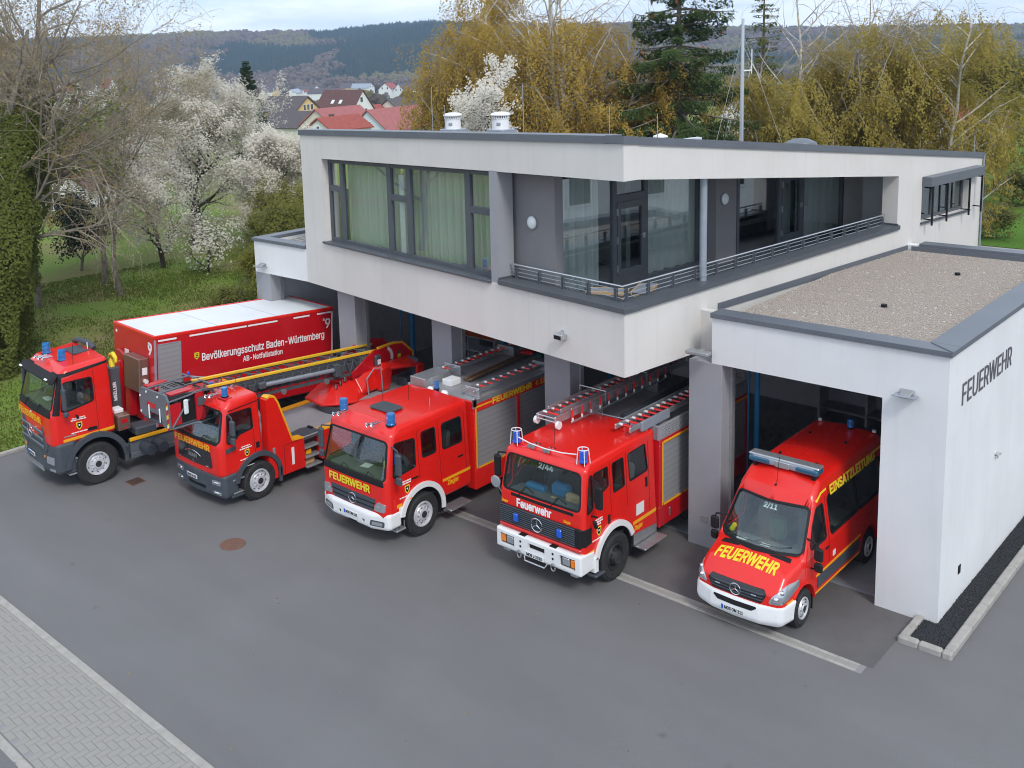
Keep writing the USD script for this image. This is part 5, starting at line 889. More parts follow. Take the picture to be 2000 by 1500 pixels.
# ---- turntable ladder truck (second)
def turntable_ladder():
    t = thing('ladder_truck', 'red turntable ladder truck with yellow ladder rails and grey rescue basket over its cab', 'ladder truck', (-14.83, -5.62, 0), group='fire vehicles parked before the gates')
    hw = 1.03
    c = Cab(t, [sym([(hw, .20, .92, .17), (hw, .20, 1.52, .17), (hw - .05, .40, 2.34, .15), (hw - .08, .52, 2.44, .14), (hw - .08, 1.16, 2.48, .10), (hw, 1.18, .90, .10)]) + [(0, .13, .92, .15), (0, .14, 1.52, .15), (0, .52, 2.48, .14), (0, 1.16, 2.53, .1), (.4, .14, 1.2, .15), (-.4, .14, 1.2, .15)]], 1.02)
    c.arch(1.06, .48, .62)
    ws, wss = frontw([(-.93, 1.64), (.93, 1.64), (.87, 2.33), (-.87, 2.33)], -.4, .6)
    W = [('windscreen', ws, wss)]
    a, b = sidew([(.26, 1.60), (.42, 1.60), (.62, 1.74), (1.0, 1.78), (1.0, 2.26), (.34, 2.27)], .05); W.append(('side_window', a, b)); c.build(W)
    interior(t, hw, .1, 1.2, 1.10, 1.62, (.85,))
    part(t, 'steering_grip', rot(tube([(.2 * math.cos(q), .2 * math.sin(q), 0) for q in np.linspace(0, 6.283, 25)[:-1]], .018, 6, closed=True), 50, (1, 0, 0)).apply_translation((-.6, .52, 1.74)), 'tarp_green')
    seam(c, 1.02, .95, 2.36)
    g = c.skin('grille', poly3(rp([(-.72, 1.00), (.72, 1.00), (.66, 1.40), (-.66, 1.40)], .04), -.5, .5, 'y'), 'gloss_black', .012, deep=.03)
    part(t, 'maker_letters', face_front(text('MAN', .10, .34, depth=.006), (0, -.042, 1.14)), 'chrome', smooth=False)
    part(t, 'maker_arc', [tube([(.42 * math.sin(a), -.04, 1.10 + .20 * math.cos(a)) for a in np.linspace(-.9, .9, 12)], .010, 6), face_front(text('X', .05), (0, -.042, 1.03))], 'chrome')
    part(t, 'grille_trim', [cb(x - .05, x + .05, -.045, -.03, 1.03, 1.05, .004) for x in (-.58, .58)], 'chrome')
    part(t, 'lettering', face_front(text('FEUERWEHR', .135, 1.48), (-.02, -.030, 1.43)), 'yellow', smooth=False)
    part(t, 'cowl_panel', (c.S(.006) - c.S(-.02)) ^ poly3(rp([(-.9, 1.575), (.9, 1.575), (.9, 1.63), (-.9, 1.63)], .02), -.5, .6, 'y'), 'black')
    for x in (-.5, .3): wiper(t, [(x, .0, 1.58), (x + .1, .04, 1.74), (x + .32, .05, 1.70)])
    bsp = sym([(hw + .01, .20, .38, .12), (hw + .01, .20, .76, .12), (hw + .01, .44, .40, .06), (hw + .01, .44, .80, .06)]) + [(0, .10, .38, .12), (0, .10, .76, .12)]; bs = hullof(bsp)
    bs = bs - tm_box(-.36, .36, -.5, .07, .40, .50)
    part(t, 'bumper', bs, 'plastic_grey'); part(t, 'bumper_recess', B(-.35, .35, .03, .068, .41, .49), 'black')
    for s in (-1, 1):
        part(t, 'headlight', (hullof(bsp, .010) - hullof(bsp, -.02)) ^ poly3(rp([(s * .62, .59), (s * .90, .59), (s * .92, .70), (s * .62, .70)], .025), -.5, .4, 'y'), 'lamp_clear'); part(t, 'headlight_bulb', hullof([(s * .72, .06, .645, .035), (s * .82, .08, .645, .035)]), 'chrome'); part(t, 'fog_lamp', (hullof(bsp, .010) - hullof(bsp, -.02)) ^ poly3(rp([(s * .66, .36), (s * .92, .36), (s * .92, .44), (s * .64, .44)], .025), -.5, .4, 'y'), 'lamp_clear'); part(t, 'fog_lamp_bulb', hullof([(s * .72, .06, .40, .035), (s * .82, .08, .40, .035)]), 'chrome')
        x0, x1 = sorted((s * .78, s * (hw + .06))); part(t, 'wheel_arch', [arc_band(1.06, .48, .58, .69, -8, 170, x0, x1), cb(x0, x1, 1.66, 1.74, .22, .62, .02)], 'plastic_grey'); part(t, 'arch_liner', arc_band(1.06, .48, .57, .585, -20, 175, *sorted((s * .4, s * (hw + .02)))), 'black')
        part(t, 'step_box', [cb(s * .74, s * (hw - .04), .34, .50, .26, .94, .02), cb(s * .74, s * (hw + .0), .30, .74, .24, .32, .02)], 'plastic_grey')
        part(t, 'entry_step', [cb(s * .80, s * (hw + .02), .33, .66, z, z + .035, .006) for z in (.34, .66)], 'alu')
        c.skin('mirror_foot', poly3(rp([(.19, 1.38), (.48, 1.42), (.48, 1.50), (.19, 1.48)], .02), *sorted((s * .5, s * 3)), 'x'), 'plastic_grey', .03)
        c.skin('door_handle', poly3(sbox(1.06, 1.26, 1.16, 1.40), *sorted((s * .5, s * 3)), 'x'), 'black', .012); c.skin('drip_rail', poly3(Polygon([(.36, 2.34), (1.2, 2.38), (1.2, 2.40), (.36, 2.36)]), *sorted((s * .5, s * 3)), 'x'), 'black', .010)
        mirror(t, s * 1.23, .30, 2.02, s, .38, m='plastic_grey')
        wheel(t, s * (hw + .05), 1.06, .46, RIM, .26, s); wheel(t, s * (hw + .0), 4.85, .46, RIM, .26, s)
    plate(t, 'MOS FM 333', -.03, .64, -.12, .44)
    shield(t, hw + .001, .78, 1.24, .9); caption_lines(t, hw + .001, .76, 1.24, [(.17, .26, .025), (.12, .36, .028), (-.14, .36, .025), (-.28 - .05, .44, .018)])
    beacon(t, .66, .52, 2.62, .08, .21); part(t, 'beacon_foot', cb(.5, .82, .40, .62, 2.555, 2.60, .01), 'deep_red'); horns(t, .40, .50, 2.60); part(t, 'aerial', tube([(.45, .95, 2.55), (.44, 1.0, 2.95)], .006, 5), 'black'); part(t, 'aerial_foot', cyl(.02, .12, (.45, .95, 2.5)), 'steel')
    part(t, 'chassis', [B(-.45, .45, .5, 7.4, .45, .85)], 'black')
    # superstructure
    for s in (-1, 1):
        x0, x1 = sorted((s * .80, s * 1.05))
        col = Polygon([(1.38, .34), (2.46, .34), (2.46, 1.09), (2.10, 1.13), (1.72, 2.20), (1.62, 2.36), (1.48, 2.40), (1.40, 2.34)]); col = col.buffer(-.02).buffer(.02)
        p = part(t, 'side_column', poly3(col, x0, x1, 'x'), 'fire_red', smooth=40)
        edge = LineString([(1.42, 2.385), (1.50, 2.415), (1.64, 2.375), (1.735, 2.21), (2.11, 1.145), (2.46, 1.105)]).buffer(.022, cap_style=2)
        part(p, 'yellow_edge', poly3(edge, *sorted((s * .84, s * 1.055)), 'x'), 'yellow')
        part(p, 'panel_gap', [B(s * 1.047, s * 1.0515, 1.84, 1.85, .36, 1.08), B(s * 1.047, s * 1.0515, 1.84, 2.44, 1.075, 1.085)], 'black')
        part(p, 'reflector', cb(s * 1.05, s * 1.056, 2.06, 2.14, .52, .96, .002), 'text_white'); part(p, 'marker', cb(s * 1.05, s * 1.065, 1.50, 1.57, .98, 1.12, .004), 'zinc'); part(p, 'marker_lamp', cb(s * 1.05, s * 1.065, 1.49, 1.57, .92, .975, .004), 'yellow')
        part(p, 'grab_rail', tube([(s * .84, 1.78, 2.12), (s * .80, 1.86, 2.08), (s * .78, 2.22, 1.2), (s * .80, 2.16, 1.14)], .016, 8), 'zinc')
        part(t, 'side_locker', [cb(x0, x1, 3.02, 4.18, .36, 1.10, .012), cb(x0, x1, 5.5, 7.2, .36, 1.10, .012)], 'fire_red'); part(t, 'locker_edge', cb(x0 + .004, x1 + .004, 3.02, 7.2, 1.10, 1.13, .004), 'yellow')
        part(t, 'step_recess', [B(s * .74, s * .76, 2.46, 3.02, .25, 1.12)], 'plastic_grey')
        for k, z in enumerate((.28, .52, .76, 1.0)): part(t, 'deck_step', cb(s * .76, s * (1.08 - k * .03), 2.50, 2.98, z, z + .04, .008), 'alu_dull')
        part(t, 'stowed_block', cb(s * .8, s * .95, 2.56, 2.84, .33, .46, .01), 'wood_light'); part(t, 'wheel_chock', cb(s * .82, s * .95, 2.60, 2.76, .57, .70, .02), 'yellow')
        part(t, 'rear_arch', arc_band(4.85, .48, .56, .62, 0, 180, *sorted((s * .78, s * 1.06))), 'plastic_grey')
    part(t, 'deck', [cb(-1.04, 1.04, 1.40, 7.3, 1.075, 1.115, .004)], 'deck_grey'); part(t, 'deck_panel', tm(poly3(Polygon([(.62, 2.30), (1.02, 2.38), (1.02, 3.0), (.62, 3.0), (.52, 2.75)]), 1.116, 1.13, 'z')), 'plastic_grey')
    part(t, 'deck_fitting', [cb(.1, .3, 1.9, 2.0, 1.116, 1.13, .003), cb(.62, .8, 2.9, 2.97, 1.13, 1.17, .003)], 'black')
    part(t, 'rear_body', [cb(-1.03, 1.03, 6.4, 7.35, .36, 1.07, .01), B(-.75, .75, 1.4, 7.3, .75, 1.07)], 'fire_red')
    # turntable
    part(t, 'turntable_ring', cyl(.92, .17, (.12, 4.82, 1.115), n=40), 'plastic_grey')
    part(t, 'turret', [tm(hullof([(-.62, 3.92, 1.36, .05), (.10, 3.86, 1.34, .05), (.42, 4.10, 1.36, .05), (.62, 4.6, 1.35, .05), (-.66, 5.4, 1.36, .05), (.3, 5.6, 1.36, .06), (-.5, 4.4, 1.66, .06), (.10, 4.3, 1.70, .06), (.22, 5.0, 1.74, .06), (-.5, 5.3, 1.76, .06)])),
        tm(hullof([(.20, 4.8, 1.5, .06), (.52, 4.9, 1.50, .06), (.2, 5.5, 1.5, .06), (.5, 5.5, 1.5, .06), (.24, 4.9, 1.86, .06), (.40, 5.4, 1.9, .06)]))], 'fire_red', smooth=24)
    plat = Polygon([(.30, 4.30), (.70, 4.62), (1.02, 5.6), (1.04, 6.55), (.78, 6.9), (.2, 6.9), (.2, 5.2)])
    part(t, 'operator_platform', poly3(plat, 1.29, 1.36, 'z'), 'fire_red'); part(t, 'platform_floor', poly3(plat.buffer(-.06), 1.361, 1.372, 'z'), 'deck_grey')
    part(t, 'operator_seat', [cb(.52, .92, 6.15, 6.6, 1.37, 1.62, .05), rot(cb(.52, .92, 6.55, 6.66, 1.6, 2.1, .04), -8, (1, 0, 0), (0, 6.6, 1.6))], 'plastic_grey')
    part(t, 'console', [tm(hullof([(.40, 5.5, 1.45, .07), (.62, 5.5, 1.45, .07), (.40, 5.7, 1.45, .07), (.64, 5.72, 1.45, .07), (.38, 5.48, 1.96, .07), (.70, 5.50, 2.0, .07), (.66, 5.85, 2.02, .06)])), tm(hullof([(.60, 5.6, 1.98, .05), (.95, 6.3, 1.98, .05), (.45, 6.75, 2.02, .05), (.95, 6.72, 1.9, .05), (.5, 5.7, 2.06, .05)])), tm(hullof([(1.0, 6.5, 1.36, .04), (1.0, 6.75, 1.4, .04), (.98, 6.75, 1.9, .04), (.98, 6.55, 1.9, .04)]))], 'fire_red', smooth=24)
    part(t, 'hand_rail', tube([(.62, 5.05, 1.36), (.60, 5.02, 1.85), (.66, 5.25, 2.10), (.74, 5.42, 2.08), (.74, 5.45, 1.36)], .018, 8), 'zinc')
    # ladder bearer plates
    zl = lambda y: 2.80 - .0735 * (y - .2)
    side = Polygon([(4.72, 2.02), (5.55, zl(5.5) + .05), (6.30, zl(6.3) + .13), (6.62, zl(6.6) + .10), (7.0, 2.10), (7.0, 1.62), (6.2, 1.58), (5.4, 1.74), (4.74, 1.90)])
    for x in (.30, -.52):
        p = part(t, 'bearer_plate', poly3(side, x, x + .05, 'x'), 'deep_red', smooth=False)
        if x > 0:
            rim = LineString([(5.70, zl(5.7) + .09), (6.30, zl(6.3) + .155), (6.62, zl(6.6) + .125), (7.02, 2.10), (7.02, 1.66)]).buffer(.026, cap_style=2)
            part(p, 'yellow_rim', poly3(rim, .29, .36, 'x'), 'yellow')
            a = np.linspace(-.35, 1.1, 12); arc = Polygon([(6.02 - .10 + .33 * math.cos(q), 2.16 + .33 * math.sin(q)) for q in a] + [(5.92 + .24 * math.cos(q), 2.16 + .24 * math.sin(q)) for q in a[::-1]])
            part(p, 'angle_scale', poly3(arc, .351, .357, 'x'), 'larch_sign' if 'larch_sign' in MATS else 'opal'); part(p, 'warning_label', [B(.351, .356, 6.42, 6.54, 2.06, 2.16)], 'lemon'); part(p, 'label_top', [B(.351, .356, 6.42, 6.54, 2.165, 2.24)], 'plastic_grey')
            part(p, 'plate_gap', B(.351, .354, 4.8, 6.98, 1.895, 1.905), 'black')
    part(t, 'control_lamp', cb(.36, .46, 5.50, 5.72, 1.98, 2.34, .04), 'plastic_grey'); part(t, 'lamp_glass', [cb(.46, .47, 5.56, 5.68, 2.08, 2.22, .003), tm(hullof([(.44, 5.62, 1.93, .05), (.5, 5.62, 1.93, .05)]))], 'text_white')
    part(t, 'lift_cylinder', [tube([(.1, 4.9, 1.65), (.1, 3.8, 2.2)], .09, 12), tube([(-.35, 4.9, 1.65), (-.35, 3.8, 2.2)], .09, 12)], 'deep_red'); part(t, 'hydraulic_fitting', [cyl(.05, .12, (.2, 4.28 + k * .16, 1.70 + .06 * k)) for k in range(3)], 'chrome')
    # the ladder set itself
    n = 15; lad = []
    def chord(x, y0, y1, dz, w, h): return [tm(m3.Manifold.hull_points(np.array([(x + a, y, zl(y) + dz + b) for y in (y0, y1) for a in (-w, w) for b in (0, h)])))]
    L = part(t, 'ladder', chord(.24, .2, 6.2, -.06, .022, .05) + chord(-.44, .2, 6.2, -.06, .022, .05) + chord(.24, 1.1, 5.2, -.52, .03, .07) + chord(-.44, 1.1, 5.2, -.52, .03, .07) + chord(.15, .1, 5.6, -.42, .02, .20) + chord(-.35, .1, 5.6, -.42, .02, .20) + chord(.06, .1, 5.6, -.40, .02, .13) + chord(-.26, .1, 5.6, -.40, .02, .13), 'anthracite', 'stack of dark grey ladder sections', smooth=False)
    for x in (.24, -.44): part(L, 'top_rail', chord(x, .35, 6.35 if x > 0 else 6.15, -.012, .048, .05), 'ladder_yellow', smooth=False)
    tr = []
    for x in (.235, -.435):
        ys = np.linspace(1.15, 5.2, n)
        for i in range(n - 1):
            ym = (ys[i] + ys[i + 1]) / 2; tr += [tube([(x, ys[i], zl(ys[i]) - .05), (x, ym, zl(ym) - .46)], .018, 6), tube([(x, ym, zl(ym) - .46), (x, ys[i + 1], zl(ys[i + 1]) - .05)], .018, 6)]
        tr += [tube([(x, .35, zl(.35) - .05), (x, .75, zl(.7) - .3)], .016, 6), tube([(x, 1.15, zl(1.15) - .05), (x, .75, zl(.7) - .3)], .016, 6)]
    part(L, 'truss_bar', tr, 'anthracite')
    for k in range(19): y = .35 + k * .31; part(L, 'rung', [tube([(-.42, y, zl(y) - .09), (.22, y, zl(y) - .09)], .016, 6)], 'anthracite')
    part(L, 'cross_brace', [tube([(-.42, y, zl(y) - .03), (.22, y + .3, zl(y) - .03)], .012, 6) for y in np.arange(.5, 5.8, .62)], 'anthracite')
    part(L, 'side_tube', tube([(.34, 1.9, zl(1.9) - .22), (.34, 4.1, zl(4.1) - .24)], .055, 12), 'zinc'); part(L, 'tube_holder', cb(.28, .40, 1.72, 1.92, zl(1.8) - .30, zl(1.8) - .14, .02), 'anthracite'); part(L, 'tube_holder', [cb(.27, .42, 4.12, 4.30, zl(4.2) - .42, zl(4.2) - .10, .01)], 'anthracite')
    part(L, 'tool', [tube([(.29, .75, zl(.75) - .17), (.29, 1.15, zl(1.15) - .20)], .022, 8), tm(tube([(.29, .72 + .05 * math.cos(q), zl(.75) - .17 + .05 * math.sin(q)) for q in np.linspace(0, 6.283, 13)[:-1]], .015, 6, closed=True))], 'alu'); part(L, 'pulley', [cyl(.07, .05, (.27, y, zl(y) - .52), 'x', 14) for y in (2.5, 3.9)], 'alu')
    part(L, 'cable', [tube([(.3, .9 + .25 * k, zl(.9) - .25 - .05 * k), (.32, 1.3 + .3 * k, zl(1.3) - .42), (.28, 1.9 + .3 * k, zl(1.9) - .28)], .010, 5) for k in range(5)], 'black')
    part(t, 'ladder_rest', [cb(-.45, .25, 1.42, 1.52, 2.0, 2.16, .02), cb(-.36, -.28, 1.42, 1.52, 1.1, 2.0, .01), cb(.1, .18, 1.42, 1.52, 1.1, 2.0, .01)], 'plastic_grey')
    # rescue basket hung at the tip, over the cab
    bx0, bx1, by0, by1, bz0, bz1 = -1.16, .11, -.66, .52, 2.00, 2.80
    front = Polygon([(bx0, bz0 + .14), (bx0, bz1 - .12), (bx0 + .1, bz1), (bx1 - .1, bz1), (bx1, bz1 - .14), (bx1, bz0), (bx1 - .28, bz0 + .02), (bx1 - .33, bz0 + .26), (bx0 + .42, bz0 + .28), (bx0 + .38, bz0 + .08)])
    K_ = part(t, 'rescue_basket', poly3(front, by0, by0 + .05, 'y'), 'slate_metal', 'dark grey rescue basket', smooth=False)
    part(K_, 'basket_handle', [cb(x - .018, x + .018, by0 - .03, by0 - .002, bz0 + .10, bz0 + .44, .01) for x in (bx0 + .44, bx1 - .36)], 'text_white'); part(K_, 'screw', [cyl(.028, .012, (x, by0 - .012, z), 'y', 10) for x, z in ((bx0 + .04, bz1 - .22), (bx0 + .34, bz1 - .07), (bx1 - .44, bz1 - .10), (bx1 - .05, bz1 - .30), (bx0 + .05, bz0 + .2), (bx1 - .05, bz0 + .06))], 'text_white')
    part(K_, 'front_mark', [B(bx0 + .34, bx0 + .74, by0 - .003, by0 - .001, bz0 + .38, bz0 + .50)], 'deep_red')
    strip = [tm(poly3(Polygon([(bx1 - .085, z), (bx1, z + .06), (bx1, z + .16), (bx1 - .085, z + .10)]), by0 - .006, by0 - .001, 'y')) for z in np.arange(bz0, bz1 - .3, .22)]
    part(K_, 'warning_stripe', [B(bx1 - .085, bx1 + .002, by0 - .0045, by0 - .0005, bz0 - .02, bz1 - .18)], 'deep_red'); part(K_, 'warning_bar', strip, 'lemon')
    part(K_, 'side_panel', B(bx1 - .02, bx1 - .005, by0 + .05, by0 + .34, bz0 + .06, bz1 - .22), 'deep_red'); part(K_, 'side_panel', B(bx1 - .02, bx1 + .03, by0 + .72, by0 + .96, bz0 + .03, bz1 - .10), 'deep_red'); part(K_, 'inner_box', [cb(bx0 + .30, bx1 - .10, by0 + .36, by1 - .05, bz0 + .06, bz1 - .30, .03), B(bx1 - .06, bx1 - .045, by0 + .30, by1, bz0 + .04, bz1 - .12)], 'black'); part(K_, 'side_panel', [B(bx0 + .005, bx0 + .02, by0 + .05, by0 + .5, bz0 + .06, bz1 - .2)], 'deep_red')
    part(K_, 'basket_floor', cb(bx0 + .04, bx1 - .02, by0 + .05, by1, bz0, bz0 + .05, .01), 'plastic_grey')
    part(K_, 'lid', [tm(poly3(Polygon([(bx1 - .26, by0 + .10), (bx1 - .02, by0 + .10), (bx1 - .02, by0 + .66), (bx1 - .12, by0 + .72), (bx1 - .26, by0 + .66)]), bz1 - .02, bz1 + .01, 'z')), tm(poly3(Polygon([(bx0 + .04, by0 + .10), (bx0 + .28, by0 + .10), (bx0 + .22, by0 + .66), (bx0 + .04, by0 + .60)]), bz1 - .02, bz1 + .01, 'z'))], 'deep_red')
    fr = [tube(p, .022, 6) for p in ([(bx0 + .34, by0 + .04, bz1), (bx0 + .34, by1, bz1 + .02)], [(bx1 - .36, by0 + .04, bz1), (bx1 - .36, by1, bz1 + .02)], [(bx0 + .34, by0 + .4, bz1), (bx1 - .36, by0 + .4, bz1)], [(bx0 + .34, by0 + .75, bz1), (bx1 - .36, by0 + .75, bz1)], [(bx0 + .02, by1, bz1), (bx1 + .02, by1, bz1)],
        [(bx1 - .0, by0 + .04, bz1 - .14), (bx1 + .02, by0 + .6, bz1 - .10), (bx1 + .06, by0 + .72, bz1 - .05), (bx1 + .06, by1, bz1 - .06)], [(bx1 + .02, by0 + .1, bz0), (bx1 + .03, by0 + .6, bz0 + .0), (bx1 + .08, by0 + .72, bz0 - .02), (bx1 + .06, by1, bz0 + .0)], [(bx1 + .06, by1, bz0), (bx1 + .06, by1, bz1)], [(bx1, by0 + .08, bz0 + .02), (bx1 + .01, by0 + .56, bz1 - .2)], [(bx1 - .3, by1, bz0), (bx1 - .3, by1, bz1)], [(bx0 + .02, by1, bz0), (bx0 + .02, by1, bz1)], [(bx1 - .36, by1, bz1), (bx1 - .2, by1 + .3, bz1 - .2), (.24, by1 + .5, 2.7)], [(bx0 + .34, by1, bz1), (-.44, by1 + .5, 2.7)])]
    part(K_, 'frame_tube', fr, 'slate_metal'); part(K_, 'basket_box', [cb(bx1 - .25, bx1 - .05, by1 - .12, by1 - .02, bz0 + .08, bz1 - .12, .01)], 'anthracite'); part(K_, 'basket_lamp', [cb(bx1 - .015, bx1 + .05, by0 + .40, by0 + .52, bz0 + .26, bz0 + .62, .03)], 'opal')
    part(K_, 'cable', [tube([(bx0 + .5 + .1 * k, by0 + .3, bz1 - .02), (bx0 + .55 + .12 * k, by0 + .6, bz1 + .03), (bx0 + .8 + .05 * k, by1 + .1, bz1 - .03)], .012, 5) for k in range(4)], 'black'); part(K_, 'blue_cap', [cyl(.03, .1, (bx0 + .3, by1, bz1)), cyl(.03, .1, (bx1 + .02, by1, bz1 - .05))], 'blue_bright')
turntable_ladder()

# ---- hooklift truck (first) and its container
HEAD1 = 5.0
def hooklift():
    t = thing('hooklift_truck', 'tall red hooklift truck with dark grey bumper and large wheels at the far left', 'truck', (-18.93, -7.62, 0), -HEAD1, group='fire vehicles parked before the gates')
    hw = 1.14
    c = Cab(t, [sym([(hw, .22, 1.30, .18), (hw, .22, 1.95, .18), (hw - .06, .46, 2.82, .16), (hw - .09, .62, 2.94, .15), (hw - .09, 1.52, 3.06, .10), (hw, 1.55, 1.30, .09)]) + [(0, .14, 1.30, .16), (0, .15, 1.95, .16), (0, .62, 2.98, .15), (0, 1.52, 3.11, .1), (.45, .15, 1.6, .16), (-.45, .15, 1.6, .16)]], 1.5)
    c.arch(1.08, .53, .74)
    ws, wss = frontw([(-1.02, 2.10), (1.02, 2.10), (.95, 2.86), (-.95, 2.86)], -.4, .72)
    W = [('windscreen', ws, wss)]
    a, b = sidew([(.32, 2.06), (.55, 2.06), (1.14, 2.16), (1.14, 2.74), (.44, 2.74)], .06); W.append(('side_window', a, b)); c.build(W)
    interior(t, hw, .1, 1.5, 1.55, 2.08, (.9,)); part(t, 'dash_paper', cb(-.2, .1, .35, .5, 2.08, 2.12, .01), 'text_white')
    seam(c, 1.20, 1.3, 2.9); c.skin('pillar_trim', poly3(Polygon([(.10, 2.0), (.26, 1.98), (.42, 2.88), (1.6, 3.02), (1.6, 3.08), (.35, 2.96)]), .6, 3, 'x') + poly3(Polygon([(.10, 2.0), (.26, 1.98), (.42, 2.88), (1.6, 3.02), (1.6, 3.08), (.35, 2.96)]), -3, -.6, 'x'), 'black', .006)
    part(t, 'cowl_panel', (c.S(.006) - c.S(-.02)) ^ poly3(rp([(-1.05, 1.93), (1.05, 1.93), (1.04, 2.08), (-1.04, 2.08)], .03), -.5, .6, 'y'), 'black')
    part(t, 'sun_visor', [tm(hullof([(-1.06, .30, 2.94, .03), (1.06, .30, 2.94, .03), (-1.09, .17, 2.80, .03), (1.09, .17, 2.80, .03), (-1.0, .12, 2.84, .02), (1.0, .12, 2.84, .02)]))], 'black'); part(t, 'visor_lamp', [cb(x - .07, x + .07, .08, .14, 2.85, 2.90, .02) for x in (-.86, .86)], 'text_white')
    part(t, 'lettering', face_front(text('FEUERWEHR', .155, 1.52), (-.12, -.030, 1.72)), 'yellow', smooth=False)
    for x in (-.5, .3): wiper(t, [(x, -.0, 1.96), (x + .12, .06, 2.16), (x + .34, .06, 2.1)])
    # grille of three dark bands, bumper, lamps
    part(t, 'grille', [tm(hullof([(-.78, .03, 1.62, .03), (.62, .03, 1.62, .03), (-.80, .02, 1.02, .03), (.68, .02, 1.02, .03), (-.75, .15, 1.4, .03), (.7, .15, 1.4, .03)]))], 'plastic_grey')
    part(t, 'grille_bar', [cb(-.80 + .0 * k, .66, -.045, .0, z, z + .085, .02) for k, z in enumerate((1.08, 1.26, 1.44))], 'slate_metal'); part(t, 'grille_hole', [cyl(.020, .006, (x, -.048, z), 'y', 6) for z in (1.125, 1.305, 1.485) for x in np.arange(-.74, .64, .10)], 'black')
    star(t, -.10, -.07, 1.40, .15)
    bsp = sym([(hw + .04, .22, .60, .14), (hw + .04, .22, 1.16, .14), (hw + .04, .50, .60, .06), (hw + .04, .50, 1.2, .06)]) + [(0, .10, .58, .12), (0, .12, .98, .12), (.5, .1, .58, .12), (-.5, .1, .58, .12)]; bs = hullof(bsp)
    part(t, 'bumper', bs, 'plastic_grey'); part(t, 'underrun_grid', [B(-.62, .5, -.03, .0, .47, .50)] + [B(x, x + .02, -.035, .0, .49, .60) for x in np.arange(-.6, .5, .08)], 'alu_dull')
    for s in (-1, 1):
        part(t, 'headlight', (hullof(bsp, .010) - hullof(bsp, -.02)) ^ poly3(rp([(s * .70, .72), (s * 1.02, .72), (s * 1.04, .92), (s * .68, .90)], .03), -.5, .45, 'y'), 'lamp_clear'); part(t, 'fog_lamp', (hullof(bsp, .010) - hullof(bsp, -.02)) ^ poly3(rp([(s * .80, .53), (s * 1.04, .54), (s * 1.04, .62), (s * .78, .60)], .03), -.5, .45, 'y'), 'lamp_clear'); part(t, 'corner_panel', hullof([(s * .84, .10, 1.28, .06), (s * 1.08, .24, 1.28, .06), (s * .80, .08, 1.80, .06), (s * 1.08, .22, 1.88, .06)]), 'fire_red'); part(t, 'marker', cb(s * .62, s * .66, -.03, .0, .86, .92, .01), 'lamp_orange')
        x0, x1 = sorted((s * .86, s * (hw + .10))); part(t, 'wheel_arch', arc_band(1.08, .53, .69, .82, 5, 175, x0, x1), 'plastic_grey'); part(t, 'arch_rear_flap', cb(x0, x1, 1.78, 1.90, .36, .8, .03), 'plastic_grey'); part(t, 'arch_liner', arc_band(1.08, .53, .68, .695, -10, 178, *sorted((s * .4, s * (hw + .06)))), 'black')
        part(t, 'side_skirt', [tm(hullof([(s * (hw - .05), .34, 1.25, .05), (s * (hw - .05), .34, .95, .05), (s * (hw - .05), .58, 1.25, .05), (s * (hw - .05), .42, .95, .05)])), cb(s * .8, s * (hw + .02), .34, .62, .46, .78, .03)], 'plastic_grey'); part(t, 'entry_step', [cb(s * .84, s * (hw + .03), .36, .60, z, z + .03, .006) for z in (.42, .80)], 'alu_dull')
        c.skin('stripe', poly3(Polygon([(.30, 1.28), (1.19, 1.30), (1.19, 1.37), (.30, 1.35)]), *sorted((s * .5, s * 3)), 'x'), 'yellow'); c.skin('stripe', poly3(Polygon([(1.21, 1.30), (1.64, 1.31), (1.64, 1.38), (1.21, 1.37)]), *sorted((s * .5, s * 3)), 'x'), 'yellow')
        c.skin('door_handle', poly3(rp([(.90, 1.42), (1.16, 1.42), (1.16, 1.50), (.94, 1.50)], .02), *sorted((s * .5, s * 3)), 'x'), 'black', .014)
        mirror(t, s * 1.36, .34, 2.42, s, .56, low=False); part(t, 'low_mirror', cb(s * 1.28, s * 1.44, .28, .40, 1.98, 2.12, .04), 'plastic_grey')
        wheel(t, s * (hw + .06), 1.08, .535, (.30, 'truck', 'rim_silver'), .30, s)
        for y in (4.3, 5.5): wheel(t, s * (hw + .02), y, .535, (.30, 'truck', 'rim_silver'), .30, s)
    part(t, 'bonnet_mark', [cyl(.03, .006, (0, -.036, 1.90), 'y', 12)], 'text_white'); plate(t, 'MOS FW 441', -.035, .76, -.22, .46)
    shield(t, hw + .001, .72, 1.62, 1.05); caption_lines(t, hw + .001, .72, 1.62, [(.20, .34, .025), (.155, .40, .028), (-.16, .42, .026)]); c.skin('model_badge', poly3(sbox(.32, 1.40, .62, 1.43), .5, 3, 'x'), 'alu', .005)
    part(t, 'near_mirror', hullof([(1.19, .66, 1.90, .03), (1.19, .68, 1.84, .03)]), 'black')
    for x, y in ((-.60, .70), (.34, .74)): beacon(t, x, y, 3.12, .105, .27)
    horns(t, -.34, .62, 3.10, 1.2); horns(t, -.14, .66, 3.10); part(t, 'roof_hatch', tm(poly3(rp([(-.42, 1.05), (.30, 1.05), (.26, 1.5), (-.42, 1.5)], .05), 3.17, 3.20, 'z')), 'plastic_grey'); part(t, 'air_snorkel', tube([(-.9, 1.55, 2.6), (-.9, 1.56, 3.22), (-.6, 1.55, 3.30), (.1, 1.57, 3.32), (.25, 1.6, 3.22)], .07, 10), 'plastic_grey')
    part(t, 'aerial', [tube([(.88, .80, 3.05), (.86, .84, 3.6)], .006, 5), cyl(.035, .06, (.88, .8, 3.03)), cyl(.035, .06, (.96, .90, 3.02))], 'black'); part(t, 'aerial', tube([(.1, 1.5, 3.2), (.1, 1.5, 3.36)], .014, 6), 'text_white')
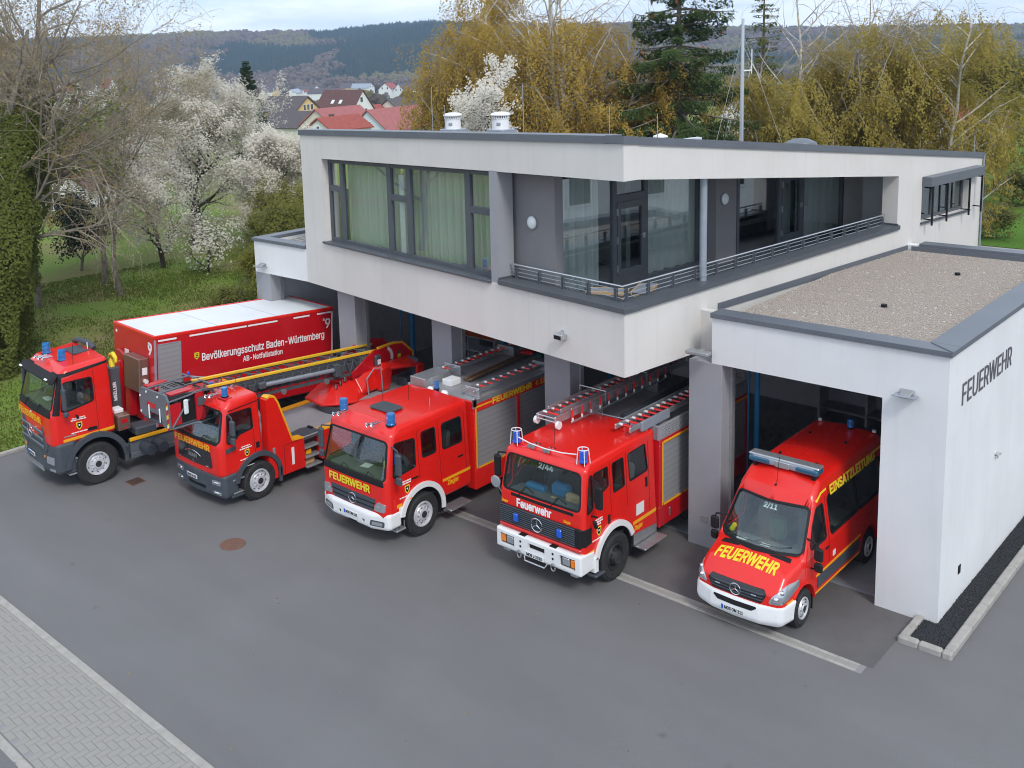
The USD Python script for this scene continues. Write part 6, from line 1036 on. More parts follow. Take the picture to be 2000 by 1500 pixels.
    # frame behind the cab, hook arm, boxes
    part(t, 'chassis', [B(-.45, .45, .6, 6.9, .55, .95)], 'black'); part(t, 'side_guard', [cb(.98, 1.12, 1.98, 4.0, .36, .50, .01), cb(1.02, 1.10, 1.98, 3.6, .40, .86, .01)], 'slate_metal'); part(t, 'side_rail', cb(1.10, 1.17, 1.96, 3.7, .84, .92, .006), 'yellow')
    part(t, 'fuel_tank', [cyl(.14, .5, (1.02 - .5 + .55, 2.35, .62), 'x', 16), cyl(.14, .5, (1.07 - .0 - .0, 2.68, .62), 'x', 16)], 'plastic_grey'); part(t, 'battery_box', [cb(.62, 1.14, 2.15, 2.75, .93, 1.14, .03)], 'plastic_grey'); part(t, 'control_box', [cb(.76, 1.10, 1.72, 2.05, 1.16, 1.55, .02)], 'cabinet_steel'); part(t, 'control_screen', [B(1.10, 1.105, 1.80, 1.97, 1.36, 1.46), B(1.10, 1.105, 1.84, 1.93, 1.20, 1.23)], 'deep_red'); part(t, 'hydraulic_block', [cb(.55, .85, 1.75, 2.0, 1.55, 1.66, .02)], 'text_white')
    part(t, 'hook_arm', [cb(.10, .34, 1.95, 2.2, 1.0, 2.62, .03)], 'anthracite'); part(t, 'arm_lettering', [rot(face_right(text('MEILLER', .08, .5), (0, 0, 0)), 90, (1, 0, 0)).apply_translation((.342, 2.06, 1.98))], 'text_white', smooth=False)
    hk = [(.22, 2.08, 2.60), (.22, 2.08, 2.78)] + [(.22 - .22 + .22 + .17 * math.cos(q) * -1, 2.08, 2.78 + .15 * math.sin(q) + .0) for q in []]
    part(t, 'hook', tube([(.22, 2.06, 2.60), (.16, 2.06, 2.76), (.18, 2.06, 2.92), (.32, 2.06, 2.98), (.45, 2.06, 2.90), (.46, 2.06, 2.78)], [.075, .07, .065, .06, .055, .04], 12), 'lemon')
hooklift()
def container():
    Lc, Wc, Hc = 5.72, 2.38, 2.42
    hd, ti = math.radians(3.6), math.radians(3.3)
    P0 = np.array([-17.50, -4.90, 3.43])
    d = np.array([math.sin(hd) * math.cos(ti), math.cos(hd) * math.cos(ti), -math.sin(ti)]); xr = np.array([math.cos(hd), -math.sin(hd), 0]); uz = np.cross(xr, d)
    base = P0 - uz * Hc - xr * Wc / 2
    M = np.eye(4); M[:3, 0], M[:3, 1], M[:3, 2] = xr, d, uz
    t = thing('roll_off_container', 'long red roll-off container with white roof and white lettering on the hooklift truck', 'container', base)
    def P(n, m, k, parent=None, **kw): return part(parent or t, n, at(M, m), k, **kw)
    x1 = Wc / 2
    P('body', cb(-x1, x1, 0, Lc, 0, Hc - .01, .03), 'deep_red'); P('roof_panel', [cb(-x1 + .07, x1 - .07, .07, Lc - .07, Hc - .02, Hc - .002, .004)], 'roof_white'); P('roof_rim', [cb(x1 - .06, x1 + .012, -.012, Lc + .012, Hc - .07, Hc + .012, .012), cb(-x1 - .012, -x1 + .06, -.012, Lc + .012, Hc - .07, Hc + .012, .012), cb(-x1, x1, -.013, .06, Hc - .072, Hc + .010, .012), cb(-x1, x1, Lc - .06, Lc + .013, Hc - .072, Hc + .010, .012)], 'fire_red')
    P('roof_seam', [B(-x1 + .08, x1 - .08, y, y + .012, Hc - .003, Hc + .001) for y in (1.9, 3.8)], 'zinc')
    P('edge_profile', [cb(x1 - .03, x1 + .008, -.008, .045, .02, Hc - .1, .004)], 'zinc')
    dashes = [(.10, .62), (1.0, 2.75), (2.79, 3.75), (4.30, 4.85), (5.12, 5.66)]
    P('reflective_strip', [B(x1 + .0005, x1 + .006, a, b, Hc - .15, Hc - .105) for a, b in dashes] + [B(x1 + .0005, x1 + .006, Lc - .09, Lc - .04, .95, Hc - .11)], 'text_white'); P('corner_mark', [tm(poly3(Polygon([(Lc - .3, .80), (Lc - .12, .80), (Lc - .12, .98)]), x1 + .001, x1 + .005, 'x')), tm(poly3(Polygon([(.9, .9), (1.06, .9), (1.06, 1.16)]), x1 + .001, x1 + .005, 'x'))], 'text_white')
    dr = P('side_door', [B(x1 + .0, x1 + .012, .10, .72, .22, Hc - .24)], 'shutter'); P('door_frame', [B(x1, x1 + .02, .08, .10, .2, Hc - .22), B(x1, x1 + .02, .72, .74, .2, Hc - .22), B(x1, x1 + .021, .08, .74, Hc - .24, Hc - .215)], 'zinc')
    ft = lambda s, h, w, y, z, b=True: face_right(text(s, h, w, bold=b), (x1 + .003, y, z))
    P('lettering', ft('Bevölkerungsschutz Baden-Württemberg', .20, 4.02, 3.36, Hc - .86), 'text_white', smooth=False); P('lettering', ft('AB-Notfallstation', .145, 1.30, 3.26, Hc - 1.10), 'text_white', smooth=False)
    P('side_number', [ft('9', .27, None, 5.50, Hc - .58), ft('o', .09, None, 5.36, Hc - .36)], 'text_white', smooth=False); P('front_number', face_front(text('9', .29), (x1 - .26, -.001, Hc - .52)), 'text_white', smooth=False); P('front_dot', [cyl(.045, .005, (x, -.005, z), 'y', 14) for x, z in ((x1 - .32, Hc - .24), (-x1 + .18, Hc - .22))], 'text_white')
    sp = Polygon([(-.07, .09), (.07, .09), (.07, -.04), (0, -.10), (-.07, -.04)]); e = P('crest', mv(tm(poly3(sp, 0, .004, 'x')), (x1 + .001, 1.20, Hc - .70)), 'lemon'); P('crest_lion', [mv(tm(poly3(sbox(-.04, z, .04, z + .022), 0, .006, 'x')), (x1 + .001, 1.20, Hc - .70)) for z in (-.05, -.005, .04)], 'gloss_black', parent=e)
    P('supply_cabinet', [cb(x1 - 1.22, x1 - .34, -.28, -.002, Hc - 1.52, Hc - .62, .02)], 'cabinet_steel'); P('cabinet_label', [B(x1 - .335, x1 - .33, -.2, -.06, Hc - 1.05, Hc - .86)], 'text_white'); P('cabinet_socket', cyl(.06, .08, (x1 - .34, -.12, Hc - 1.22), 'x', 12), 'signal_white'); P('front_panel', [B(-x1 + .66, -x1 + .9, -.006, -.001, Hc - 1.2, Hc - .62)], 'text_white')
    P('hook_frame', [cb(-.16, .16, -.2, -.003, .1, 1.30, .03), cb(-.75, -.6, -.12, -.003, .0, 1.45, .02), cb(.6, .75, -.12, -.003, .0, 1.0, .02), tube([(-.1, -.12, 1.6), (-.55, -.12, 1.75), (-.85, -.06, 1.72)], .03, 8)], 'deep_red'); P('skid', [cb(s * .45 - .06, s * .45 + .06, .1, Lc, -.14, -.002, .01) for s in (-1, 1)], 'anthracite')
container()

# ---- command van (fifth)
def van():
    t = thing('command_van', 'red high-roof command van with light bar, yellow EINSATZLEITUNG lettering and white bumper', 'van', (-2.64, -2.40, 0), group='fire vehicles parked before the gates')
    UsdGeom.Xformable(t).AddScaleOp().Set(Gf.Vec3f(.955, .97, .985))
    nose = sym([(.86, .26, .46, .17), (.86, .27, .80, .16), (.83, .46, 1.00, .14), (.89, 1.20, 1.20, .10), (.90, 1.25, .42, .08)]) + [(0, .16, .46, .15), (.45, .18, .5, .15), (-.45, .18, .5, .15), (0, .17, .80, .14), (.4, .18, .80, .14), (-.4, .18, .80, .14), (0, .42, 1.05, .12), (0, 1.0, 1.27, .10)]
    cabn = sym([(.90, 1.02, .42, .09), (.90, 1.04, 1.18, .10), (.76, 1.74, 2.10, .14), (.73, 2.0, 2.28, .13), (.73, 4.85, 2.30, .14), (.90, 5.10, .42, .09), (.90, 5.08, 1.3, .10)]) + [(0, .86, 1.20, .10), (.4, .88, 1.20, .10), (-.4, .88, 1.20, .10), (0, 1.60, 2.12, .12), (0, 1.95, 2.35, .12), (0, 4.85, 2.37, .12)]
    c = Cab(t, [nose, cabn], .9)
    c.arch(.93, .35, .44); c.arch(4.02, .35, .44)
    ws, wss = frontw([(-.80, 1.31), (.80, 1.31), (.70, 2.00), (-.70, 2.00)], -.4, 1.80, .08, .035)
    W = [('windscreen', ws, wss)]
    for pts in ([(1.22, 1.34), (1.92, 1.34), (1.92, 1.98), (1.64, 1.96), (1.42, 1.70)], [(2.14, 1.33), (3.42, 1.35), (3.42, 2.02), (2.14, 2.03)], [(3.46, 1.35), (4.75, 1.37), (4.75, 2.00), (3.46, 2.02)]):
        a, b = sidew(pts, .06, .03); W.append(('side_window', a, b))
    c.build(W, 'body', glassm='pane_dark' if 0 else 'screen_glass')
    part(t, 'dashboard', [cb(-.78, .78, .95, 1.35, 1.0, 1.25, .06)], 'dash_grey'); 
    for x in (-.42, .42): part(t, 'seat', [cb(x - .24, x + .24, 1.7, 2.1, .75, .95, .05), rot(cb(x - .22, x + .22, 2.05, 2.2, .9, 1.6, .05), -8, (1, 0, 0), (0, 2.1, .9))], 'seat_cloth')
    part(t, 'safety_vest', cb(-.2, .1, 1.72, 1.95, 1.05, 1.5, .05), 'tarp_green'); part(t, 'rear_table', cb(-.6, .7, 2.8, 3.6, 1.15, 1.2, .02), 'dash_grey'); part(t, 'interior_floor', B(-.8, .8, 1.3, 5.0, .60, .64), 'inner_dark'); part(t, 'plush_toy', [tm(hullof([(-.66, 1.12, 1.34, .05), (-.62, 1.14, 1.42, .05)]))], 'lemon'); part(t, 'dash_paper', [rot(B(-.36, -.16, 1.02, 1.12, 1.262, 1.266), 8), B(-.02, .16, 1.0, 1.1, 1.262, 1.267)], 'text_white')
    part(t, 'screen_number', face_front(text('2/11', .095, .27, depth=.003), (-.0, 1.36, 1.86), 42), 'text_white', smooth=False)
    g = c.skin('grille', poly3(rp([(-.50, .68), (.50, .68), (.58, .84), (.52, .92), (-.52, .92), (-.58, .84)], .04), -.5, .5, 'y'), 'gloss_black', .012, deep=.03)
    for z in (.735, .79, .845): c.skin('grille_bar', poly3(sbox(-.52, z - .010, .52, z + .010), -.5, .5, 'y'), 'plastic_grey', .022, parent=g)
    star(t, 0, .005, .80, .105); part(t, 'grille_flasher', [cb(x - .05, x + .05, .0, .02, .79, .81, .004) for x in (-.36, .36)], 'lamp_clear'); part(t, 'bonnet_badge', tm(hullof([(0, .20, .98, .022)])), 'chrome')
    hood_tilt = 62
    ht = text('FEUERWEHR', .26, 1.22); ht.vertices[:, 1] += .37; part(t, 'lettering', conform(mv(ht, (-.02, 0, 2.0)), c.S(0), (0, 0, -1)), 'lemon', smooth=False)
    for s in (-1, 1): part(t, 'bonnet_vent', (c.S(.005) - c.S(-.01)) ^ poly3(rp([(s * .30, .72), (s * .70, .76), (s * .68, .88), (s * .32, .83)], .02), .9, 1.27, 'z'), 'black')
    bsp = sym([(.89, .24, .42, .18), (.89, .25, .58, .16), (.92, .5, .36, .08), (.92, .62, .60, .05)]) + [(0, .09, .40, .15), (0, .10, .55, .14), (.45, .12, .40, .15), (-.45, .12, .40, .15), (.45, .13, .56, .14), (-.45, .13, .56, .14)]
    bs = hullof(bsp) - tm_box(-2, 2, -1, 3, .655, 2) - tman(mv(cyl(.44, 6, (-3, .93, .35), 'x', 40), (0, 0, 0)))
    part(t, 'bumper', bs, 'signal_white'); part(t, 'bumper_slot', (hullof(bsp, .005) - hullof(bsp, -.02)) ^ poly3(rp([(-.47, .60), (.47, .60), (.34, .51), (-.34, .51)], .02), -.5, .25, 'y'), 'black')
    for s in (-1, 1):
        part(t, 'headlight', (c.S(.008) - c.S(-.03)) ^ poly3(rp([(s * .60, .70), (s * .86, .71), (s * .90, .96), (s * .83, 1.00), (s * .68, .84)], .03), -.5, .75, 'y'), 'lamp_clear'); part(t, 'headlight_lens', [tm(hullof([(s * .74, .12, .80, .055)])), tm(hullof([(s * .80, .22, .90, .05)]))], 'chrome'); part(t, 'fog_lamp', tm(hullof([(s * .66, .085, .44, .035), (s * .72, .10, .44, .03)])), 'lamp_clear')
        c.skin('side_moulding', poly3(sbox(1.50, .50, 3.50, .72), *sorted((s * .5, s * 3)), 'x'), 'plastic_grey', .012); c.skin('stripe', poly3(Polygon([(1.46, .73), (3.56, .76), (3.56, .80), (1.46, .77)]), *sorted((s * .5, s * 3)), 'x'), 'yellow', .008); c.skin('stripe', poly3(sbox(1.44, .40, 3.52, .435), *sorted((s * .5, s * 3)), 'x'), 'yellow', .006); c.skin('stripe', poly3(sbox(.30, .64, .52, .69), *sorted((s * .5, s * 3)), 'x'), 'yellow', .008)
        c.skin('stripe', poly3(Polygon([(1.70, 2.06), (1.92, 2.16), (2.14, 2.17), (2.14, 2.205), (1.90, 2.195), (1.66, 2.10)]), *sorted((s * .5, s * 3)), 'x'), 'lemon', .005); c.skin('stripe', poly3(sbox(4.42, 2.165, 4.95, 2.205), *sorted((s * .5, s * 3)), 'x'), 'lemon', .005)
        seam(c, 2.03, .5, 2.1); c.skin('door_handle', poly3(sbox(1.86, 1.12, 1.98, 1.16), *sorted((s * .5, s * 3)), 'x'), 'black', .014)
        mirror(t, s * 1.06, 1.18, 1.34, s, .26, m='black', low=True); wheel(t, s * .90, .93, .345, (.21, 'van', 'rim_silver'), .21, s); wheel(t, s * .90, 4.02, .345, (.21, 'van', 'rim_silver'), .21, s)
        part(t, 'mudflap', cb(s * .68, s * .88, 1.36, 1.38, .14, .46, .004), 'black'); c.skin('arch_lip', poly3(Point(.93, .35).buffer(.475).difference(Point(.93, .35).buffer(.442)).intersection(sbox(0, .36, 3, 2)), *sorted((s * .5, s * 3)), 'x'), 'fire_red', .02)
    e = face_right(text('EINSATZLEITUNG', .17, 2.22), (0, 0, 0)); e = rot(e, -8.5, (0, 1, 0)); part(t, 'side_lettering', mv(e, (.826, 3.28, 2.085)), 'lemon', smooth=False)
    shield(t, .901, 1.60, .98, .7); caption_lines(t, .901, 1.60, .98, [(.12, .2, .02), (-.13, .3, .02)]); part(t, 'notice_plate', B(.9, .905, 2.2, 2.32, .86, .97), 'plate_white')
    plate(t, 'MOS OM 211', -.068, .43, .0, .47); wiper(t, [(-.6, .94, 1.33), (-.1, .90, 1.34), (.1, .95, 1.42)]); wiper(t, [(-.05, .92, 1.33), (.4, .94, 1.34), (.62, 1.0, 1.40)])
    b = part(t, 'light_bar', tm(hullof([(sx * .60, y, z, .05) for sx in (-1, 1) for y in (1.90, 2.08) for z in (2.53, 2.58)])), 'zinc'); part(b, 'bar_lens', [tm(hullof([(sx * a, y, z, .05) for a in (.30, .66) for y in (1.885, 2.095) for z in (2.53, 2.56)])) for sx in (-1, 1)], 'bar_blue'); part(b, 'bar_cap', [cb(-.72, .72, 1.86, 2.12, 2.60, 2.65, .02), cb(-.14, .14, 1.83, 1.86, 2.49, 2.61, .01)], 'alu'); part(b, 'bar_foot', [cb(s * .6 - .04, s * .6 + .04, 1.9, 2.08, 2.38, 2.5, .01) for s in (-1, 1)], 'black')
    beacon(t, .16, 4.75, 2.50, .07, .17); part(t, 'roof_aerial', [cyl(.03, .03, (x, y, 2.46), n=10) for x, y in ((-.4, 2.6), (.4, 2.5), (-.4, 4.0), (.4, 3.9))], 'black'); part(t, 'roof_cap', [cyl(.04, .05, (x, 4.85, 2.46), n=10) for x in (-.55, .62)], 'text_white'); part(t, 'aerial', [tube([(0, 1.62, 2.24), (0, 1.72, 2.75)], .006, 5), cb(-.02, .02, 1.56, 1.66, 2.18, 2.27, .01)], 'black')
    c.skin('roof_seam', tm_box(-.6, .6, 3.2, 3.212, 2.2, 3) + tm_box(-.02, -.008, 2.2, 4.9, 2.2, 3), 'deep_red', .004)
van()
# ---------------------------------------------------------------- vegetation
def quads(cen, size, rng, aspect=1.6, up=None, spread=1.0, droop=0.0, nrm=None):
    """leaf-sized two-triangle faces, each an island of its own"""
    n = len(cen); a = rng.normal(0, spread, (n, 3))
    if up is not None: a = a + up
    a[:, 2] -= droop; a /= np.linalg.norm(a, axis=1, keepdims=True) + 1e-9
    if nrm is not None:                     # leaves turned to the light: the face looks along nrm, give or take
        m_ = nrm + rng.normal(0, .45, (n, 3)); m_ /= np.linalg.norm(m_, axis=1, keepdims=True) + 1e-9; a = a - m_ * (a * m_).sum(1, keepdims=True); a /= np.linalg.norm(a, axis=1, keepdims=True) + 1e-9; b = np.cross(a, m_)
    else: b = np.cross(a, rng.normal(0, 1, (n, 3)));
    pass; b /= np.linalg.norm(b, axis=1, keepdims=True) + 1e-9
    s = (size * rng.uniform(.6, 1.3, n))[:, None] if np.ndim(size) == 0 else size[:, None]
    A, Bv = a * s * aspect * .5, b * s * .5
    v = np.stack([cen - A, cen + Bv * 1.0, cen + A, cen - Bv], 1).reshape(-1, 3); i = np.arange(n)[:, None] * 4
    f = np.concatenate([i + [[0, 1, 2]], i + [[0, 2, 3]]], 0)
    return trimesh.Trimesh(v, f, process=False)
def outward(p, R_, h, upb=.55):
    q = np.column_stack([p[:, 0] / R_, p[:, 1] / R_, (p[:, 2] - h * .45) / (h * .6)]); q /= np.linalg.norm(q, axis=1, keepdims=True) + 1e-9; q[:, 2] += upb; return q
def grow(rng, base, h, r, lean=(0, 0), lvls=4, kids=(9, 7, 6, 5), ratio=(.55, .5, .5, .45), ang=(50, 48, 45, 45), first=.3, trop=(.0, .1, .05, -.05), wob=.12, nseg=(9, 7, 5, 4)):
    segs, tips = [], []
    def go(p, d, L, rad, lv):
        ns = nseg[min(lv, 3)]; pts = [np.array(p, float)]; dirs = []
        for i in range(ns):
            d = d + rng.normal(0, wob, 3); d[2] += trop[min(lv, 3)]; d = d / np.linalg.norm(d); q = pts[-1] + d * L / ns
            ra = rad * (1 - .8 * i / ns); rb = rad * (1 - .8 * (i + 1) / ns)
            segs.append((*pts[-1], *q, max(ra, .006), max(rb, .004), lv)); pts.append(q); dirs.append(d.copy())
            if lv >= lvls - 2: tips.append((*q, *d, lv))
        if lv < lvls - 1:
            k = kids[lv]
            for j in range(k):
                f = first + (1 - first) * (j + rng.uniform(0, 1)) / k if lv == 0 else .15 + .85 * (j + rng.uniform(0, 1)) / k
                i = min(int(f * ns), ns - 1); q = pts[i] + (pts[i + 1] - pts[i]) * (f * ns - i)
                dd = dirs[i]; s = np.cross(dd, rng.normal(0, 1, 3)); s /= np.linalg.norm(s) + 1e-9
                an = math.radians(ang[lv] * rng.uniform(.7, 1.25)); nd = dd * math.cos(an) + s * math.sin(an)
                go(q, nd, L * ratio[lv] * rng.uniform(.7, 1.2) * (1.15 - .55 * f if lv == 0 else 1), max(rad * (1 - .75 * f) * .6, .008), lv + 1)
    go(np.array(base, float), np.array([lean[0], lean[1], 1.0]), h, r, 0)
    return np.array(segs), np.array(tips)
def wood(t, segs, m='bark', mt='twig'):
    big, small = segs[segs[:, 8] <= 1], segs[segs[:, 8] > 1]
    part(t, 'trunk', frustum_tubes(big[:, :8], 7), m, smooth=True); 
    if len(small): part(t, 'twigs', frustum_tubes(small[:, :8], 3), mt, smooth=False, kind='stuff')
def bare_tree(name, label, cat, loc, h, r, seed, buds='bud', nb=2500, bsize=.06, group=None, bark='bark', **kw):
    rng = np.random.default_rng(seed); t = thing(name, label, cat, loc, group=group)
    segs, tips = grow(rng, (0, 0, -.1), h, r, **kw); wood(t, segs, bark)
    if nb:
        k = rng.integers(0, len(tips), nb); c_ = tips[k, :3] + rng.normal(0, .08, (nb, 3)); part(t, 'buds', quads(c_, bsize, rng), buds, smooth=False, kind='stuff')
    return t, segs, tips, rng
def birch(label, loc, h, R, seed, n=15000, nmul=2.5, leaf='birch_leaf', zlow=.15, stems=1, group='birches behind the fire station', sz=.062, top_bare=.0):
    rng = np.random.default_rng(seed); t = thing('birch_tree', label, 'tree', loc, group=group); S, T = [], []; n = int(n * nmul)
    for k in range(stems):
        s, tp = grow(rng, (rng.normal(0, .25) * (stems > 1), rng.normal(0, .25) * (stems > 1), -.1), h * rng.uniform(.88, 1) if k else h, .13 * h / 10, lean=(rng.normal(0, .10), rng.normal(0, .10)), lvls=3, kids=(24, 9, 5), ratio=(R / h * 1.45, .45, .4), ang=(52, 45, 45), first=.16, trop=(.06, .03, -.35, -.3), wob=.08, nseg=(12, 6, 5, 4)); S.append(s); T.append(tp)
    segs, tips = np.vstack(S), np.vstack(T); wood(t, segs, 'birch_bark', 'twig')
    tips = tips[tips[:, 2] < h * (1 - top_bare * .3)]
    m_ = 7; ns = n // m_; k = rng.integers(0, len(tips), ns); st = tips[k, :3] + rng.normal(0, .10, (ns, 3)); L = rng.uniform(.2, 1.0, ns) * (h / 10) * np.clip((st[:, 2] / h - zlow) * 2.2, .15, 1)
    j = np.arange(m_) / (m_ - 1.0); sway = rng.normal(0, .16, (ns, 2)); pts = st[:, None, :] + np.stack([sway[:, 0:1] * j + rng.normal(0, .06, (ns, m_)), sway[:, 1:2] * j + rng.normal(0, .06, (ns, m_)), -L[:, None] * j], -1)
    part(t, 'crown', quads(pts.reshape(-1, 3), sz, rng, 2.4, up=np.array([0, 0, -1.2]), spread=.7, nrm=outward(pts.reshape(-1, 3), R, h, .35)), leaf, smooth=False)
    return t
def leafy(name, label, cat, loc, h, R, seed, n, leaf, sz=.10, group=None, bark='bark', lvls=4, kids=(12, 7, 5, 4), first=.12, dens=.16, flat=None, mult=None, ratio0=None):
    rng = np.random.default_rng(seed); t = thing(name, label, cat, loc, group=group)
    segs, tips = grow(rng, (0, 0, -.1), h * .86, .022 * h, lvls=lvls, kids=kids, ratio=(ratio0 or R / h * 1.15, .52, .5, .45), ang=(52, 48, 45, 45), first=first, trop=(.02, .10, .05, .0), wob=.14)
    wood(t, segs, bark, 'bark_dark' if leaf == 'blossom' else 'twig')
    k = rng.integers(0, len(tips), n); c_ = tips[k, :3] + rng.normal(0, dens, (n, 3)); c_ = c_[c_[:, 2] > .05]
    if leaf == 'blossom': q_ = np.linalg.norm(np.column_stack([c_[:, 0] / R, c_[:, 1] / R, (c_[:, 2] - h * .5) / (h * .5)]), axis=1); c_ = c_[(q_ > np.quantile(q_, .38)) | (rng.uniform(0, 1, len(c_)) < .25)]
    part(t, 'blossom' if leaf == 'blossom' else 'crown', quads(c_, sz, rng, 1.3, nrm=outward(c_, R, h)), leaf, smooth=False); return t
# the ivy-clad tree and the bare trees at the left edge
def ivy_tree(label, loc, h, R, seed, n):
    t, segs, tips, rng = bare_tree('ivy_tree', label, 'tree', loc, h * 1.45, .30, seed, nb=3000, group=None, lvls=4, kids=(11, 7, 6, 4), ratio=(.42, .5, .5, .4), first=.35, trop=(.03, .0, -.06, -.12))
    u = rng.uniform(0, 1, n); z = h * u; a = rng.uniform(0, 2 * np.pi, n); lump = meshkit.noise(np.stack([np.cos(a) * 1.6 + seed, np.sin(a) * 1.6, z * .75], -1), seed)
    rad = R * (.45 + .95 * lump) * (1 - .55 * u ** 2) * rng.uniform(.86, 1.06, n)
    tx = np.interp(z, [0, h], [0, segs[segs[:, 8] == 0][6, 3]]); ty = np.interp(z, [0, h], [0, segs[segs[:, 8] == 0][6, 4]])
    c_ = np.column_stack([tx + rad * np.cos(a), ty + rad * np.sin(a), z])
    keep = meshkit.noise(c_ * 1.5, 5) > .22; c_ = c_[keep]
    b = segs[(segs[:, 8] == 1)]; m = n // 4; k = rng.integers(0, len(b), m); c2 = b[k, :3] + (b[k, 3:6] - b[k, :3]) * rng.uniform(0, 1, (m, 1)) + rng.normal(0, .22, (m, 3)); c2 = c2[c2[:, 2] < h * 1.05]
    na = np.column_stack([c_[:, 0] - np.interp(c_[:, 2], [0, h], [0, tx.max() if tx.max() > -tx.min() else tx.min()]), c_[:, 1] - np.interp(c_[:, 2], [0, h], [0, ty.max() if ty.max() > -ty.min() else ty.min()]), np.full(len(c_), .45)]); na[:, :2] /= np.linalg.norm(na[:, :2], axis=1, keepdims=True) + 1e-9; nb_ = np.tile([[.2, -.3, .9]], (len(c2), 1))
    part(t, 'ivy', quads(np.vstack([c_, c2]), .09, rng, 1.15, nrm=np.vstack([na, nb_])), 'ivy_leaf', 'dense green ivy', smooth=False); return t
ivy_tree('tall tree wrapped in dense green ivy at the left edge of the lawn', (-29.6, -4.6, 0), 8.8, 1.45, 11, 40000)
ivy_tree('ivy-covered trunk standing just behind the leftmost ivy tree', (-32.6, -3.0, 0), 9.4, 1.25, 12, 22000)
bare_tree('bare_tree', 'big bare grey tree whose limb leans right against the sky', 'tree', (-32.0, -5.4, 0), 11.8, .20, 21, nb=5200, bsize=.045, lean=(.15, .34), lvls=4, kids=(15, 10, 7, 5), ratio=(.50, .55, .5, .45), first=.38, trop=(.02, .03, -.03, -.08), wob=.10)
bare_tree('bare_tree', 'bare drooping tree with long hanging twigs over the lawn by the container', 'tree', (-36.5, 4.4, 0), 9.6, .13, 22, nb=8000, bsize=.055, lean=(.05, .05), lvls=4, kids=(17, 10, 7, 5), ratio=(.60, .55, .5, .45), first=.25, trop=(.0, -.05, -.09, -.14), wob=.11)
bare_tree('bare_tree', 'bare brownish tree behind the drooping one, left of the white blossom', 'tree', (-39.5, 5.2, 0), 10.8, .15, 23, nb=9000, bsize=.06, lvls=4, kids=(14, 9, 7, 5), ratio=(.5, .55, .5, .45), first=.2, wob=.12)
bare_tree('bare_tree', 'slender bare tree rising to the top left corner of the picture', 'tree', (-34.0, -3.0, 0), 13.0, .2, 24, nb=2500, bsize=.06, lvls=4, kids=(13, 8, 6, 4), ratio=(.38, .5, .5, .45), first=.3, wob=.08)
bare_tree('bare_tree', 'bare tree with fine upright twigs behind the ivy trees', 'tree', (-37.5, 1.0, 0), 12.5, .15, 25, nb=8000, bsize=.06, lvls=4, kids=(13, 9, 6, 4), ratio=(.42, .5, .5, .45), first=.25, wob=.1)
birch('yellow-budding birch showing behind the ivy at the top left corner', (-41, 0, 0), 13.0, 3.4, 26, 11000, group=None)
leafy('evergreen_shrub', 'dark evergreen shrub in the shade behind the bare trees', 'shrub', (-43.5, 6.0, 0), 4.2, 1.9, 27, 9000, 'ever_leaf', .10)
leafy('evergreen_shrub', 'dark evergreen bush on the lawn behind the ivy trunks', 'shrub', (-41.5, 1.2, 0), 5.2, 2.0, 28, 9000, 'ever_leaf', .11)
# blossoming trees
leafy('blossom_tree', 'broad white blossoming tree left of the fire station', 'tree', (-44.5, 13.5, 0), 9.6, 5.2, 31, 125000, 'blossom', .092, bark='bark_dark', dens=.17, kids=(15, 9, 6, 4), ratio0=.56)
leafy('blossom_tree', 'white blossoming tree on the right flank of the broad one', 'tree', (-41.5, 15.8, 0), 6.6, 3.4, 32, 60000, 'blossom', .09, bark='bark_dark', dens=.17, kids=(14, 8, 6, 4), ratio0=.55)
leafy('blossom_tree', 'smaller pink-white blossoming tree with dark trunk on the lawn', 'tree', (-40.5, 9.0, 0), 6.6, 3.2, 33, 24000, 'blossom', .085, bark='bark_dark', dens=.2, kids=(12, 8, 5, 4), ratio0=.5)
leafy('blossom_bush', 'low sparse white blossoming bush on the lawn before the dark trunk', 'shrub', (-37.5, 9.8, 0), 2.6, 1.6, 34, 2600, 'blossom', .10, bark='bark_dark')
# olive shrubs beside the left wing
for k, (x, y, h, R, lf, lb) in enumerate(((-24.6, 6.6, 5.9, 2.0, 'shrub_leaf', 'tall olive-green shrub close behind the left wing'), (-27.4, 8.6, 5.2, 2.0, 'willow_leaf', 'olive-brown shrub between the blossom and the left wing'), (-24.2, 4.2, 3.6, 1.3, 'willow_leaf', 'fresh green shrub touching the left wing corner'), (-28.8, 6.6, 2.6, 1.5, 'shrub_leaf', 'round green bush on the lawn behind the container'), (-31.5, 9.5, 3.4, 1.8, 'shrub_leaf', 'twiggy green bush under the white blossom'), (-26.0, 3.2, 1.7, 1.1, 'shrub_leaf', 'low green bush at the corner of the lawn'), (-34.5, 13.0, 4.0, 2.0, 'willow_leaf', 'yellowish bush at the foot of the blossoming trees'))):
    leafy('shrub', lb, 'shrub', (x, y, 0), h, R, 41 + k, 17000 if h > 3 else 8000, lf, .07, lvls=4, kids=(16, 8, 5, 4), first=.05, dens=.15)
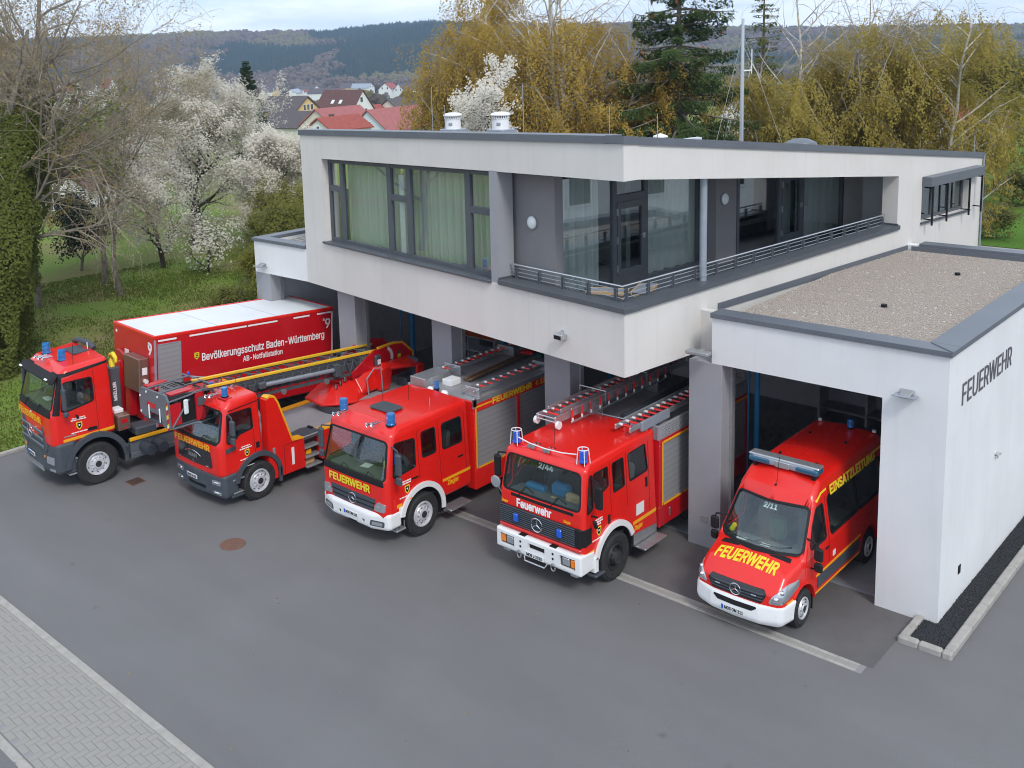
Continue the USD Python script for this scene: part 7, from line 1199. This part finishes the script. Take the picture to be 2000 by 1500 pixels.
# behind the station
birch('golden weeping birch at the left of the row, tip touching the sky', (-27.6, 19.6, 0), 14.0, 3.6, 151, 22000, stems=2)
birch('golden birch crown low behind the roof at the far left of the row', (-30.4, 20.5, 0), 10.0, 2.9, 156, 15000)
birch('big golden weeping birch with white stems left of the spruce', (-22.0, 18.6, 0), 13.8, 4.3, 52, 28000, stems=3, top_bare=.5)
birch('dense golden birch filling the gap before the spruce', (-19.6, 19.0, 0), 9.9, 3.2, 53, 16000)
birch('golden birch with bare white top right of the larch', (-14.6, 26.6, 0), 12.6, 3.3, 54, 17000, leaf='birch_leaf_green', stems=2, top_bare=1.0)
birch('olive-golden birch with forked white stem behind the side facade', (-12.2, 27.4, 0), 12.2, 3.4, 55, 17000, leaf='birch_leaf_green', stems=2, top_bare=.8)
birch('broad olive birch nearer the right end of the roof', (-10.2, 29.4, 0), 11.2, 3.4, 57, 16000, leaf='birch_leaf_green', stems=2)
birch('rightmost olive birch beside the green field', (-9.0, 33.4, 0), 11.6, 3.3, 58, 14000, leaf='birch_leaf_green')
birch('low olive birch just above the roof right of the antenna mast', (-16.6, 26.0, 0), 9.0, 3.0, 59, 11000, leaf='birch_leaf_green')
leafy('blossom_tree', 'slender white blossoming tree behind the two roof ventilators', 'tree', (-20.6, 13.2, 0), 11.6, 1.5, 61, 24000, 'blossom', .065, bark='bark_dark', dens=.10, kids=(22, 7, 4, 3), ratio0=.23)
leafy('blossom_bush', 'pale white blossoming bush peeping over the roof edge on the right', 'shrub', (-10.2, 22.2, 0), 7.3, 1.25, 62, 4200, 'blossom', .10, dens=.10, bark='bark_dark', kids=(16, 7, 4, 3))
for k, (x, y, h, R, lb) in enumerate(((-14.5, 57, 9.6, 4.6, 'left one of the willow-green trees along the far side of the field'), (-8.0, 57, 10.0, 4.6, 'middle one of the willow-green trees along the far side of the field'), (-1.0, 60, 9.4, 4.6, 'right one of the willow-green trees along the far side of the field'), (-19.5, 58, 8.6, 4, 'willow-green tree half hidden behind the birches'))):
    leafy('willow_tree', lb, 'tree', (x, y, 0), h, R, 71 + k, 34000, 'willow_leaf', .12, lvls=4, kids=(16, 8, 5, 4), first=.06, dens=.30, ratio0=.55)
for k, (x, y) in enumerate(((-12, 50.6), (-8.6, 51.2), (-5, 51.8), (-1, 52.2))): leafy('hedge_bush', f'brown-green hedge bush at the far edge of the field, {("leftmost", "second from left", "second from right", "rightmost")[k]}', 'shrub', (x, y, 0), 1.7, 1.9, 81 + k, 3000, 'shrub_leaf', .12, first=.02, ratio0=.95)
leafy('hedge_bush', 'long brownish hedge bush between the footpath and the field', 'shrub', (-9.6, 39.2, 0), 1.3, 2.4, 86, 4000, 'shrub_leaf', .09, first=.02, ratio0=1.4)
def spruce(label, loc, h, R, seed, dens=1.0, leaf='spruce_needle', cones=True, name='spruce_tree', group=None, gap=.55, z0=.10, simple=False):
    rng = np.random.default_rng(seed); t = thing(name, label, 'tree', loc, group=group)
    seg = []; pts = []; cz = []; tw = []
    z = h * z0
    seg += [(0, 0, h * i / 10 - .1, 0, 0, h * (i + 1) / 10 - .1, .02 * h * (1 - i / 10.5), .02 * h * (1 - (i + 1) / 10.5), 0) for i in range(10)]
    while z < h * .985:
        f = z / h; nb = max(4, int((7 if not simple else 6) * (1 - f * .4)))
        a0 = rng.uniform(0, 6.28)
        for k in range(nb):
            a = a0 + k * 6.283 / nb + rng.normal(0, .18); L = R * (1 - f) ** .75 * rng.uniform(.5, 1.2) + .12
            s = np.linspace(0, 1, 9); rise = rng.uniform(-.02, .22) * L
            bx = np.cos(a) * L * s; by = np.sin(a) * L * s; bz = z + rise * s - .42 * L * s ** 1.7 * (1 - f * .6) + .16 * L * s ** 4
            P_ = np.stack([bx, by, bz], -1)
            for i in range(8): seg.append((*P_[i], *P_[i + 1], .022 * L * (1 - s[i]) + .006, .022 * L * (1 - s[i + 1]) + .005, 1))
            m = int(L * 150 * dens); u = rng.uniform(.12, 1, m) ** .8; q = np.stack([np.interp(u, s, P_[:, j]) for j in range(3)], -1)
            side = rng.normal(0, .16 * L ** .7, m) * (1.1 - u * .7); q[:, 0] += -np.sin(a) * side; q[:, 1] += np.cos(a) * side; hang = rng.uniform(0, .55, m) * min(1, L * .5) * (1 - .3 * u); q[:, 2] -= hang + .1 * np.abs(side)
            pts.append(q)
            if cones and f > .35 and rng.uniform() < .35: cz.append(P_[7] + rng.normal(0, .08, (3, 3)) - [0, 0, .15])
        z += gap * (1 - .45 * f) * rng.uniform(.55, 1.45) * h / 15
    wood(t, np.array(seg), 'bark'); pts = np.vstack(pts)
    part(t, 'crown', quads(pts, .068 if not simple else .3, rng, 3.4, up=np.array([0, 0, -1.1]), spread=.8, nrm=outward(pts, R, h, .5)), leaf, smooth=False)
    if cz: part(t, 'cones', quads(np.vstack(cz), .13, rng, 2.0, up=np.array([0, 0, -2.]), spread=.4), 'cone_brown', smooth=False, kind='stuff')
    return t
spruce('large dark spruce with drooping branches and brown cones behind the roof', (-17.2, 20.4, 0), 16.5, 5.3, 91, .95)
spruce('thin light-green larch beside the antenna mast', (-18.9, 31.6, 0), 13.9, 2.7, 92, .3, 'larch_needle', False, 'larch_tree', gap=.5)
spruce('narrow dark fir rising above the white blossom', (-84.2, 46.2, -.4), 11.2, 2.6, 93, 1.6, cones=False, name='fir_tree', z0=.02, gap=.3)
# grass blades and dry leaves close to the yard
g_rng = np.random.default_rng(5)
def lawn_pts(n): return np.column_stack([g_rng.uniform(-42, -21.65, n), g_rng.uniform(-9, 16, n), np.full(n, .05)])
gp = lawn_pts(110000); gp = gp[(meshkit.fbm(gp * np.array([.45, .45, 0]), 4, 9) + g_rng.normal(0, .14, len(gp)) > .50) & ~((gp[:, 0] > -24) & (gp[:, 1] > 3.2) & (gp[:, 1] < 3.3))]
part(None, 'grass', quads(gp, .045, g_rng, 2.6, up=np.array([0, 0, 2.2]), spread=.9), 'grass_blade', 'short spring grass with bare patches on the lawn left of the yard', smooth=False, kind='stuff', category='grass')
yp = np.column_stack([g_rng.uniform(-21, -.5, 60), g_rng.uniform(-10.5, -2.4, 60), np.full(60, .006)])
part(None, 'leaf_litter', quads(yp, .035, g_rng, 1.2, up=np.array([1., 0, 0]), spread=.4), 'bud', 'tiny dry leaves scattered over the asphalt yard', smooth=False, kind='stuff', category='leaf litter')

# ---------------------------------------------------------------- far: houses, valley, wooded hills
mat('wall_white', (0.72, 0.72, 0.70), .9, var=.04); mat('wall_yellow', (0.66, 0.46, 0.20), .9); mat('wall_blue', (0.58, 0.64, 0.68), .9); mat('wall_cream', (0.62, 0.58, 0.48), .9)
mat('tile_red', (0.30, 0.065, 0.045), .85, var=.15, vscale=1.2); mat('tile_dark', (0.11, 0.05, 0.042), .85, var=.15, vscale=1.2); mat('tile_rose', (0.33, 0.11, 0.10), .85, var=.12, vscale=1); mat('tile_grey', (0.09, 0.075, 0.075), .85, var=.15, vscale=1.2); mat('window_dark', (0.03, 0.033, 0.038), .2)
def house(label, apex, axis_deg, L, Wd, eave, zb, wall, roof, wins=((-.2, .45), (.2, .45)), sky=0, chim=None, ww=.11, wh=.16, hv=None, ov=.35, group='houses of the town beyond the lawn'):
    """apex: top of the gable that shows; the ridge runs away from it along -axis"""
    ap = np.array(apex, float); t = thing('house', label, 'house', (ap[0], ap[1], zb), 90 - axis_deg, group=group)
    zr_, ze = ap[2] - zb, eave - zb; hw = Wd / 2
    gab = Polygon([(-hw, 0), (hw, 0), (hw, ze), (0, zr_ - .12), (-hw, ze)]); part(t, 'wall', poly3(gab, -L, 0, 'x'), wall, smooth=False)
    s = (zr_ - ze) / hw; rf = Polygon([(-hw - ov, ze - ov * s), (0, zr_), (hw + ov, ze - ov * s), (hw + ov, ze - ov * s + .22), (0, zr_ + .24), (-hw - ov, ze - ov * s + .22)]); r = part(t, 'roof', poly3(rf, -L - ov, ov, 'x'), roof, smooth=False)
    for a, b in wins:
        y, z = a * Wd, ze + b * (zr_ - ze) * .8 if b >= 0 else ze * (1 + b); w_, h_ = Wd * ww / 2, Wd * wh / 2
        f = part(t, 'window', B(.0, .05, y - w_, y + w_, z - h_, z + h_), 'text_white', smooth=False); part(f, 'pane', [B(.045, .07, y - w_ + .08, y - .03, z - h_ + .08, z + h_ - .08), B(.045, .07, y + .03, y + w_ - .08, z - h_ + .08, z + h_ - .08)], 'window_dark', smooth=False)
    for k in range(sky):
        for sd in (-1, 1): yv = sd * hw * .55; zv = zr_ - (abs(yv)) * s + .26; part(r, 'skylight', rot(B(-L * .45 - k * 2.6, -L * .45 - k * 2.6 + .9, yv - .6, yv + .6, zv - .02, zv + .06), -sd * math.degrees(math.atan(s)), (1, 0, 0), (0, yv, zv)), 'opal', smooth=False)
    if chim: part(r, 'chimney', B(-L * chim[0] - .35, -L * chim[0] + .35, chim[1] - .35, chim[1] + .35, zr_ - 1.5, zr_ + chim[2]), 'tile_grey', smooth=False)
    return t
house('yellow gabled house with three dark windows and brown roof', (-173.8, 126.5, 2.5), 81, 11.5, 8.6, -.6, -6.8, 'wall_yellow', 'tile_grey', ((-.12, .32), (.02, .32), (.16, .32)), chim=(.6, .8, .9), ww=.10, wh=.16)
house('brown-roofed house in front of the yellow gable', (-166.5, 121.5, -.5), 84, 12, 9, -3.6, -7.2, 'wall_cream', 'tile_grey', ())
house('big white house with steep dark red roof and skylights', (-188.0, 156.0, 2.6), 81, 12.5, 9.8, -2.9, -7.5, 'wall_white', 'tile_dark', ((-.22, .05), (.12, .05), (-.05, .72)), sky=2, ww=.11, wh=.14)
house('low house with rose-red roof before the big white one', (-149.5, 108.8, .9), 171, 13.5, 8.5, -2.2, -6.5, 'wall_cream', 'tile_rose', ())
house('pale blue gabled house with one window and rose-red roof', (-135.5, 109.8, .8), 168, 17.5, 8.8, -2.9, -6.6, 'wall_blue', 'tile_rose', ((.02, .28),), ww=.13, wh=.2)
house('house with orange-red roof and dark chimney nearest the station', (-126.3, 90.2, .75), 171, 10.5, 6.0, -1.2, -6.0, 'wall_white', 'tile_red', ((0, .2),), chim=(.45, -1.0, .5))
house('grey-roofed house with white gable right of the big white one', (-198.5, 174.6, -.9), 168, 14, 10, -4.6, -8, 'wall_cream', 'tile_grey', ((-.1, .3), (.15, .3)))
house('small red-roofed house between the big white and the grey-roofed one', (-200, 170, -2.2), 168, 8, 6, -4.2, -8, 'wall_white', 'tile_red', ())
house('brown-roofed house behind the top of the white blossom on the left', (-119, 54, 3.2), 150, 14, 9, .2, -3.5, 'wall_white', 'tile_dark', ((0, .3),))
house('white house glimpsed through the branches left of the white blossom', (-68, 14.5, 4.8), 140, 12, 9, 1.6, -.6, 'wall_white', 'tile_dark', ((-.2, -.4), (.2, -.4)))
house('white house with pale windows glimpsed through the right birches', (-18.5, 45.0, 8.4), 165, 14, 10, 5.4, 0, 'wall_white', 'tile_red', ((-.25, -.25), (.1, -.25), (-.25, -.6), (.1, -.6)), group=None)
house('white building glimpsed behind the spruce', (-26.0, 51.5, 7.4), 170, 20, 11, 6.3, 0, 'wall_white', 'tile_grey', ((-.2, -.3), (.2, -.3)), group=None)
fr = np.random.default_rng(77)
KIND = ('white house', 'cream house', 'pale yellow house', 'long white hall', 'white house with red roof', 'grey-roofed white house'); PLACE = ('at the left end of the far row', 'second from the left in the far row', 'third from the left in the far row', 'fourth from the left in the far row', 'fifth from the left in the far row', 'sixth from the left in the far row', 'seventh from the left in the far row', 'eighth from the left in the far row', 'ninth from the left in the far row', 'tenth from the left in the far row', 'eleventh from the left in the far row', 'at the right end of the far row')
for k in range(12):
    hd = math.radians(-54.2 + k * .74 + fr.uniform(-.12, .12)); D = 760 + fr.uniform(0, 240); q = k % 6
    house(f'tiny {KIND[q]} {PLACE[k]}', (EYE[0] + D * math.sin(hd), EYE[1] + D * math.cos(hd), -22 + fr.uniform(9, 12)), fr.choice([60, 81, 150, 171]), fr.uniform(15, 26), fr.uniform(9, 12), -22 + fr.uniform(6, 7.5), -25, ('wall_white', 'wall_cream', 'wall_yellow', 'wall_white', 'wall_white', 'wall_white')[q], ('tile_grey', 'tile_dark', 'tile_grey', 'zinc', 'tile_red', 'tile_grey')[q], ((-.2, .2), (.2, .2)), group='tiny houses of the far valley town')
for k in range(6):
    hd = math.radians(-66 + k * .9); D = 900 + 40 * (k % 3); house(f'tiny white hillside house behind branches, {("leftmost", "second from left", "third from left", "third from right", "second from right", "rightmost")[k]} of six', (EYE[0] + D * math.sin(hd), EYE[1] + D * math.cos(hd), -2 + k % 2 * 3), 80, 14, 10, -7, -26, 'wall_white', ('tile_grey', 'tile_red')[k % 2], ((-.2, .2), (.2, .2)), group='tiny houses on the left hillside')
for k, hd in enumerate((-52.8, -50.9, -48.4, -46.6)):
    D = 620; x, y = EYE[0] + D * math.sin(math.radians(hd)), EYE[1] + D * math.cos(math.radians(hd))
    t = thing('line_mast', f'thin grey railway line mast in the valley, {("leftmost", "second from left", "second from right", "rightmost")[k]}', 'mast', (x, y, -24), group='thin masts in the valley'); part(t, 'pole', tube([(0, 0, 0), (0, 0, 13)], .16, 6), 'alu_dull'); part(t, 'bracket', B(-1.2, 1.2, -.08, .08, 11, 11.3), 'alu_dull')
# neighbours beside and behind the viewer, seen only as reflections in the glass
nh = house('long white neighbouring house to the right, mirrored in the balcony glass', (15, 36, 9.0), 0, 25, 12, 5.8, 0, 'wall_white', 'tile_dark', ((-.2, -.4), (.2, -.4)), group=None)
for k in range(5):
    f = part(nh, 'window', B(-22 + k * 4.6, -20.6 + k * 4.6, 5.98, 6.05, 3.6, 5.0), 'text_white', smooth=False); part(f, 'pane', B(-21.9 + k * 4.6, -20.7 + k * 4.6, 6.03, 6.07, 3.7, 4.9), 'window_dark', smooth=False)
house('white house with brown roof across the path, mirrored in the balcony glass', (24, 56, 9.5), 210, 16, 11, 5.5, 0, 'wall_white', 'tile_dark', ((-.2, -.4), (.2, -.4), (0, .2)), group=None)
for k, (x, y, sd) in enumerate(((-38, -14, 201), (-46, -24, 202), (-36, -30, 203))): bare_tree('bare_tree', f'bare tree left of the yard mirrored in the ribbon window, {("nearest", "middle", "farthest")[k]} one', 'tree', (x, y, 0), 11, .2, sd, nb=5000, bsize=.09, lvls=4, kids=(13, 9, 6, 4), ratio=(.5, .55, .5, .45), first=.2, wob=.12)
# hills as terrain, then the woods on them
MATS['hill_soil'] = mat('hill_soil', (0.085, 0.065, 0.05), .95, var=.3, vscale=.01)
ha = np.radians(np.linspace(-112, 30, 190)); hr = np.concatenate([np.linspace(960, 1900, 60), [2100, 2500]])
hx = EYE[0] + hr[:, None] * np.sin(ha); hy = EYE[1] + hr[:, None] * np.cos(ha); hz = hill_h(hx, hy) - 1.0; nB = len(ha)
hf = []
for i in range(len(hr) - 1):
    for k in range(nB - 1): a = i * nB + k; hf += [(a, a + 1, a + nB + 1), (a, a + nB + 1, a + nB)]
struct('hills', trimesh.Trimesh(np.stack([hx, hy, hz], -1).reshape(-1, 3), hf, process=False), 'hill_soil', smooth=True)
mat('wood_conifer', (0.016, 0.040, 0.024), .9); mat('wood_bare', (0.115, 0.086, 0.062), .95); mat('wood_olive', (0.13, 0.12, 0.05), .95); mat('wood_bare_dark', (0.075, 0.06, 0.046), .95)
def forest(name, label, pts, protos, seed, smin, smax):
    rng = np.random.default_rng(seed); pi = UsdGeom.PointInstancer.Define(stage, path_for(None, name)); rel = pi.CreatePrototypesRel()
    for k, (m, mm) in enumerate(protos):
        p = usdkit.mesh(stage, f'{pi.GetPath()}/tree_{chr(97 + k)}', (np.asarray(m.vertices), np.asarray(m.faces)), MATS[mm], False); rel.AddTarget(p.GetPath())
    n = len(pts); s = rng.uniform(smin, smax, n); a = rng.uniform(0, np.pi, n)
    pi.CreatePositionsAttr(Vt.Vec3fArray.FromNumpy((pts * K).astype(np.float32))); pi.CreateProtoIndicesAttr(Vt.IntArray.FromNumpy(rng.integers(0, len(protos), n).astype(np.int32)))
    pi.CreateScalesAttr(Vt.Vec3fArray.FromNumpy(np.stack([s * rng.uniform(.85, 1.2, n), s * rng.uniform(.85, 1.2, n), s * rng.uniform(.8, 1.25, n)], -1).astype(np.float32)))
    pi.CreateOrientationsAttr(Vt.QuathArray([Gf.Quath(float(math.cos(q)), 0, 0, float(math.sin(q))) for q in a]))
    data(pi.GetPrim(), label=label, kind='stuff', category='forest')
def cone_tree(seed):
    rng = np.random.default_rng(seed); ms = []
    for k in range(4):
        z0, z1, r = .12 + k * .21, .48 + k * .175, .26 * (1 - k * .2); ms.append(lathe([(r, z0), (r * .45, (z0 + z1) / 2), (.0, z1)], 7))
    m = trimesh.util.concatenate(ms); m.vertices[:, :2] *= rng.uniform(.8, 1.2, (len(m.vertices), 1)); return m
def blob_tree(seed):
    rng = np.random.default_rng(seed); ms = []
    for k in range(5):
        b = trimesh.creation.icosphere(subdivisions=1, radius=rng.uniform(.17, .27)); b.vertices *= 1 + rng.normal(0, .16, (len(b.vertices), 1)); b.apply_translation((rng.normal(0, .17), rng.normal(0, .17), .55 + rng.normal(0, .16))); ms.append(b)
    return trimesh.util.concatenate(ms)
f_rng = np.random.default_rng(101); N = 52000
fd = np.sqrt(f_rng.uniform(1010 ** 2, 1860 ** 2, N)); fh = np.radians(f_rng.uniform(-72, -10, N)); fx = EYE[0] + fd * np.sin(fh); fy = EYE[1] + fd * np.cos(fh); fz = hill_h(fx, fy) - 1.2
pn = meshkit.fbm(np.stack([fx * .006, fy * .006, 0 * fx], -1), 3, 4); hdg = np.degrees(fh); con = ((hdg > -51.6 + (pn - .5) * 14) & (hdg < -40) & (fz > -11 + (pn - .5) * 40) & ((fz < 24 + (pn - .5) * 40) | (hdg > -49.5 + (pn - .5) * 8))) | (pn > .68) | ((fz > 22) & (hdg > -36) & (pn > .5))
ol = ~con & (meshkit.fbm(np.stack([fx * .008, fy * .008, 0 * fx + 9], -1), 3, 6) > .60); P3 = np.stack([fx, fy, fz], -1)
forest('conifer_forest', 'dark conifer forest on the hill across the valley', P3[con], [(cone_tree(1), 'wood_conifer'), (cone_tree(2), 'wood_conifer')], 1, 10, 16)
forest('bare_forest', 'purple-brown leafless forest on the hills', P3[~con & ~ol], [(blob_tree(3), 'wood_bare'), (blob_tree(4), 'wood_bare_dark'), (blob_tree(5), 'wood_bare')], 2, 11, 17)
forest('budding_forest', 'olive budding trees scattered on the hills', P3[ol], [(blob_tree(6), 'wood_olive'), (blob_tree(7), 'wood_bare')], 3, 9, 15)
N2 = 5200; fd = np.sqrt(f_rng.uniform(300 ** 2, 1000 ** 2, N2)); fh = np.radians(f_rng.uniform(-75, -12, N2)); fx = EYE[0] + fd * np.sin(fh); fy = EYE[1] + fd * np.cos(fh); fz = ground_h(fx, fy)
ok = (meshkit.fbm(np.stack([fx * .012, fy * .012, 0 * fx], -1), 3, 8) > np.where(fd > 1080, .40, .55)) & ~((fd > 480) & (fd < 1080) & (f_rng.uniform(0, 1, N2) < .85))
forest('valley_trees', 'brownish trees and bushes filling the valley between the houses', np.stack([fx, fy, fz], -1)[ok], [(blob_tree(8), 'wood_bare'), (blob_tree(9), 'wood_olive'), (blob_tree(10), 'wood_bare_dark')], 4, 4, 9)
# the bluish air of the valley
MATS['air'] = usdkit.material(stage, '/World/Looks/air', {'v': ('principled_volume', {'color': (0.52, 0.68, 0.95), 'density': 0.00017, 'anisotropy': 0.2})}, [], volume='v.volume')
part(None, 'haze', B(-2500, 2500, -2500, 2500, -32, 95), 'air', 'pale blue haze lying over the valley and hills', smooth=False, kind='stuff', category='haze')
